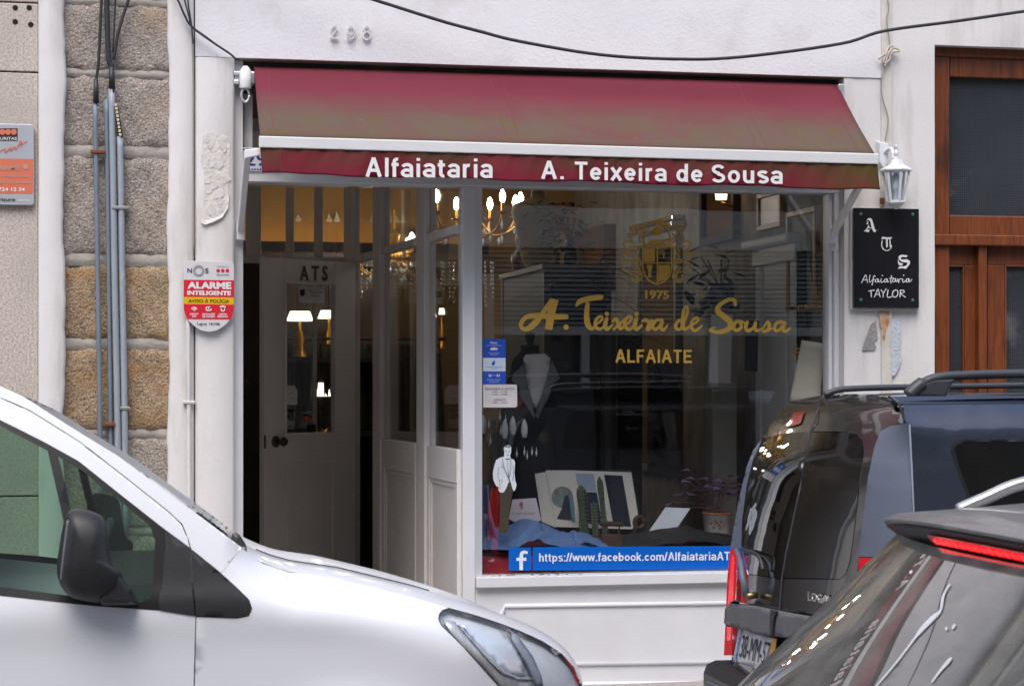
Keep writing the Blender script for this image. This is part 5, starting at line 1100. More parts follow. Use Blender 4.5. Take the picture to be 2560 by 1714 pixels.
ph = bq('photograph', [(1406+27*math.cos(a), 1242+27*math.sin(a)) for a in [2*math.pi*k/20 for k in range(20)]], -.003, mat('round_photo', srgb(150, 128, 108), .6, var=.5, vs=30, col2=srgb(120, 150, 150)), BK)
bq('print', [(1412, 1240), (1420, 1236), (1426, 1262), (1436, 1300), (1392, 1296), (1404, 1272)], -.0045, mat('photo_dark', srgb(30, 32, 46), .7), ph); bq('print', [(1422, 1236), (1432, 1234), (1437, 1270), (1438, 1304), (1430, 1304), (1426, 1268)], -.0055, mat('photo_blue', srgb(96, 130, 140), .7), ph)
# card with the house lettering
EN = card('envelope', 'pale printed card with a crest beside the blue cloth', 'card', [(1281, 1248), (1340, 1244), (1353, 1300), (1300, 1312), (1272, 1296)], .45, mat('lilac_paper', srgb(196, 190, 200), .8))
mb = MB(); text(mb, 'A Teixeira de Sousa', at(1280, 1286, .448), at(1336, 1284, .448), .012); strokes(mb, [[(1300, 1262, 5), (1304, 1256, 6), (1304, 1270, 5)]], lambda x, y: at(x, y, .448)); mb.build('print', mat('print_rust', srgb(150, 100, 90), .7), EN)
# cacti
CAC = mat('cactus_green', srgb(56, 76, 52), .7, var=.3, vs=30); THN = mat('cactus_spines', srgb(150, 140, 110), .8)
for x0, y0, x1, y1, w, lab in ((1462, 1336, 1452, 1212, 22, 'thick ribbed cactus in front of the sample book'), (1490, 1336, 1484, 1252, 15, 'short ribbed cactus between the two taller ones'), (1516, 1318, 1498, 1190, 14, 'slim leaning cactus in front of the sample book')):
    a, b = at(x0, y0, .5), at(x1, y1, .5); a = Vector((a.x, .5, zD0+.01)); r = w/2*.00205
    T = thing('cactus', lab, 'cactus', a, 'cacti in the window'); d = (b-a); mb = MB(); n = 14; seg = 20; vs = []; fs = []
    for i in range(n+1):
        t = i/n; c = a+d*t; R_ = r*(1.0 if t < .85 else math.sqrt(max(.02, 1-((t-.85)/.15)**2)))*(.9+.1*math.sin(t*9))
        vs += [c+Vector((math.cos(k*2*math.pi/seg), math.sin(k*2*math.pi/seg), 0))*R_*(1 if k % 4 else 1.28)*(1 if k % 4 != 2 else .8) for k in range(seg)]
    for i in range(n):
        for k in range(seg): fs.append((i*seg+k, i*seg+(k+1) % seg, (i+1)*seg+(k+1) % seg, (i+1)*seg+k))
    fs.append(tuple(range(n*seg, (n+1)*seg))); mb.add(vs, fs).build('stem', CAC, T, smooth=True)
    mb = MB()
    for i in range(1, n):
        for k in range(0, seg, 4): c = a+d*(i/n)+Vector((math.cos(k*2*math.pi/seg), math.sin(k*2*math.pi/seg), 0))*r*1.25; mb.box(c.x-.002, c.x+.002, c.y-.002, c.y+.002, c.z-.003, c.z+.003)
    mb.build('spines', THN, T)['kind'] = 'stuff'
    MB().lathe((a.x, a.y, zD0+.009), [(r*1.3, 0), (r*1.5, .035), (r*1.3, .036)], 12).build('pot', MATS['terracotta'], T)
# charcoal iron
ic = at(1532, 1356, .3); IR = mat('rusty_cast_iron', srgb(78, 54, 46), .75, .3, var=.3, vs=30)
IT = thing('charcoal_iron', 'antique rusty charcoal iron with a bar handle', 'iron', (ic.x, .3, zD0+.01))
sx = (at(1560, 1356, .3).x-at(1504, 1356, .3).x)
MB().hexa([(ic.x-sx*.55, .27, zD0+.012), (ic.x+sx*.35, .25, zD0+.012), (ic.x+sx*.55, .3, zD0+.012), (ic.x+sx*.35, .35, zD0+.012), (ic.x-sx*.55, .33, zD0+.012)], [(ic.x-sx*.5, .275, zD0+.075), (ic.x+sx*.3, .255, zD0+.075), (ic.x+sx*.45, .3, zD0+.075), (ic.x+sx*.3, .345, zD0+.075), (ic.x-sx*.5, .325, zD0+.075)]).build('body', IR, IT, bevel=.004)
MB().tube([(ic.x-sx*.42, .3, zD0+.07), (ic.x-sx*.48, .3, zD0+.13), (ic.x+sx*.3, .3, zD0+.125), (ic.x+sx*.25, .3, zD0+.07)], .007, 6).build('handle_posts', IR, IT); MB().tube([(ic.x-sx*.55, .3, zD0+.135), (ic.x+sx*.45, .3, zD0+.128)], .014, 8).build('handle', IR, IT, smooth=True)
hp = at(1598, 1305, .42); HT = thing('old_clamp', 'old brown iron clamp with a round eye behind the black cloth', 'tool', (hp.x, .42, zD0+.01))
MB().tube(catmull([(hp.x+.026*math.cos(a), .42, hp.z+.03*math.sin(a)) for a in [2*math.pi*k/10 for k in range(10)]], 2, True), .012, 8).build('eye', IR, HT, smooth=True); MB().tube([(hp.x-.02, .42, hp.z-.02), (hp.x-.035, .42, zD0+.012)], .012, 7).build('stem', IR, HT)
PPW = card('letter_sheet', 'white printed sheet lying over the black cloth', 'paper', [(1664, 1267), (1726, 1270), (1690, 1322), (1638, 1334), (1623, 1326)], .36, mat('letter_white', srgb(214, 220, 232), .7), .002)
# potted oxalis
yo_ = .5; po = at(1792, 1330, yo_)
OX = thing('oxalis_plant', 'purple leaved oxalis in a white floral pot', 'plant', (po.x, yo_, po.z))
rp = (at(1828, 1300, yo_)-at(1757, 1300, yo_)).length/2; zpt = at(1792, 1284, yo_).z
MB().lathe((po.x, yo_, zD0+.01), [(rp*.72, 0), (rp*.78, .02), (rp, zpt-zD0-.012), (rp*1.04, zpt-zD0-.01), (rp*.9, zpt-zD0-.012)], 22).build('pot', mat('white_floral_pot', srgb(204, 202, 196), .3), OX, smooth=True)
mb = MB(); 
for x, y in ((1778, 1308), (1784, 1318), (1792, 1306), (1798, 1312), (1803, 1304), (1810, 1314), (1788, 1300), (1800, 1320)): strokes(mb, [[(x, y, 3.2)]], lambda X, Y: at(X, Y, yo_-rp-.004))
mb.build('floral_print', mat('pot_print', srgb(96, 84, 70), .5, var=.5, vs=90, col2=srgb(150, 60, 60)), OX, recalc=False)
MB().lathe((po.x, yo_, zpt), [(rp*1.0, -.004), (rp*1.05, .004), (rp*.98, .010), (rp*.7, .008)], 20).build('inner_pot', MATS['terracotta'], OX)
mb = MB(); ms = MB(); rn = random.Random(17)
for k in range(30):
    x, y = rn.uniform(1672, 1850), rn.uniform(1168, 1284)
    if y > 1240 and x > 1770: y -= 50
    c = at(x, y, yo_+rn.uniform(-.1, .1)); a0 = rn.uniform(0, 6)
    ms.tube(catmull([(po.x+rn.uniform(-.03, .03), yo_, zpt+.02), (c.x*.5+po.x*.5, c.y, (c.z+zpt)/2+.03), c], 3), .0014, 4)
    for j in range(3):
        a = a0+j*2.094; d = Vector((math.cos(a), math.sin(a)*.7, -.25)); s = Vector((-d.y, d.x, 0)).normalized()
        mb.add([c, c+d*.06+s*.034, c+d*.05, c+d*.06-s*.034], [(0, 1, 2), (0, 2, 3)])
mb.build('leaves', mat('purple_oxalis_leaf', srgb(98, 72, 106), .6, var=.25, vs=20), OX)['kind'] = 'stuff'; ms.build('stalks', mat('oxalis_stalk', srgb(120, 90, 80), .7), OX)['kind'] = 'stuff'
# unlit candelabra with crystal drops at the left
ycn = .42; kc_ = at(1262, 1110, ycn)
CA = thing('candelabra', 'dark crystal candelabra with unlit white bulbs behind the left frame', 'candelabra', (kc_.x, ycn, zD0))
MB().lathe((kc_.x-.06, ycn, zD0+.01), [(.07, 0), (.06, .02), (.02, .05), (.016, .2), (.03, .24), (.018, .3), (.03, .34), (.012, kc_.z-zD0+.12)], 14).build('column', WD, CA, autos=40)
for x, y, dy in ((1262, 1090, -.04), (1282, 1081, .06), (1311, 1088, 0.0), (1208, 1078, .04)):
    p = at(x, y, ycn+dy); s_ = MB().tube(catmull([(kc_.x-.06, ycn, p.z-.06), ((kc_.x-.06+p.x)/2, ycn+dy*.5, p.z-.09), (p.x, ycn+dy, p.z-.01)], 4), .006, 6).build('arm', BLK, CA, smooth=True)
    MB().lathe(p, [(.012, -.012), (.014, .0), (.0185, .02), (.018, .045), (.012, .07), (.003, .088)], 12).build('bulb', mat('unlit_opal_bulb', srgb(196, 196, 196), .35), s_, smooth=True)
for x, y in ((1292, 1132), (1311, 1128), (1318, 1138), (1330, 1128), (1341, 1130), (1250, 1040), (1264, 1050), (1252, 1076), (1222, 1060), (1226, 1100)):
    p = at(x, y, ycn-.02); MB().lathe(p, [(.001, .028), (.002, .012), (.006, -.004), (.0, -.024)], 6).build('crystal_drop', CRYS, CA)

# ================================================================ lettering and stickers on the glass (parts of the pane)
GV = mat('gold_vinyl', srgb(196, 156, 66), .5, var=.05, vs=20)
YS = YG-.0012
q3 = lambda x, y: at(1290+x/3.2986, 720+y/3.2986, YS)
scr = [[(322, 92, 62), (292, 200, 64), (268, 340, 64)]]
scr2 = [[(292, 98, 26), (225, 200, 32), (155, 290, 44), (95, 335, 34), (52, 330, 30), (42, 290, 28), (85, 240, 32), (170, 226, 36), (300, 236, 38), (412, 236, 34)], [(413, 322, 21)],
        [(500, 142, 18), (530, 108, 34), (600, 88, 36), (700, 74, 34)], [(590, 132, 28), (582, 220, 36), (592, 300, 38), (625, 335, 26), (655, 310, 16)],
        [(648, 305, 12), (690, 278, 16), (712, 248, 18), (692, 233, 18), (660, 262, 22), (655, 315, 26), (690, 338, 22), (732, 308, 14)], [(748, 252, 24), (735, 300, 28), (748, 338, 26), (795, 305, 14)], [(748, 213, 18)],
        [(795, 272, 14), (825, 252, 22), (842, 292, 26), (860, 335, 24), (892, 315, 14)], [(902, 254, 18), (852, 295, 16), (806, 340, 18)], [(892, 312, 12), (932, 282, 16), (952, 248, 18), (930, 233, 18), (900, 265, 22), (900, 318, 26), (935, 340, 22), (978, 308, 14)],
        [(992, 252, 24), (978, 300, 28), (992, 340, 26), (1038, 305, 14)], [(992, 213, 18)], [(1040, 275, 14), (1066, 262, 24), (1095, 275, 22), (1125, 266, 18), (1098, 300, 26), (1084, 342, 26), (1128, 318, 12)],
        [(1205, 264, 20), (1155, 266, 22), (1126, 312, 24), (1146, 340, 22), (1178, 318, 18), (1208, 266, 20), (1194, 320, 26), (1212, 345, 22), (1248, 308, 12)],
        [(1385, 266, 20), (1342, 268, 22), (1315, 315, 24), (1338, 342, 22), (1372, 310, 18), (1412, 205, 18), (1410, 152, 16), (1384, 180, 20), (1372, 285, 28), (1388, 338, 26), (1436, 312, 14)], [(1432, 318, 12), (1478, 288, 16), (1502, 258, 18), (1484, 243, 18), (1450, 276, 22), (1446, 326, 26), (1480, 350, 22), (1532, 308, 14)],
        [(1806, 138, 22), (1800, 102, 26), (1752, 96, 26), (1678, 140, 30), (1664, 192, 36), (1722, 238, 40), (1768, 288, 38), (1748, 338, 34), (1672, 362, 26), (1598, 348, 18), (1640, 322, 12)],
        [(1852, 276, 20), (1816, 278, 22), (1792, 322, 24), (1818, 350, 22), (1856, 322, 22), (1852, 278, 20), (1892, 290, 12)], [(1905, 282, 24), (1892, 325, 26), (1916, 352, 24), (1956, 322, 18), (1975, 282, 22), (1967, 325, 26), (1988, 352, 22), (2030, 332, 12)],
        [(2032, 336, 12), (2074, 278, 18), (2088, 312, 26), (2072, 348, 24), (2034, 356, 18)], [(2090, 345, 10), (2120, 330, 12)], [(2206, 282, 20), (2158, 282, 22), (2128, 326, 24), (2150, 354, 22), (2184, 330, 18), (2216, 282, 20), (2198, 330, 26), (2218, 358, 22), (2262, 326, 12)]]
mb = MB(); strokes(mb, scr, q3, flat=True); strokes(mb, [[(p[0], p[1], p[2]*(1.22 if len(s) > 1 else 1.05)) for p in s] for s in scr2], q3, base=.0006); mb.build('script_lettering', GV, GP, recalc=False)
q4 = lambda x, y: at(1540+x/7.125, 540+y/7.125, YS)
half = [[(350, 165), (270, 190), (258, 240), (318, 292), (300, 360), (258, 388), (312, 492), (210, 440), (138, 484), (142, 525), (180, 562), (190, 604), (272, 622), (240, 692), (198, 712), (182, 660), (136, 662), (136, 722), (155, 782), (240, 780), (258, 850), (178, 850), (114, 882), (146, 962), (232, 955), (240, 1026), (290, 985), (352, 1012), (366, 990)],
        [(300, 1050), (280, 1110), (312, 1170), (380, 1172), (462, 1100), (450, 1020), (405, 935), (365, 892), (440, 872), (430, 790), (390, 756), (364, 780), (398, 815), (345, 835), (295, 800), (318, 775)], [(342, 782), (360, 702), (400, 640), (420, 562), (475, 540)], [(470, 312), (420, 362), (432, 472)], [(240, 540), (382, 545), (342, 650)], [(362, 168), (460, 190), (482, 250), (545, 252), (525, 322), (500, 400), (502, 492), (585, 512)], [(382, 182), (386, 332)], [(308, 920), (392, 982), (432, 1050)], [(370, 1000), (398, 1080), (370, 1140), (310, 1120)]]
cr = []
for h in half:
    cr.append([(x, y, 25) for x, y in h]); cr.append([(1470-x, y, 25) for x, y in h])
cr += [[(742, 262, 82)], [(562, 512), (588, 442), (660, 418), (822, 418), (868, 512)], [(800, 120, 55)], [(735, 100, 45)], [(862, 165, 45)], [(890, 210, 30)], [(640, 275, 16), (668, 330, 14), (720, 300, 12)], [(470, 130), (690, 108), (690, 132), (470, 168)],
       [(495, 575), (690, 575), (690, 818), (495, 818)], [(752, 870), (965, 870), (958, 1000), (880, 1130), (752, 1175)], [(545, 868), (655, 868), (640, 940), (622, 1000), (640, 1090), (560, 1090), (580, 1000), (560, 940)], [(850, 690, 26), (845, 760, 18)],
       [(470, 545, 26), (1000, 545, 26)], [(735, 548, 24), (735, 1200, 24)], [(480, 840, 22), (990, 840, 22)]]
mb = MB(); strokes(mb, cr, q4, n=3); strokes(mb, [[(480, 550, 26), (478, 760, 26), (480, 920, 26), (520, 1060, 26), (610, 1160, 28), (735, 1208, 30), (860, 1160, 28), (950, 1060, 26), (990, 920, 26), (992, 760, 26), (990, 550, 26)]], q4); mb.build('crest', GV, GP, recalc=False)
mb = MB(); text(mb, '1975', at(1613, 746, YS), at(1673, 747, YS), .043, bold=.035); mb.build('year_lettering', GV, GP, recalc=False)
mb = MB(); sans(mb, 'ALFAIATE', (1538, 906), (1730, 907), 33, lambda x, y: at(x, y, YS), .17); mb.build('name_lettering', GV, GP, recalc=False)
# blue strip with the web address
FB = mat('facebook_blue', srgb(0, 92, 186), .35, var=.02)
mb = MB(); mb.add([at(x, y, YS) for x, y in ((1272, 1368), (1328, 1367.5), (1328, 1425), (1272, 1425.5))], [(0, 1, 2, 3)]); mb.build('blue_strip', FB, GP, recalc=False)
mb = MB(); mb.add([at(x, y, YS) for x, y in ((1332, 1367), (2040, 1362), (2040, 1420), (1332, 1425))], [(0, 1, 2, 3)]); STP = mb.build('blue_strip', FB, GP, recalc=False)
WV = mat('strip_white', srgb(216, 222, 232), .4)
mb = MB(); sans(mb, 'https://www.facebook.com/AlfaiatariaATS', (1347, 1403), (1841, 1399), 21, lambda x, y: at(x, y, YS-.0015), .16, .06); mb.build('address_lettering', WV, STP, recalc=False)
mb = MB(); strokes(mb, [[(1319, 1381, 7), (1310, 1379, 8), (1304, 1384, 9), (1303, 1400, 9), (1303, 1424, 9)], [(1291, 1397, 8), (1316, 1397, 8)]], lambda x, y: at(x, y, YS-.0015), flat=True); mb.build('f_mark', WV, STP, recalc=False)
# health notice, opening hours, paper gentleman
mb = MB()
for y0, y1 in ((847, 894), (928, 960)): MB().add([at(x, y, YS) for x, y in ((1207.5, y0), (1264, y0), (1264, y1), (1207.5, y1))], [(0, 1, 2, 3)]).build('blue_notice', mat('notice_blue', srgb(36, 82, 186), .4, var=.03), GP, recalc=False)
mb = MB(); mb.add([at(x, y, YS) for x, y in ((1207.5, 894.3), (1264, 894.3), (1264, 927.7), (1207.5, 927.7))], [(0, 1, 2, 3)]); mb.build('white_notice', mat('notice_white', srgb(206, 218, 232), .4), GP, recalc=False)
YT = YS-.0014
mb = MB(); ptext(mb, 'Porto.', (1226, 859), (1244, 859), 5.4, YT, bold=.03); ptext(mb, 'Uso de máscara', (1222, 883), (1248, 883), 2.6, YT); ptext(mb, 'obrigatório', (1226, 887), (1245, 887), 2.6, YT); ptext(mb, 'Mantenha a distância', (1218, 950), (1252, 950), 2.8, YT); ptext(mb, 'de segurança', (1224, 955), (1247, 955), 2.8, YT)
strokes(mb, [[(1228, 872, 5), (1235, 871.5, 7), (1242, 872, 5)], [(1216, 863.3, .8), (1254, 863.3, .8)], [(1223, 936, 2.5), (1223.5, 941, 2)], [(1227, 936, 2.5), (1227, 941, 2)], [(1243, 936, 2.5), (1243, 941, 2)], [(1248, 936, 2.5), (1247.5, 941, 2)], [(1231, 938, .8), (1240, 938, .8)]], lambda x, y: at(x, y, YT)); mb.build('notice_print', W2, GP, recalc=False)
mb = MB(); strokes(mb, [[(1236, 903, 4), (1233, 909, 8)], [(1216, 917, .8), (1255, 917, .8)], [(1228, 921, .7), (1243, 921, .7)]], lambda x, y: at(x, y, YT)); mb.build('notice_print', MATS['notice_blue'], GP, recalc=False)
hs = [(1207.5, 960.6), (1289, 960.6), (1292.5, 964), (1293, 1014), (1289, 1018), (1207.5, 1018)]
mb = MB(); mb.add([at(x, y, YS-.002) for x, y in hs], [tuple(range(6))]); HS = mb.build('hours_plate', mat('plate_white', srgb(206, 202, 202), .4), GP, recalc=False, solid=.003)
mb = MB()
for t, a, b, y, h in (('SEGUNDA A SEXTA', 1213, 1286, 974, 5), ('9.00h - 12.30h', 1230, 1268, 980.5, 3.6), ('14.30h - 19.00h', 1229, 1269, 987, 3.6), ('SÁBADO', 1235, 1264, 1001, 5), ('9.00h - 13.00h', 1230, 1268, 1007.5, 3.6)): ptext(mb, t, (a, y), (b, y), h, YS-.0055, bold=.005)
mb.build('print', mat('plate_print', srgb(96, 92, 92), .6), HS, recalc=False)
q5 = lambda x, y: at(1180+x/3.563, 960+y/3.563, YS); q6 = lambda x, y: at(1180+x/3.563, 960+y/3.563, YS-.0016)
mb = MB(); jac = [(283, 565), (300, 545), (330, 543), (350, 560), (348, 610), (340, 635), (345, 660), (375, 672), (384, 700), (378, 790), (385, 860), (397, 890), (390, 930), (372, 953), (355, 915), (345, 870), (325, 875), (305, 925), (285, 960), (255, 965), (235, 945), (238, 915), (215, 905), (190, 850), (185, 790), (200, 720), (215, 675), (245, 655), (285, 642), (288, 610)]
strokes(mb, [jac], q5); mb.build('paper_figure', mat('figure_white', srgb(208, 216, 224), .5), GP, recalc=False)
mb = MB(); strokes(mb, [[(322, 878), (345, 872), (365, 950), (340, 1080), (325, 1290), (310, 1325), (240, 1325), (245, 1200), (252, 1060), (246, 968), (288, 962), (306, 926)]], q5); mb.build('paper_trousers', mat('figure_brown', srgb(62, 54, 44), .5), GP, recalc=False)
mb = MB(); strokes(mb, [[(296, 556, 8), (312, 552, 10), (338, 560, 8)], [(296, 596, 4), (308, 598, 4)], [(322, 600, 4), (336, 598, 4)], [(308, 628, 4), (326, 628, 4)], [(303, 664, 8), (320, 668, 6), (336, 662, 8)], [(270, 660, 4), (285, 740, 4), (322, 830, 4)], [(345, 670, 4), (345, 760, 4), (330, 830, 4)], [(316, 690, 3), (320, 760, 3), (328, 840, 8), (338, 870, 8)], [(236, 740, 3), (230, 820, 3), (245, 880, 3), (250, 940, 3)], [(245, 855, 3), (270, 850, 3), (262, 880, 3)], [(255, 740, 3), (270, 725, 3), (278, 750, 3)], [(365, 720, 3), (370, 800, 3), (358, 860, 3)]], q6, n=3); mb.build('figure_lines', MATS['print_black'], GP, recalc=False)
# ================================================================ vehicles
WHITEP = mat('white_car_paint', srgb(234, 237, 243), .36, var=.01, vs=2, coat=.7)
WHITEP.node_tree.nodes['Principled BSDF'].inputs['Coat Roughness'].default_value = .12
PLB = mat('black_car_plastic', (.02, .02, .022), .5, var=.15, vs=30, bump=.06, bs=400, bd=.001)
SEAL = mat('window_seal_rubber', (.012, .012, .013), .4)
GAP = mat('panel_gap', (.05, .05, .06), .9)
CGLASS = glass('car_side_glass', (.55, .72, .62), 1.5, dirt=.02, boost=1.5)
TYRE = mat('tyre_rubber', (.02, .02, .02), .85, bump=.2, bs=60); RIM = mat('alloy', (.5, .5, .52), .3, .9)
UND = mat('underbody', (.015, .015, .015), .9)
def wheel(parent, x, y, r, w, s):
    W = MB().lathe((x, y, r), [(r*.62, -w*.5), (r*.9, -w*.5), (r, -w*.32), (r, w*.32), (r*.9, w*.5), (r*.62, w*.5)], 32, 'Y').build('wheel', TYRE, parent, autos=40)
    mb = MB().lathe((x, y, r), [(r*.63, -w*.42), (r*.63, w*.42)], 28, 'Y'); mb.lathe((x, y+s*w*.3, r), [(r*.2, -.03), (r*.2, .03)], 16, 'Y')
    for k in range(5):
        a = 2*math.pi*k/5; d = Vector((math.cos(a), 0, math.sin(a))); n = Vector((-d.z, 0, d.x))*r*.1; c = Vector((x, y+s*w*.4, r))
        mb.hexa([c+d*r*.15-n, c+d*r*.15+n, c+d*r*.62+n*.7, c+d*r*.62-n*.7], [p+Vector((0, -s*.03, 0)) for p in (c+d*r*.15-n, c+d*r*.15+n, c+d*r*.62+n*.7, c+d*r*.62-n*.7)])
    mb.build('rim', RIM, W, autos=40)
# ---------------------------------------------------------------- white van: its near flank
YV = -3.72; WV_ = 1.80; YVF = YV+WV_
zbelt = at(240, 1500, YV).z
def Sv(px, py):
    z = at(px, py, YV).z
    s = .20*max(0, z-zbelt)+.12*max(0, z-zbelt)**2-.012*math.exp(-((z-(zbelt-.05))/.07)**2)+.012
    if px > 1000: s += .34*((px-1000)/470)**2.4
    if px > 560 and py > 1340:
        zs = at(px, shl(px), YV).z; s += .13*max(0, 1-(zs-z)/.17)**2.4*min(1, (px-560)/160)*min(1, (py-1340)/60)
    k_ = max(0, (zbelt-.09)-z); s += .05*k_*k_/(k_+.06)
    r_ = math.hypot(px-880, py-2045); s -= .014*math.exp(-((r_-285)/45)**2)*(1 if py < 2000 else 0)
    return s
SHL = [(489, 1290), (553, 1345), (605, 1376), (656, 1408), (723, 1429), (844, 1447), (932, 1468), (1028, 1491), (1090, 1509), (1122, 1518.5), (1154, 1525.5), (1204, 1541), (1250, 1556), (1300, 1575), (1357, 1600), (1405, 1632), (1434, 1664), (1454, 1704), (1462, 1760), (1466, 1850)]
SIL = [(605, 1370), (656, 1391), (723, 1407), (760, 1413), (844, 1424), (932, 1445), (1028, 1469), (1121, 1495), (1204, 1523), (1250, 1540), (1300, 1560), (1357, 1587), (1405, 1619), (1434, 1654), (1454, 1692), (1463, 1745), (1467, 1840)]
def lin(P, x):
    if x <= P[0][0]: return P[0][1]
    for a, b in zip(P, P[1:]):
        if x <= b[0]: return a[1]+(b[1]-a[1])*(x-a[0])/(b[0]-a[0])
    return P[-1][1]
def shl(x): return lin(SHL, x)
def vp(px, py, o=0.0): return at(px, py, YV+Sv(px, py)+o)
def far(p): return Vector((p[0]+.06, 2*(YV+WV_/2)-p[1], p[2]-.06))      # the van stands a little skewed and leans to the gutter
VAN = thing('white_van', 'white delivery van with black mirror and plastic window corner facing right', 'van', (vp(0, 1500).x-1, YV+.9, 0))
def vpart(name, poly_, m, step=22, o=0.0, holes=(), parent=None, thick=0.0, both=True, smooth=True):
    mb = MB(); patch(mb, poly_, lambda x, y: vp(x, y, o), step, holes, bstep=step*.7); q = mb.build(name, m, parent or VAN, smooth=smooth, recalc=False)
    if thick: md = q.modifiers.new('t', 'SOLIDIFY'); md.thickness = thick; md.offset = 0
    if both:
        m2 = MB(); m2.add([far(p) for p in mb.v], [f[::-1] for f in mb.f]); q2 = m2.build(name, m, parent or VAN, smooth=smooth, recalc=False)
        if thick: md = q2.modifiers.new('t', 'SOLIDIFY'); md.thickness = thick; md.offset = 0
    return q
sil_p = [(-420, 840), (-250, 880), (-120, 920), (0, 965), (64, 994), (163, 1058), (296, 1140), (420, 1231), (494, 1285), (605, 1368)]
gapl = [(-420, 884), (-250, 918), (-120, 952), (0, 994), (74, 1026), (197, 1103), (321, 1199), (424, 1281), (454, 1310), (468, 1342), (475, 1367)]
seal_o = [(-420, 935), (-250, 968), (-120, 1004), (0, 1049), (49, 1073), (118, 1108), (197, 1152), (296, 1231), (390, 1305), (412, 1322)]
belt = [(489, 1539), (400, 1525), (237, 1514), (0, 1488), (-200, 1468), (-420, 1452)]
vpart('windscreen_pillar', sil_p+[(553, 1431), (478, 1371)]+[(x+1.5, y-1.5) for x, y in gapl[::-1]], WHITEP, 8)
vpart('door_frame', [(x-.5, y+1) for x, y in gapl]+[(412, 1322)]+seal_o[::-1][1:], WHITEP, 8)
DRV = vpart('door', belt+[(-420, 2010), (480, 2010), (484, 1714), (487, 1600)], WHITEP, 30)
fend = [(491, 1541), (592, 1545), (622, 1539), (631, 1521), (623, 1498), (592, 1467), (553, 1432), (605, 1369)]+[p for p in SHL if p[0] > 640 and p[0] < 1130]+[(1106, 1523), (1098, 1533), (1095, 1546), (1103, 1563), (1127, 1586), (1158, 1617), (1194, 1657), (1223, 1690), (1246, 1715), (1300, 1782), (1400, 1806), (1462, 1790), (1466, 1850), (1440, 1990), (1300, 2000)]
wcx, wcy, wr = 880, 2045, 265
fend += [(wcx+wr*math.cos(R(a)), wcy+wr*math.sin(R(a))) for a in range(-10, -171, -10)]+[(590, 2010), (483, 2010), (487, 1714), (489.5, 1600)]
vpart('front_wing', fend, WHITEP, 26)
vpart('wing_edge', [(1104, 1518.5)]+[p for p in SHL if 1105 < p[0] < 1460]+[(1453, 1706), (1434, 1666), (1405, 1633), (1357, 1600), (1300, 1575), (1250, 1555), (1204, 1543), (1146, 1527), (1122, 1524), (1109, 1528), (1100, 1531)], WHITEP, 8) if False else None
vpart('mirror_corner', [(412, 1322), (475, 1368), (476, 1440), (487.5, 1538), (400, 1524), (395, 1500), (408, 1450), (412, 1380)], PLB, 20, -.004)
vpart('corner_trim', [(477, 1370), (553, 1432.5), (592, 1468), (622, 1499), (629, 1521), (620, 1537), (592, 1543), (490, 1539), (486, 1480)], PLB, 20, -.003)
gl_ = [(-420, 950), (-250, 983), (-120, 1019), (0, 1063), (118, 1125), (197, 1170), (296, 1247), (375, 1313), (388, 1350), (383, 1470), (375, 1495), (345, 1507), (237, 1496), (0, 1466), (-420, 1432)]
vpart('window_seal', seal_o+[(410, 1400), (404, 1480), (398, 1524)]+belt[1:], SEAL, 26, -.001, [gl_])
GLS = vpart('side_window', gl_, CGLASS, 40, .004)
vpart('window_divider', [(118, 1122), (143, 1130), (152, 1165), (176, 1268), (205, 1400), (222, 1496), (196, 1496), (180, 1400), (158, 1296)], SEAL, 26, -.0005)
# mirror: a rounded shell on a foot
mo = [(173, 1276), (197, 1271), (237, 1280), (262, 1300), (271, 1360), (284, 1414), (306, 1434), (301, 1473), (281, 1493), (247, 1505), (197, 1498), (168, 1485), (148, 1453), (142, 1414), (153, 1335), (163, 1295)]
def mirror_shell(name, m, off, depth, scale=1.0):
    cx, cy = 220, 1392; rows = []
    for k in range(8):
        t = k/7; sc_ = scale*(math.sqrt(max(0, 1-(t*.97)**2.6))); yv = YV-.02-off-depth*t
        rows.append([at(cx+(x-cx)*(sc_ if k else scale), cy+(y-cy)*(sc_ if k else scale), yv) for x, y in catmull([Vector((a, b, 0)) for a, b in mo], 2, True) for _ in (0,)] if False else [at(cx+(p.x-cx)*sc_, cy+(p.y-cy)*sc_, yv) for p in catmull([Vector((a, b, 0)) for a, b in mo], 3, True)])
    n = len(rows[0]); vs = [p for r in rows for p in r]; fs = []
    for i in range(7):
        for j in range(n): fs.append((i*n+j, i*n+(j+1) % n, (i+1)*n+(j+1) % n, (i+1)*n+j))
    fs += [tuple(range(n)), tuple(range(7*n, 8*n))]
    q = MB().add(vs, fs).build(name, m, VAN, autos=60)
    MB().add([far(p) for p in vs], fs).build(name, m, VAN, autos=60); return q
MS = mirror_shell('side_mirror', PLB, .02, .1)
mf = MB().hexa([at(x, y, YV+.0) for x, y in ((262, 1440), (300, 1432), (332, 1470), (352, 1512), (250, 1514))], [at(x, y, YV-.1) for x, y in ((262, 1440), (298, 1436), (322, 1476), (326, 1508), (250, 1506))]); mf.build('mirror_foot', PLB, VAN, bevel=.012, bseg=3)
MB().tube(catmull([at(170, 1300, YV-.135), at(160, 1380, YV-.14), at(152, 1452, YV-.13)], 6), .004, 6).build('mirror_rim', mat('grey_trim', (.16, .16, .17), .4), VAN, smooth=True)
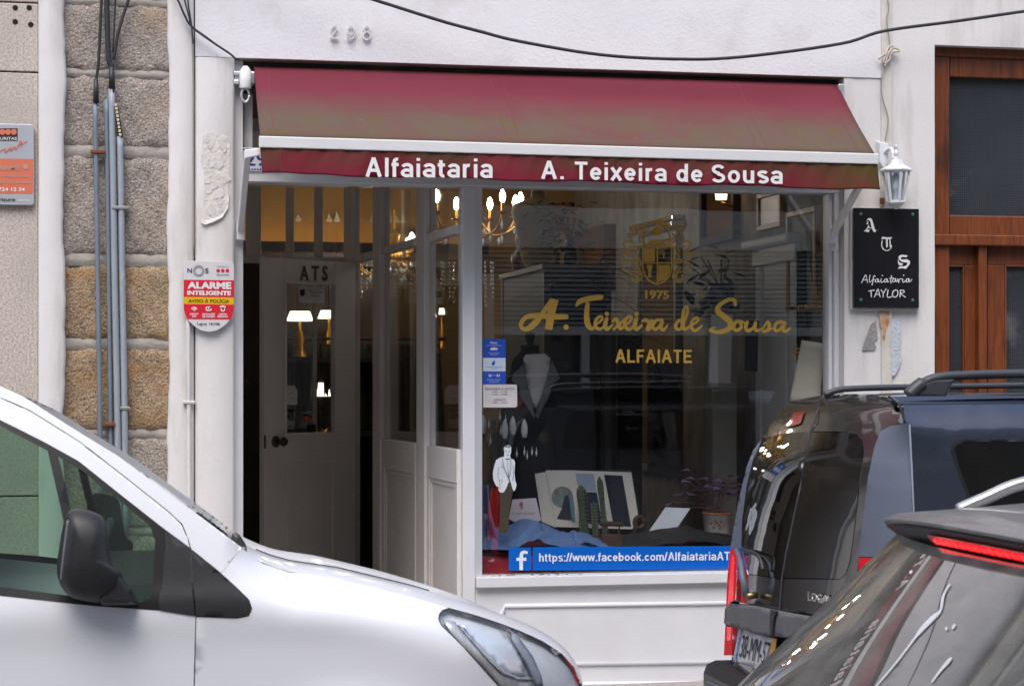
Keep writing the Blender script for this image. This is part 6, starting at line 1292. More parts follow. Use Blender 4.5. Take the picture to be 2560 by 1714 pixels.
# headlight: clear lens over a silver reflector
HL = [(1096, 1546), (1099, 1535), (1106, 1524), (1122, 1520), (1154, 1526.5), (1204, 1542), (1250, 1557), (1300, 1576), (1357, 1601), (1405, 1633), (1434, 1665), (1453.5, 1705), (1462, 1760), (1462, 1790), (1400, 1806), (1300, 1782), (1246, 1714), (1223, 1689), (1194, 1656), (1158, 1616), (1127, 1585), (1104, 1562)]
vpart('headlight_lens', HL, glass('clear_lens', (.97, .98, .99), 1.5, boost=.8), 22, -.001)
REFL = mat('reflector_silver', (.8, .85, .92), .4, .2, var=.06, vs=14, bump=.25, bs=16, bd=.01)
FLUT = mat('fluted_silver', (.62, .64, .64), .35, .3, var=.2, vs=30, stretch=(6, 1, 1))
ins = lambda P, k: [(sum(p[0] for p in P)/len(P)*(1-k)+x*k, sum(p[1] for p in P)/len(P)*(1-k)+y*k) for x, y in P]
vpart('headlight_bowl', ins(HL, 1.0), REFL, 26, .05)
vpart('headlight_rim', HL, PLB, 22, .004, [ins(HL, .988)])
vpart('headlight_strip', [(1106, 1548), (1130, 1552), (1200, 1612), (1240, 1655), (1275, 1690), (1330, 1700), (1330, 1780), (1300, 1778), (1246, 1712), (1194, 1654), (1127, 1582)], FLUT, 20, .03, thick=.006)
vpart('headlight_divider', [(1268, 1572), (1290, 1586), (1330, 1640), (1352, 1690), (1356, 1715), (1340, 1712), (1318, 1660), (1285, 1606)], mat('smoky_plastic', (.3, .35, .42), .25), 14, .02, thick=.008)
vpart('headlight_reflector', [(1152, 1562), (1200, 1562), (1256, 1578), (1300, 1640), (1312, 1690), (1270, 1684), (1222, 1640)], mat('bright_reflector', (.84, .9, .98), .3, .3, bump=.3, bs=9, bd=.02), 12, .036, thick=.006)
vpart('headlight_chrome_line', [(1136, 1553), (1142, 1556), (1222, 1640), (1262, 1678), (1300, 1692), (1332, 1694), (1332, 1698), (1298, 1697), (1256, 1683), (1216, 1644)], mat('chrome_line', (.8, .86, .95), .3, .6), 12, .022, thick=.004)
# bonnet, windscreen, roof, tail
def vrow(f_, n): return [f_(i/(n-1)) for i in range(n)]
hood_px = [618, 642, 680, 723, 760, 800, 844, 890, 932, 980, 1028, 1075, 1121, 1165, 1204, 1250, 1300, 1357, 1405, 1434, 1454, 1463]
rows = []
for x in hood_px:
    a = vp(x, shl(x)); c = at(x-6 if x < 1300 else x, lin(SIL, x)+2, YV+.62); c2 = Vector((c.x, YV+WV_/2, c.z+.004)); b = a.lerp(c, .35); b.z = a.z+(c.z-a.z)*.35+.028; b2 = a.lerp(c, .12); b2.z = a.z+(c.z-a.z)*.12+.013; b3 = a.lerp(c, .68); b3.z = a.z+(c.z-a.z)*.68+.022
    half_ = [a, b2, b, b3, c]; rows.append(half_+[c2]+[far(p) for p in half_[::-1]])
vs = [p for r in rows for p in r]; n = len(rows[0])
HOOD = MB().add(vs, [(i*n+j, i*n+j+1, (i+1)*n+j+1, (i+1)*n+j) for i in range(len(rows)-1) for j in range(n-1)]).build('bonnet', WHITEP, VAN, smooth=True, subsurf=1)
MB().tube([rows[i][2]+Vector((0, 0, .0015)) for i in range(1, 12)], .0022, 5).build('bonnet_gap', GAP, HOOD)
wp = [(-420, 840), (-250, 880), (-120, 920), (0, 965), (64, 994), (163, 1058), (296, 1140), (420, 1231), (494, 1285), (605, 1368)]
wr_ = []
for x, y in wp[3:]:
    a = vp(x-5, y+8, .02); c = at(x-18, y+26, YV+WV_/2); c = Vector((min(c.x, a.x+.24), YV+WV_/2, c.z)); b = a.lerp(c, .5); b.x += .002
    wr_.append([a, b, c, far(b), far(a)])
vs = [p for r in wr_ for p in r]
MB().add(vs, [(i*5+j, i*5+j+1, (i+1)*5+j+1, (i+1)*5+j) for i in range(len(wr_)-1) for j in range(4)]).build('windscreen', glass('windscreen_glass', (.7, .82, .76), 1.5), VAN, smooth=True, subsurf=1)
cw = at(762, 1417, YV+.6); MB().grid(lambda u, v: at(720+92*u, 1417+9*u-4*math.sin(math.pi*u)+8*v*math.sin(math.pi*u), YV+.55+.02*v)+Vector((0, -.02, .012)), 10, 3).build('washer_vent', PLB, HOOD, smooth=True)
ws = [p-Vector((0, 0, .07)) for p in wr_[-1]]; MB().add([ws[0], ws[2], ws[4], rows[0][10], rows[0][5], rows[0][0]], [(0, 1, 4, 5), (1, 2, 3, 4)]).build('scuttle', PLB, VAN)
# hidden rear body of the van
xn = vp(1460, 1750).x; xdr = vp(-420, 1500).x; xt = xn-4.38; rl = vp(-420, 840)
rf = [(rl.x, rl.z), (rl.x-.3, rl.z+.03), (xt+.5, rl.z+.02), (xt+.12, rl.z-.04), (xt+.02, rl.z-.3)]
mb = MB()
ysl = [YV+Sv(-420, 840)+.0, YV+.45, YV+.9, YV+1.35, YVF-Sv(-420, 840)]
mb.add([(x, y, z-.03) for x, z in [(wr_[0][0].x, wr_[0][0].z)]+rf for y in ysl], [(i*5+j, i*5+j+1, (i+1)*5+j+1, (i+1)*5+j) for i in range(5) for j in range(4)]); mb.build('roof', WHITEP, VAN, smooth=True)
for yy, yi, nm in ((YV, ysl[0], 'cargo_side'), (YVF, ysl[4], 'cargo_side')):
    prof = [(0, .28), (.0, 1.0), (.08, 1.35), (1, rl.z-.02)]
    mb = MB(); P = lambda t, z: yy+(yi-yy)*t
    xs_ = [xdr, xdr-1.0, xdr-2.0, xt+.05]; zs_ = [.28, .6, 1.0, 1.3, rl.z-.02]; ts = [.06, 0, .02, .35, 1]
    mb.add([(x, yy+(yi-yy)*t, z) for x in xs_ for z, t in zip(zs_, ts)], [(i*5+j, i*5+j+1, (i+1)*5+j+1, (i+1)*5+j) for i in range(3) for j in range(4)]); mb.build(nm, WHITEP, VAN, smooth=True)
MB().hexa([(xt, YV+.02, .28), (xt, YVF-.02, .28), (xt+.08, ysl[4], rl.z-.02), (xt+.08, ysl[0], rl.z-.02)], [(xt+.05, YV+.02, .28), (xt+.05, YVF-.02, .28), (xt+.13, ysl[4], rl.z-.02), (xt+.13, ysl[0], rl.z-.02)]).build('rear_door', WHITEP, VAN)
for yy in (YV+.03, YVF-.12): box('tail_lamp', xt-.015, xt+.03, yy, yy+.09, .85, 1.35, mat('red_lamp', srgb(150, 10, 16), .2, coat=1.0), VAN, .01)
nz_ = vp(1462, 1790); box('front_bumper', xn-.28, xn+.02, YV+.4, YVF-.4, .25, nz_.z+.02, PLB, VAN, .06)
box('grille', xn-.1, xn-.005, YV+.45, YVF-.45, nz_.z+.021, rows[-1][5].z-.01, PLB, VAN, .01)
box('number_plate', xn+.021, xn+.028, YV+.64, YV+1.16, .42, .53, mat('plate_white2', (.75, .75, .75), .4), VAN)
box('underbody', xt+.1, xn-.3, YV+.12, YVF-.12, .22, .4, UND, VAN); 
xw1 = vp(wcx, 1700).x; xw2 = xw1-2.73
for x in (xw1, xw2):
    for yy, s in ((YV+.13, -1), (YVF-.13, 1)): wheel(VAN, x, yy, .31, .2, s)
# cabin
ds = vp(560, 1440); box('dashboard', ds.x-.42, ds.x+.1, YV+.2, YVF-.2, .75, at(420, 1440, YV+.5).z, PLB, VAN, .05)
for yy in (YV+.48, YVF-.48):
    sx_ = vp(-150, 1500).x
    ST_ = MB().hexa([(sx_-.25, yy-.24, .55), (sx_+.3, yy-.24, .6), (sx_+.3, yy+.24, .6), (sx_-.25, yy+.24, .55)], [(sx_-.25, yy-.24, .7), (sx_+.32, yy-.24, .74), (sx_+.32, yy+.24, .74), (sx_-.25, yy+.24, .7)]); ST_.hexa([(sx_-.2, yy-.23, .7), (sx_-.05, yy-.23, .7), (sx_-.05, yy+.23, .7), (sx_-.2, yy+.23, .7)], [(sx_-.42, yy-.2, 1.32), (sx_-.31, yy-.2, 1.32), (sx_-.31, yy+.2, 1.32), (sx_-.42, yy+.2, 1.32)]); ST_.build('seat', PLB, VAN, bevel=.03)
    MB().box(sx_-.45, sx_-.35, yy-.13, yy+.13, 1.36, 1.52).build('headrest', PLB, VAN, bevel=.03)
cs_ = vp(330, 1440); MB().tube(catmull([(cs_.x-.12+.06*math.sin(a), YVF-.48+.19*math.cos(a), 1.0+.17*math.sin(a)) for a in [2*math.pi*k/16 for k in range(16)]], 2, True), .014, 8).build('steering_wheel', PLB, VAN, smooth=True)

# ---------------------------------------------------------------- dark estate car seen from behind
YN, YFr = -3.85, -2.15; YC = (YN+YFr)/2
tailp = [(1806, 1714), (1810, 1640), (1813, 1565), (1818, 1445), (1826, 1369), (1845, 1257), (1865.6, 1169), (1883, 1125), (1901, 1099), (1924, 1064), (1951, 1028), (1977, 1005), (2009, 996), (2065, 986)]
TP = []
for p in tailp:
    q = at(*p, YFr-.01); TP.append((q.z, q.x))
def Xr(z): return lin(TP, z) if z > TP[0][0] else TP[0][1]
def rnd(y):
    t = (YC-y)/((YFr-YN)/2); return -.05*(1-t*t)+.10*max(0, (t-.78)/.22)**2.2      # t = 1 at the near corner
def rp_(px, py, o=0.0):                        # first point of the tail's skin along the line of sight
    g = lambda X: (lambda p: X-(Xr(p.z)+rnd(p.y)-o))(atx(px, py, X))
    lo = -.2; hi = None
    for k in range(1, 61):
        X = -.2+k*.025
        if g(X) >= 0: hi = X; break
        lo = X
    if hi is None: return atx(px, py, Xr(at(px, py, YFr).z))
    for _ in range(18):
        m_ = (lo+hi)/2
        if g(m_) >= 0: hi = m_
        else: lo = m_
    return atx(px, py, hi)
def rout(p, o): return Vector(p)+Vector((-o, 0, 0))
EST = thing('estate_car', 'dark blue grey estate car with roof rails and tall red rear lamps', 'car', (1.6, YC, 0))
EPAINT = mat('dark_blue_grey_paint', srgb(54, 61, 76), .26, .4, var=.05, vs=3, coat=1.0); EBLK = mat('tailgate_gloss_black', srgb(30, 31, 33), .22, .2, var=.08, coat=1.0)
addlayer(EBLK, srgb(84, 86, 92), 160, .64, .78, seed=3, detail=3)
EGREY = mat('blue_grey_plastic', srgb(88, 96, 110), .5, var=.04); ETINT = glass('tinted_rear_glass', (.09, .095, .1), 1.5, dirt=.012, boost=1.0)
DUSTP = mat('dusty_grey_plastic', srgb(96, 96, 98), .6, var=.12, vs=8)
def rpart(name, poly_, m, step=16, o=0.0, holes=(), parent=None, thick=0):
    mb = MB(); patch(mb, poly_, lambda x, y: rp_(x, y, o), step, holes, bstep=step*.7); q = mb.build(name, m, parent or EST, smooth=True, recalc=False)
    if thick: md = q.modifiers.new('t', 'SOLIDIFY'); md.thickness = thick; md.offset = 0
    return q
glL = [(1907, 1093), (1983, 1081), (2022, 1080), (1996, 1230), (1964, 1380), (1953, 1445), (1871, 1433), (1862, 1400), (1856, 1371), (1857, 1301), (1868.5, 1213), (1884, 1150)]
glR = [(2027, 1080), (2112, 1080), (2141, 1084), (2157, 1100), (2160, 1131), (2147, 1213), (2133, 1345), (2123, 1407), (2114, 1433), (2099, 1446), (1958, 1443), (1969, 1380), (2000, 1230)]
upL = [(1901, 1099), (1924, 1064), (1951, 1028), (1977, 1005), (2009, 996), (2060, 987), (2046, 1020), (2026, 1076), (2023, 1079), (1983, 1080), (1907, 1092)]
upR = [(2063, 987), (2140, 984), (2215, 992), (2240, 1010), (2256, 1040), (2262, 1056), (2227, 1064), (2201, 1077), (2186, 1118), (2170, 1191), (2155, 1315), (2147, 1391), (2140, 1470), (2135, 1560), (2010, 1530), (1950, 1525), (1955, 1446), (2099, 1448), (2115, 1435), (2125, 1408), (2135, 1345), (2149, 1213), (2162, 1131), (2159, 1099), (2142, 1082), (2112, 1078), (2028, 1078), (2050, 1020)]
rpart('tailgate_upper', upL, EBLK); rpart('tailgate', upR, EBLK)
rpart('tailgate', [(1854, 1371), (1860, 1400), (1869, 1435), (1953.5, 1447), (1948, 1524), (1840, 1503), (1843, 1420)], EBLK)
rpart('rear_window', glL, ETINT, 22, .001, thick=0); rpart('rear_window', glR, ETINT, 22, .001, thick=0)
PILm = [(1902, 1099), (1883, 1125), (1865.6, 1169), (1845, 1257), (1826, 1369), (1853, 1371), (1855, 1301), (1866.5, 1213), (1882, 1150), (1900, 1110)]
rpart('lamp_pillar', PILm, EGREY, 12, .006)
rpart('lamp_pillar', [(2186, 1118), (2201, 1077), (2227, 1064), (2271, 1056), (2281, 1274), (2284, 1391), (2147, 1391), (2155, 1315), (2170, 1191)], EGREY, 16, .006)
REDL = mat('tail_lamp_red', srgb(160, 4, 12), .55, var=.3, vs=12, coat=0, spec=.15, stretch=(1, 3, 1), emit=(1, .02, .03), estr=.14)
rpart('tail_lamp', [(1826, 1369), (1842, 1378), (1842, 1440), (1838, 1502), (1832, 1570), (1829, 1637), (1809.5, 1637), (1813, 1565), (1818, 1445)], REDL, 10, .012)
rpart('lamp_highlight', [(1829, 1385), (1836, 1390), (1833, 1500), (1826, 1600), (1817, 1600), (1820, 1500)], mat('lamp_highlight_red', srgb(214, 30, 36), .3, var=.4, vs=30, emit=(1, .03, .03), estr=.22), 8, .029)  # brighter glowing strip painted in as the lamp's highlight
rpart('tail_lamp', [(2147, 1393), (2284, 1393), (2284, 1660), (2140, 1660)], REDL, 20, .006)
rpart('brake_lamp', [(1959, 1064), (1986, 1031), (2011, 1028), (2001, 1058), (1983, 1064)], mat('high_brake_lamp', srgb(150, 26, 30), .2, coat=1.0), 8, .006)
rpart('wiper_joint', [(1961, 1047), (1966, 1042), (1970, 1048), (1964, 1052)], PLB, 5, .012)
BAR = rpart('handle_bar', [(1823, 1545), (1824, 1522), (1837, 1506), (1880, 1513), (1945, 1526), (2016, 1539), (2140, 1562), (2140, 1618), (2010, 1596), (1925, 1588), (1875, 1575), (1822, 1556)], DUSTP, 12, .03, thick=.04)
rpart('bar_joint', [(1927, 1523), (1945, 1526), (1936, 1545), (1932, 1588), (1925, 1588), (1925, 1556)], PLB, 8, .056, thick=.004)
rpart('tailgate_lower', [(1832, 1560), (1875, 1576), (1925, 1590), (2140, 1622), (2140, 1850), (1828, 1790), (1829, 1640)], EBLK, 22)
PLT2 = rpart('number_plate', [(1849, 1569), (1942, 1596), (1930, 1682), (1834, 1651)], mat('plate_reflective_white', srgb(206, 206, 208), .4), 14, .02, thick=.006)
rpart('blue_band', [(1849.5, 1571), (1855, 1572.5), (1840, 1652), (1835, 1650)], mat('plate_blue', srgb(120, 150, 210), .4), 8, .0255, parent=PLT2, thick=0); rpart('yellow_band', [(1930, 1593), (1941.5, 1597), (1930, 1681), (1918, 1677)], mat('plate_yellow', srgb(222, 160, 30), .4), 8, .0255, parent=PLT2, thick=0)
mb = MB(); t_ = MB(); text(t_, '38-MM-57', (0, 0, 0), (1, 0, 0), 1.0, bold=.0)
TLp, TRp, BLp, BRp = Vector((1856, 1586)), Vector((1927, 1606)), Vector((1847, 1640)), Vector((1918, 1662))
for v in t_.v:
    a_ = TLp.lerp(TRp, v[0]); b2_ = BLp.lerp(BRp, v[0]); q = b2_.lerp(a_, v[2]); mb.v.append(tuple(rp_(q.x, q.y, .0265)))
mb.f = t_.f; mb.m = t_.m; mb.build('plate_number', MATS['print_black'], PLT2, recalc=False)
mb = MB(); t_ = MB(); text(t_, 'LOGAN', (0, 0, 0), (1, 0, 0), 1.0, bold=.03)
for v in t_.v: mb.v.append(tuple(rp_(2020+62*v[0], 1500+12*v[0]-22*v[2], .02)))
mb.f = t_.f; mb.m = t_.m; mb.build('badge', mat('badge_chrome', (.6, .6, .6), .25, .9), EST, recalc=False, solid=.003)
mb = MB(); t_ = MB(); text(t_, 'DACIA', (0, 0, 0), (1, 0, 0), 1.0, bold=.02)
for v in t_.v: mb.v.append(tuple(rp_(1838+9*v[0], 1466+5*v[0]-5*v[2], .016)))
mb.f = t_.f; mb.m = t_.m; mb.build('badge', MATS['badge_chrome'], EST, recalc=False)
# wiper
MB().tube(catmull([rp_(1840, 1374, .05), rp_(1850, 1400, .06), rp_(1858, 1450, .06), rp_(1866, 1488, .04)], 5), [.009]*6+[.013]*6+[.016]*4, 8).build('wiper_arm', EGREY, EST, smooth=True)
MB().tube(catmull([rp_(1852, 1372, .03), rp_(1880, 1380, .035), rp_(1898, 1392, .03), rp_(1908, 1425, .02)], 5), .008, 6).build('wiper_blade', PLB, EST, smooth=True)
MB().tube([rp_(1868, 1490, .05), rp_(1890, 1486, .01)], .013, 8).build('wiper_pivot', mat('brass_nut', srgb(150, 130, 90), .3, .8), EST, smooth=True)
# split line, glass heater wires
MB().tube([rp_(x, y, .004) for x, y in ((2024.5, 1080), (1998, 1230), (1966, 1380), (1955, 1444), (1949, 1525))], .0035, 5).build('door_gap', GAP, EST)
MB().tube(catmull([rp_(x, y, .004) for x, y in ((2062, 986), (2046, 1022), (2025, 1078))], 4), .003, 5).build('door_gap', GAP, EST)
for k in range(9): MB().tube([rp_(1872+58+0-k*1.6+30-k*5, 1150+k*27, -.006), rp_(1990-k*4.2, 1147+k*29, -.006)], .0012, 4).build('heater_wire', mat('heater_brown', srgb(90, 40, 34), .6), EST)
# bumper
zb1 = rp_(1820, 1640).z; xb = Xr(zb1)
box('bumper', xb-.1, xb+.35, YN+.02, YFr-.0, .28, zb1-.02, mat('bumper_black', (.025, .025, .028), .35, coat=.5), EST, .05)
box('tow_cover', xb-.11, xb-.099, YFr-.34, YFr-.12, zb1-.16, zb1-.09, EGREY, EST, .004)
# flank and roof
def sp_(px, py, o=0.0):
    Y = YN
    for _ in range(6):
        z = at(px, py, Y).z; Y = YN+.2*max(0, z-1.02)+1.1*max(0, z-1.565)-o
    return at(px, py, Y)
def spart(name, poly_, m, step=24, o=0.0, holes=(), thick=0):
    mb = MB(); patch(mb, poly_, lambda x, y: sp_(x, y, o), step, holes, bstep=step*.7); q = mb.build(name, m, EST, smooth=True, recalc=False)
    if thick: md = q.modifiers.new('t', 'SOLIDIFY'); md.thickness = thick; md.offset = 0
    cl_ = lambda t: max(0, min(1, t))
    m2 = MB(); m2.add([(p[0]+.26*cl_((p[2]-1.15)/.4)*cl_((1.2-p[0])/.6), 2*YC-p[1], p[2]-.03*cl_((p[2]-1.5)/.1)) for p in mb.v], [f[::-1] for f in mb.f]); m2.build(name, m, EST, smooth=True, recalc=False); return q
qw = [(2378, 1128), (2384, 1110), (2404, 1100), (2900, 1096), (3300, 1096), (3300, 1290), (2440, 1290), (2424, 1253), (2400, 1190)]
spart('flank', [(2262, 1058), (2262, 1050), (2258, 1012), (2330, 1010), (2700, 1008), (3400, 1004), (3400, 1900), (2284, 1900), (2284, 1392), (2281, 1274), (2272, 1056)], EPAINT, 40, 0, [qw])
spart('quarter_window', qw, ETINT, 60, -.002, thick=0)
qi = [(2384, 1128), (2390, 1114), (2408, 1105), (2900, 1101), (3294, 1101), (3294, 1284), (2444, 1284), (2430, 1250), (2406, 1188)]
spart('window_seal', qw, SEAL, 30, .002, [qi])
MB().tube([sp_(x, y, .002) for x, y in ((2274, 1060), (2280, 1180), (2285, 1300), (2286, 1390))], .003, 5).build('body_gap', mat('pale_edge', srgb(150, 160, 176), .3), EST)
spart('roof_side', [(2215, 992), (2300, 990), (2700, 989), (3400, 984), (3400, 1002), (2700, 1006), (2330, 1008), (2258, 1010), (2240, 1008)], EPAINT, 30, 0)
MB().tube([sp_(x, y, .003) for x, y in ((2222, 990), (2246, 1006), (2256, 1030), (2261, 1054))], .005, 5).build('roof_gap', SEAL, EST)
seam_ = [rp_(x, y) for x, y in ((2030, 992), (2065, 987), (2100, 985), (2140, 985), (2180, 987), (2215, 992))]; zr_ = sum(p.z for p in seam_)/6
xf = sp_(3300, 1000).x
seam_ = [Vector((p.x+.004, p.y, p.z-.002)) for p in seam_]+[sp_(2240, 1004)]
seam_[0] = Vector((seam_[0].x+.02, YFr-.12, seam_[0].z-.01))
ROOF = MB().grid(lambda u, v: (lambda p: (p.x+(xf-p.x)*u, p.y, p.z+.012*math.sin(math.pi*min(1, u*3)/2)))(seam_[min(5, int(v*6))].lerp(seam_[min(5, int(v*6))+1], v*6-min(5, int(v*6)))), 12, 12).build('roof', EPAINT, EST, smooth=True)
zra = sp_(2400, 990).z; yra = sp_(2400, 990).y+.05
RAILM = mat('roof_rail_plastic', (.045, .05, .06), .45)
rl_ = catmull([at(2272, 988, yra), at(2300, 962, yra), at(2340, 944, yra), at(2410, 938, yra), at(2560, 934, yra), at(3000, 930, yra), at(3250, 945, yra)], 6)
MB().tube(rl_, [.024 if i < 8 else .016 for i in range(len(rl_))], 10).build('roof_rail', RAILM, EST, smooth=True)
MB().hexa([at(2268, 990, yra-.015), at(2290, 970, yra-.015), at(2330, 948, yra-.015), at(2390, 946, yra-.015), at(2378, 962, yra-.015), at(2366, 992, yra-.015)], [at(2268, 990, yra+.02), at(2290, 970, yra+.02), at(2330, 948, yra+.02), at(2390, 946, yra+.02), at(2378, 962, yra+.02), at(2366, 992, yra+.02)]).build('rail_foot', RAILM, EST, bevel=.008)
yrf = YFr-.22
MB().tube(catmull([at(2062, 986, yrf), at(2090, 976, yrf), at(2130, 971, yrf), at(2274, 967, yrf), at(2600, 962, yrf)], 6), .013, 8).build('roof_rail', RAILM, EST, smooth=True)
box('underbody', xb+.1, xf, YN+.1, YFr-.1, .22, .45, UND, EST); box('cabin_floor', xb+.25, xf, YN+.15, YFr-.15, .46, .85, UND, EST)
box('front_end', xf, xf+1.0, YN+.05, YFr-.05, .3, 1.0, EPAINT, EST, .08)
MB().hexa([(xf, YN+.1, 1.0), (xf+.75, YN+.12, 1.0), (xf+.75, YFr-.12, 1.0), (xf, YFr-.1, 1.0)], [(xf-.05, YN+.25, zr_-.02), (xf, YN+.25, zr_-.04), (xf, YFr-.25, zr_-.04), (xf-.05, YFr-.25, zr_-.02)]).build('windscreen', ETINT, EST)
for k in range(2): box('rear_seat', xb+.95+k*.9, xb+1.1+k*.9, YN+.25, YFr-.25, .7, 1.25, PLB, EST, .04)
for x in (xb+.75, xf+.35):
    for yy, s in ((YN+.1, -1), (YFr-.1, 1)): wheel(EST, x, yy, .31, .19, s)

# ---------------------------------------------------------------- grey hatchback in the near lane
YGF, YGN = -4.5, -6.15; YGC = (YGF+YGN)/2; HWG = (YGF-YGN)/2
HAT = thing('grey_hatchback', 'dusty grey hatchback with a lit brake lamp under its roof spoiler', 'car', (1.6, YGC, 0))
GPAINT = mat('dusty_grey_paint', srgb(128, 126, 126), .4, .35, var=.12, vs=24, coat=.4); HG = glass('dusty_hatch_glass', (.42, .52, .48), 1.5, dirt=.26, boost=1.3)
addlayer(GPAINT, srgb(150, 144, 134), 60, .5, .75, seed=2)
ga, gb = at(2232, 1350, YGF-.02), at(1848, 1714, YGF-.02)
def Xg(z): return ga.x+(gb.x-ga.x)*(ga.z-z)/(ga.z-gb.z)
def hp_(y, z, o=0.0):
    t = (y-YGC)/HWG; return Vector((Xg(z)-.10*(1-min(1, abs(t))**2.5)-o*.66, y, z+o*.75))
yw = HWG*.97
Z0, Z1 = .70, ga.z+.02
def hy(t, z): return YGC+t*HWG*(.985-.12*max(0, (z-.7)/(Z1-.7))*0)
mb = MB().grid(lambda u, v: hp_(YGC+HWG*(.985-1.97*u), Z0+(Z1-Z0)*v), 40, 14); mb.build('rear_window', HG, HAT, smooth=True, recalc=False)
fr = [(YGC+HWG*.985, Z0), (YGC+HWG*.985, Z1), (YGC-HWG*.985, Z1), (YGC-HWG*.985, Z0)]; fi = [(YGC+HWG*.80, Z0+.05), (YGC+HWG*.84, Z1-.03), (YGC-HWG*.84, Z1-.03), (YGC-HWG*.80, Z0+.05)]
mb = MB(); patch(mb, fr, lambda y, z: hp_(y, z, -.005), .05, [fi]); mb.build('glass_border', mat('ceramic_border', (.01, .01, .01), .25), HAT, smooth=True, recalc=False)
# spoiler: curved wing with a lamp in its underside
spt = at(2199, 1300, YGF+.02); zs = spt.z; xsp = spt.x
def sec(t):                                   # section at lateral position t in [-1, 1]
    y = YGC+HWG*.985*t; k = 1-abs(t)**3; xo = xsp-.09*k; zo_ = zs+.035*k
    return [(xo, y, zo_), (xo+.03, y, zo_+.018), (xo+.25, y, zo_+.03), (xo+.46, y, zo_+.045), (xo+.46, y, zo_-.03), (xo+.2, y, zo_-.075-.03*k), (xo+.08, y, zo_-.065-.02*k), (xo+.035, y, zo_-.03), (xo+.008, y, zo_-.012)]
secs = [sec(-1+2*i/32) for i in range(33)]; n = 9
SPO = MB().add([p for s in secs for p in s], [(i*n+j, i*n+(j+1) % n, (i+1)*n+(j+1) % n, (i+1)*n+j) for i in range(32) for j in range(n)]+[tuple(range(n)), tuple(range(32*n, 33*n))]).build('spoiler', GPAINT, HAT, autos=50)
und = MB().add([Vector(p)+Vector((-.002, 0, -.003)) for s in secs for p in (s[8], s[7], s[6], s[5])], [(i*4+j, i*4+j+1, (i+1)*4+j+1, (i+1)*4+j) for i in range(32) for j in range(3)]); und.build('spoiler_underside', mat('spoiler_black', (.03, .03, .032), .5), SPO, smooth=True)
BRK = mat('lit_brake_lamp', srgb(220, 16, 20), .25, emit=(1, .015, .02), estr=.9)
def lp(t, v):                                 # along the lamp, down its face
    s = sec(t); a, b = Vector(s[7]), Vector(s[6]); return a.lerp(b, .02+.52*v)+Vector((-.010, 0, -.006))
LMP = MB().grid(lambda u, v: lp(.47-.94*u, v), 30, 3).build('brake_lamp', mat('brake_lamp_lens', srgb(150, 8, 12), .15, coat=1.0, emit=(1, .01, .01), estr=.08), HAT, smooth=True)
for k in range(16):
    t = .40-.8*k/15; MB().grid(lambda u, v, t=t: lp(t+.022-.044*u, .25+.5*v)+Vector((-.003, 0, -.002)), 3, 2).build('diode', BRK, LMP, smooth=True)
def hpx(px, py, o=.003):                      # where a line of sight meets the hatch glass
    best = None
    for k in range(200):
        X = -.7+k*.01; p = atx(px, py, X)
        if X >= hp_(p.y, p.z).x:
            lo, hi = X-.01, X
            for _ in range(14):
                m_ = (lo+hi)/2; p = atx(px, py, m_)
                if m_ >= hp_(p.y, p.z).x: hi = m_
                else: lo = m_
            best = atx(px, py, hi); break
    p = best or atx(px, py, 0); return p+Vector((-.66*o, 0, .75*o))
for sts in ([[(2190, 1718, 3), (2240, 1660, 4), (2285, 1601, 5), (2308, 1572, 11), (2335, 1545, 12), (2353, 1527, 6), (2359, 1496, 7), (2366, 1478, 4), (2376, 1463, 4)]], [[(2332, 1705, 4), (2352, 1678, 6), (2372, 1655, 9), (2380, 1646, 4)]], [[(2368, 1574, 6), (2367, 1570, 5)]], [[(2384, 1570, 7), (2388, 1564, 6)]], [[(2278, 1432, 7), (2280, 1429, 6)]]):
    mb = MB(); strokes(mb, sts, lambda x, y: hpx(x, y), n=4, dirn=(-.66, 0, .75)); mb.build('white_streak', mat('pale_streak', srgb(206, 206, 208), .5, var=.12, vs=60), HAT, recalc=False)  # pale raised zig-zag marks on the hatch glass
# roof, rail, pillars, body
rz = zs+.08
mb = MB().grid(lambda u, v: (xsp+.36+3.0*u, YGC+HWG*(.86-1.72*v), zs+.045+.05*math.sin(math.pi*v)+.05*math.sin(min(1, u*2)*math.pi/2)-.1*u*u), 16, 12); mb.build('roof', GPAINT, HAT, smooth=True)
for s in (1, -1):
    yr = YGC+s*HWG*.79
    MB().tube(catmull([(xsp+.16, yr, zs+.04), (xsp+.24, yr, zs+.072), (xsp+.36, yr, zs+.115), (xsp+.6, yr, zs+.15), (xsp+1.6, yr, zs+.16)], 6), .019, 10).build('roof_rail', mat('silver_rail', (.68, .68, .7), .25, .8), HAT, smooth=True)
    ye = YGC+s*HWG
    mb = MB(); pts = [(Xg(.72)+.03, .7), (Xg(Z1)+.03, Z1), (xsp+.46, zs+.02), (xsp+.75, .95), (Xg(.72)+.75, .9)]
    mb.hexa([(x, ye-s*(.02+.12*max(0, z-.9)), z) for x, z in pts], [(x, ye-s*(.06+.12*max(0, z-.9)), z) for x, z in pts]); mb.build('rear_pillar', GPAINT, HAT, bevel=.01)
    mb = MB(); pts = [(xsp+.5, zs+.03), (xsp+2.6, zs+.0), (xsp+3.3, .93), (xsp+.82, .95)]
    mb.hexa([(x, ye-s*(.03+.12*max(0, z-.9)), z) for x, z in pts], [(x, ye-s*(.036+.12*max(0, z-.9)), z) for x, z in pts]); mb.build('side_window', CGLASS, HAT)
    box('flank', Xg(.93)+.06, xsp+4.0, ye-s*.05, ye-s*.001, .25, .93, GPAINT, HAT, .02); box('rear_corner', Xg(.7)+.02, Xg(.93)+.059, ye-s*.05, ye-s*.004, .25, .69, GPAINT, HAT, .01)
    box('tail_lamp', Xg(.7)-.05, Xg(.7)+.3, ye-s*.3, ye+s*.004, .52, .69, REDL, HAT, .02)
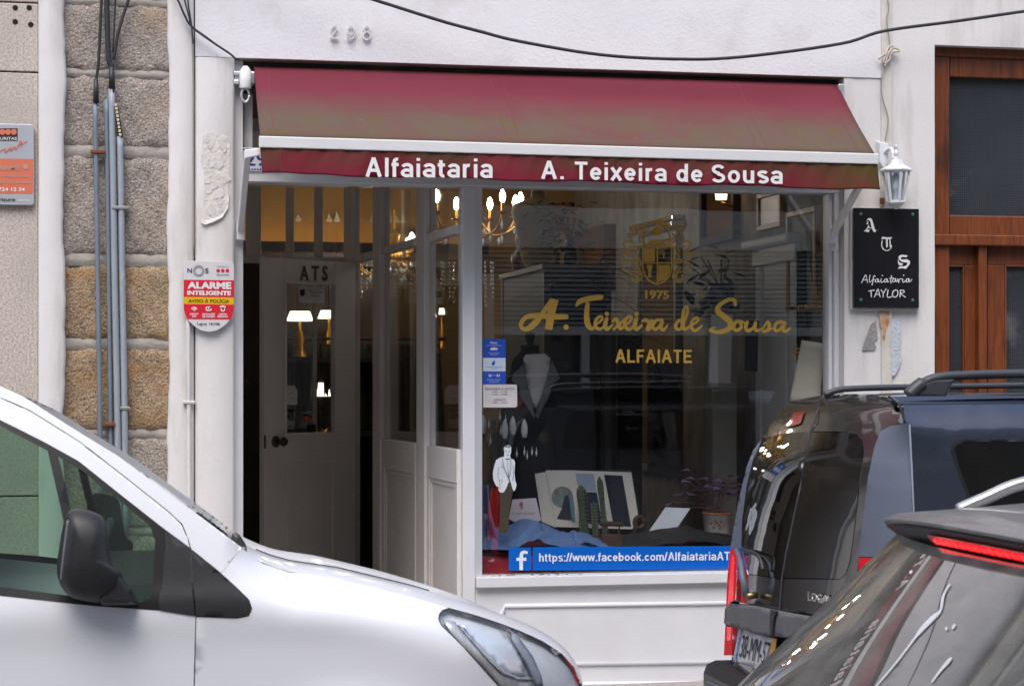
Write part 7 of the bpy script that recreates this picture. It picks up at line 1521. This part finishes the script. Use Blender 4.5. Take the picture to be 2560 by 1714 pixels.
box('tailgate', Xg(.7)-.06, Xg(.7)+.1, YGN+.2, YGF-.2, .4, .695, GPAINT, HAT, .03); box('bumper', Xg(.7)-.16, Xg(.7)+.3, YGN+.01, YGF-.01, .22, .5, GPAINT, HAT, .06)
box('underbody', Xg(.7)+.1, xsp+3.9, YGN+.1, YGF-.1, .2, .4, UND, HAT); box('rear_shelf', Xg(.8)+.25, Xg(.8)+.8, YGN+.1, YGF-.1, .84, .87, PLB, HAT); box('bonnet', xsp+3.0, xsp+4.0, YGN+.05, YGF-.05, .5, .95, GPAINT, HAT, .05)
for k in range(3): MB().box(Xg(.8)+.8, Xg(.8)+.95, YGC+.5-.5*k-.2, YGC+.5-.5*k+.2, .7, 1.2).build('rear_seat', PLB, HAT, bevel=.04)
for x in (Xg(.7)+.7, Xg(.7)+3.3):
    for yy, s in ((YGN+.1, -1), (YGF-.1, 1)): wheel(HAT, x, yy, .31, .2, s)

# ================================================================ the far side of the street and upper floors: seen only in the glass and paint
OB = thing('opposite_building', 'plastered building across the street with a slatted shopfront', 'building', (4, -12.2, 0))
OW = mat('grey_buff_plaster', srgb(150, 144, 134), .9, var=.1, vs=3, bump=.3, bs=40); OD = mat('dark_opening', (.02, .022, .025), .3); OS = mat('pale_stone_trim', srgb(188, 182, 172), .8, var=.06)
yo = -12.2
for a, b, c, d in ((-14, 1.9, 0, 9), (6.5, 16, 0, 9), (1.9, 6.5, 3.75, 9)): box('wall', a, b, yo-.4, yo, c, d, OW, OB)
box('shop_band', 1.9, 6.5, yo-.3, yo+.02, 3.2, 3.749, OS, OB, .01)
for k in range(16): MB().box(1.95, 6.45, yo-.1, yo-.06, 2.32+k*.055, 2.352+k*.055).build('shutter_slat', mat('slat_grey', srgb(146, 144, 140), .5), OB)
box('shop_glass', 1.95, 6.45, yo-.3, yo-.29, .3, 3.2, OD, OB); box('shop_rail', 1.9, 6.5, yo-.14, yo-.02, 2.2, 2.3, OS, OB); box('shop_sill', 1.9, 6.5, yo-.2, yo+.03, .1, .5, OS, OB)
for x in (1.9, 3.4, 4.95, 6.42): box('shop_post', x, x+.09, yo-.14, yo-.03, .5, 2.2, OS, OB)
for i, x in enumerate((-12, -9.4, -6.8, -4.2, -1.6, 1.2, 3.6, 6.2, 9, 12)):
    for z in (4.4,) if 1.5 < x < 6.4 else (.9, 4.4):
        W = box('window', x, x+1.15, yo+.001, yo+.05, z, z+2.0, OS, OB, .01); box('pane', x+.12, x+.54, yo+.051, yo+.055, z+.12, z+1.88, GLASS if False else mat('window_dark_glass', (.03, .035, .045), .04, spec=.8), W); box('pane', x+.61, x+1.03, yo+.051, yo+.055, z+.12, z+1.88, MATS['window_dark_glass'], W)
    if i % 2: box('balcony_slab', x-.2, x+1.35, yo, yo+.5, 4.2, 4.3, OS, OB, .01); MB().tube([(x-.18, yo+.47, 5.2), (x+1.33, yo+.47, 5.2)], .02, 6).build('balcony_rail', PLB, OB)
box('cornice', -14, 16, yo-.4, yo+.35, 9.001, 9.3, OS, OB, .02)
# upper storeys of the facade
TILE = mat('grey_green_tiles', srgb(150, 150, 140), .35, var=.1, vs=4)
n_ = TILE.node_tree.nodes; l_ = TILE.node_tree.links; br = n_.new('ShaderNodeTexBrick'); br.offset = 0; br.inputs['Scale'].default_value = 1; br.inputs['Brick Width'].default_value = .14; br.inputs['Row Height'].default_value = .14; br.inputs['Mortar Size'].default_value = .004
tcn = n_.new('ShaderNodeTexCoord'); mpn = n_.new('ShaderNodeMapping'); mpn.inputs['Rotation'].default_value = (R(90), 0, 0); l_.new(tcn.outputs['Object'], mpn.inputs[0]); l_.new(mpn.outputs[0], br.inputs[0]); bpn = n_.new('ShaderNodeBump'); bpn.inputs['Distance'].default_value = .003; bpn.invert = True; l_.new(br.outputs['Fac'], bpn.inputs['Height']); l_.new(bpn.outputs[0], n_['Principled BSDF'].inputs['Normal'])
box('tiled_upper_wall', xs1-.3, 12, -.02, .31, 4.75, 10.5, TILE, SB); box('string_course', xs1-.3, 12, -.12, .1, 4.62, 4.749, OS, SB, .01)
for x in (-2.4, -.5, 1.4, 3.3, 5.2, 7.1):
    for z in (5.1, 7.9):
        W = box('upper_window', x, x+1.25, -.07, -.021, z, z+2.1, OS, SB, .01)
        for q in (.1, .66): box('pane', x+q, x+q+.48, -.076, -.0705, z+.1, z+2.0, MATS['window_dark_glass'], W)
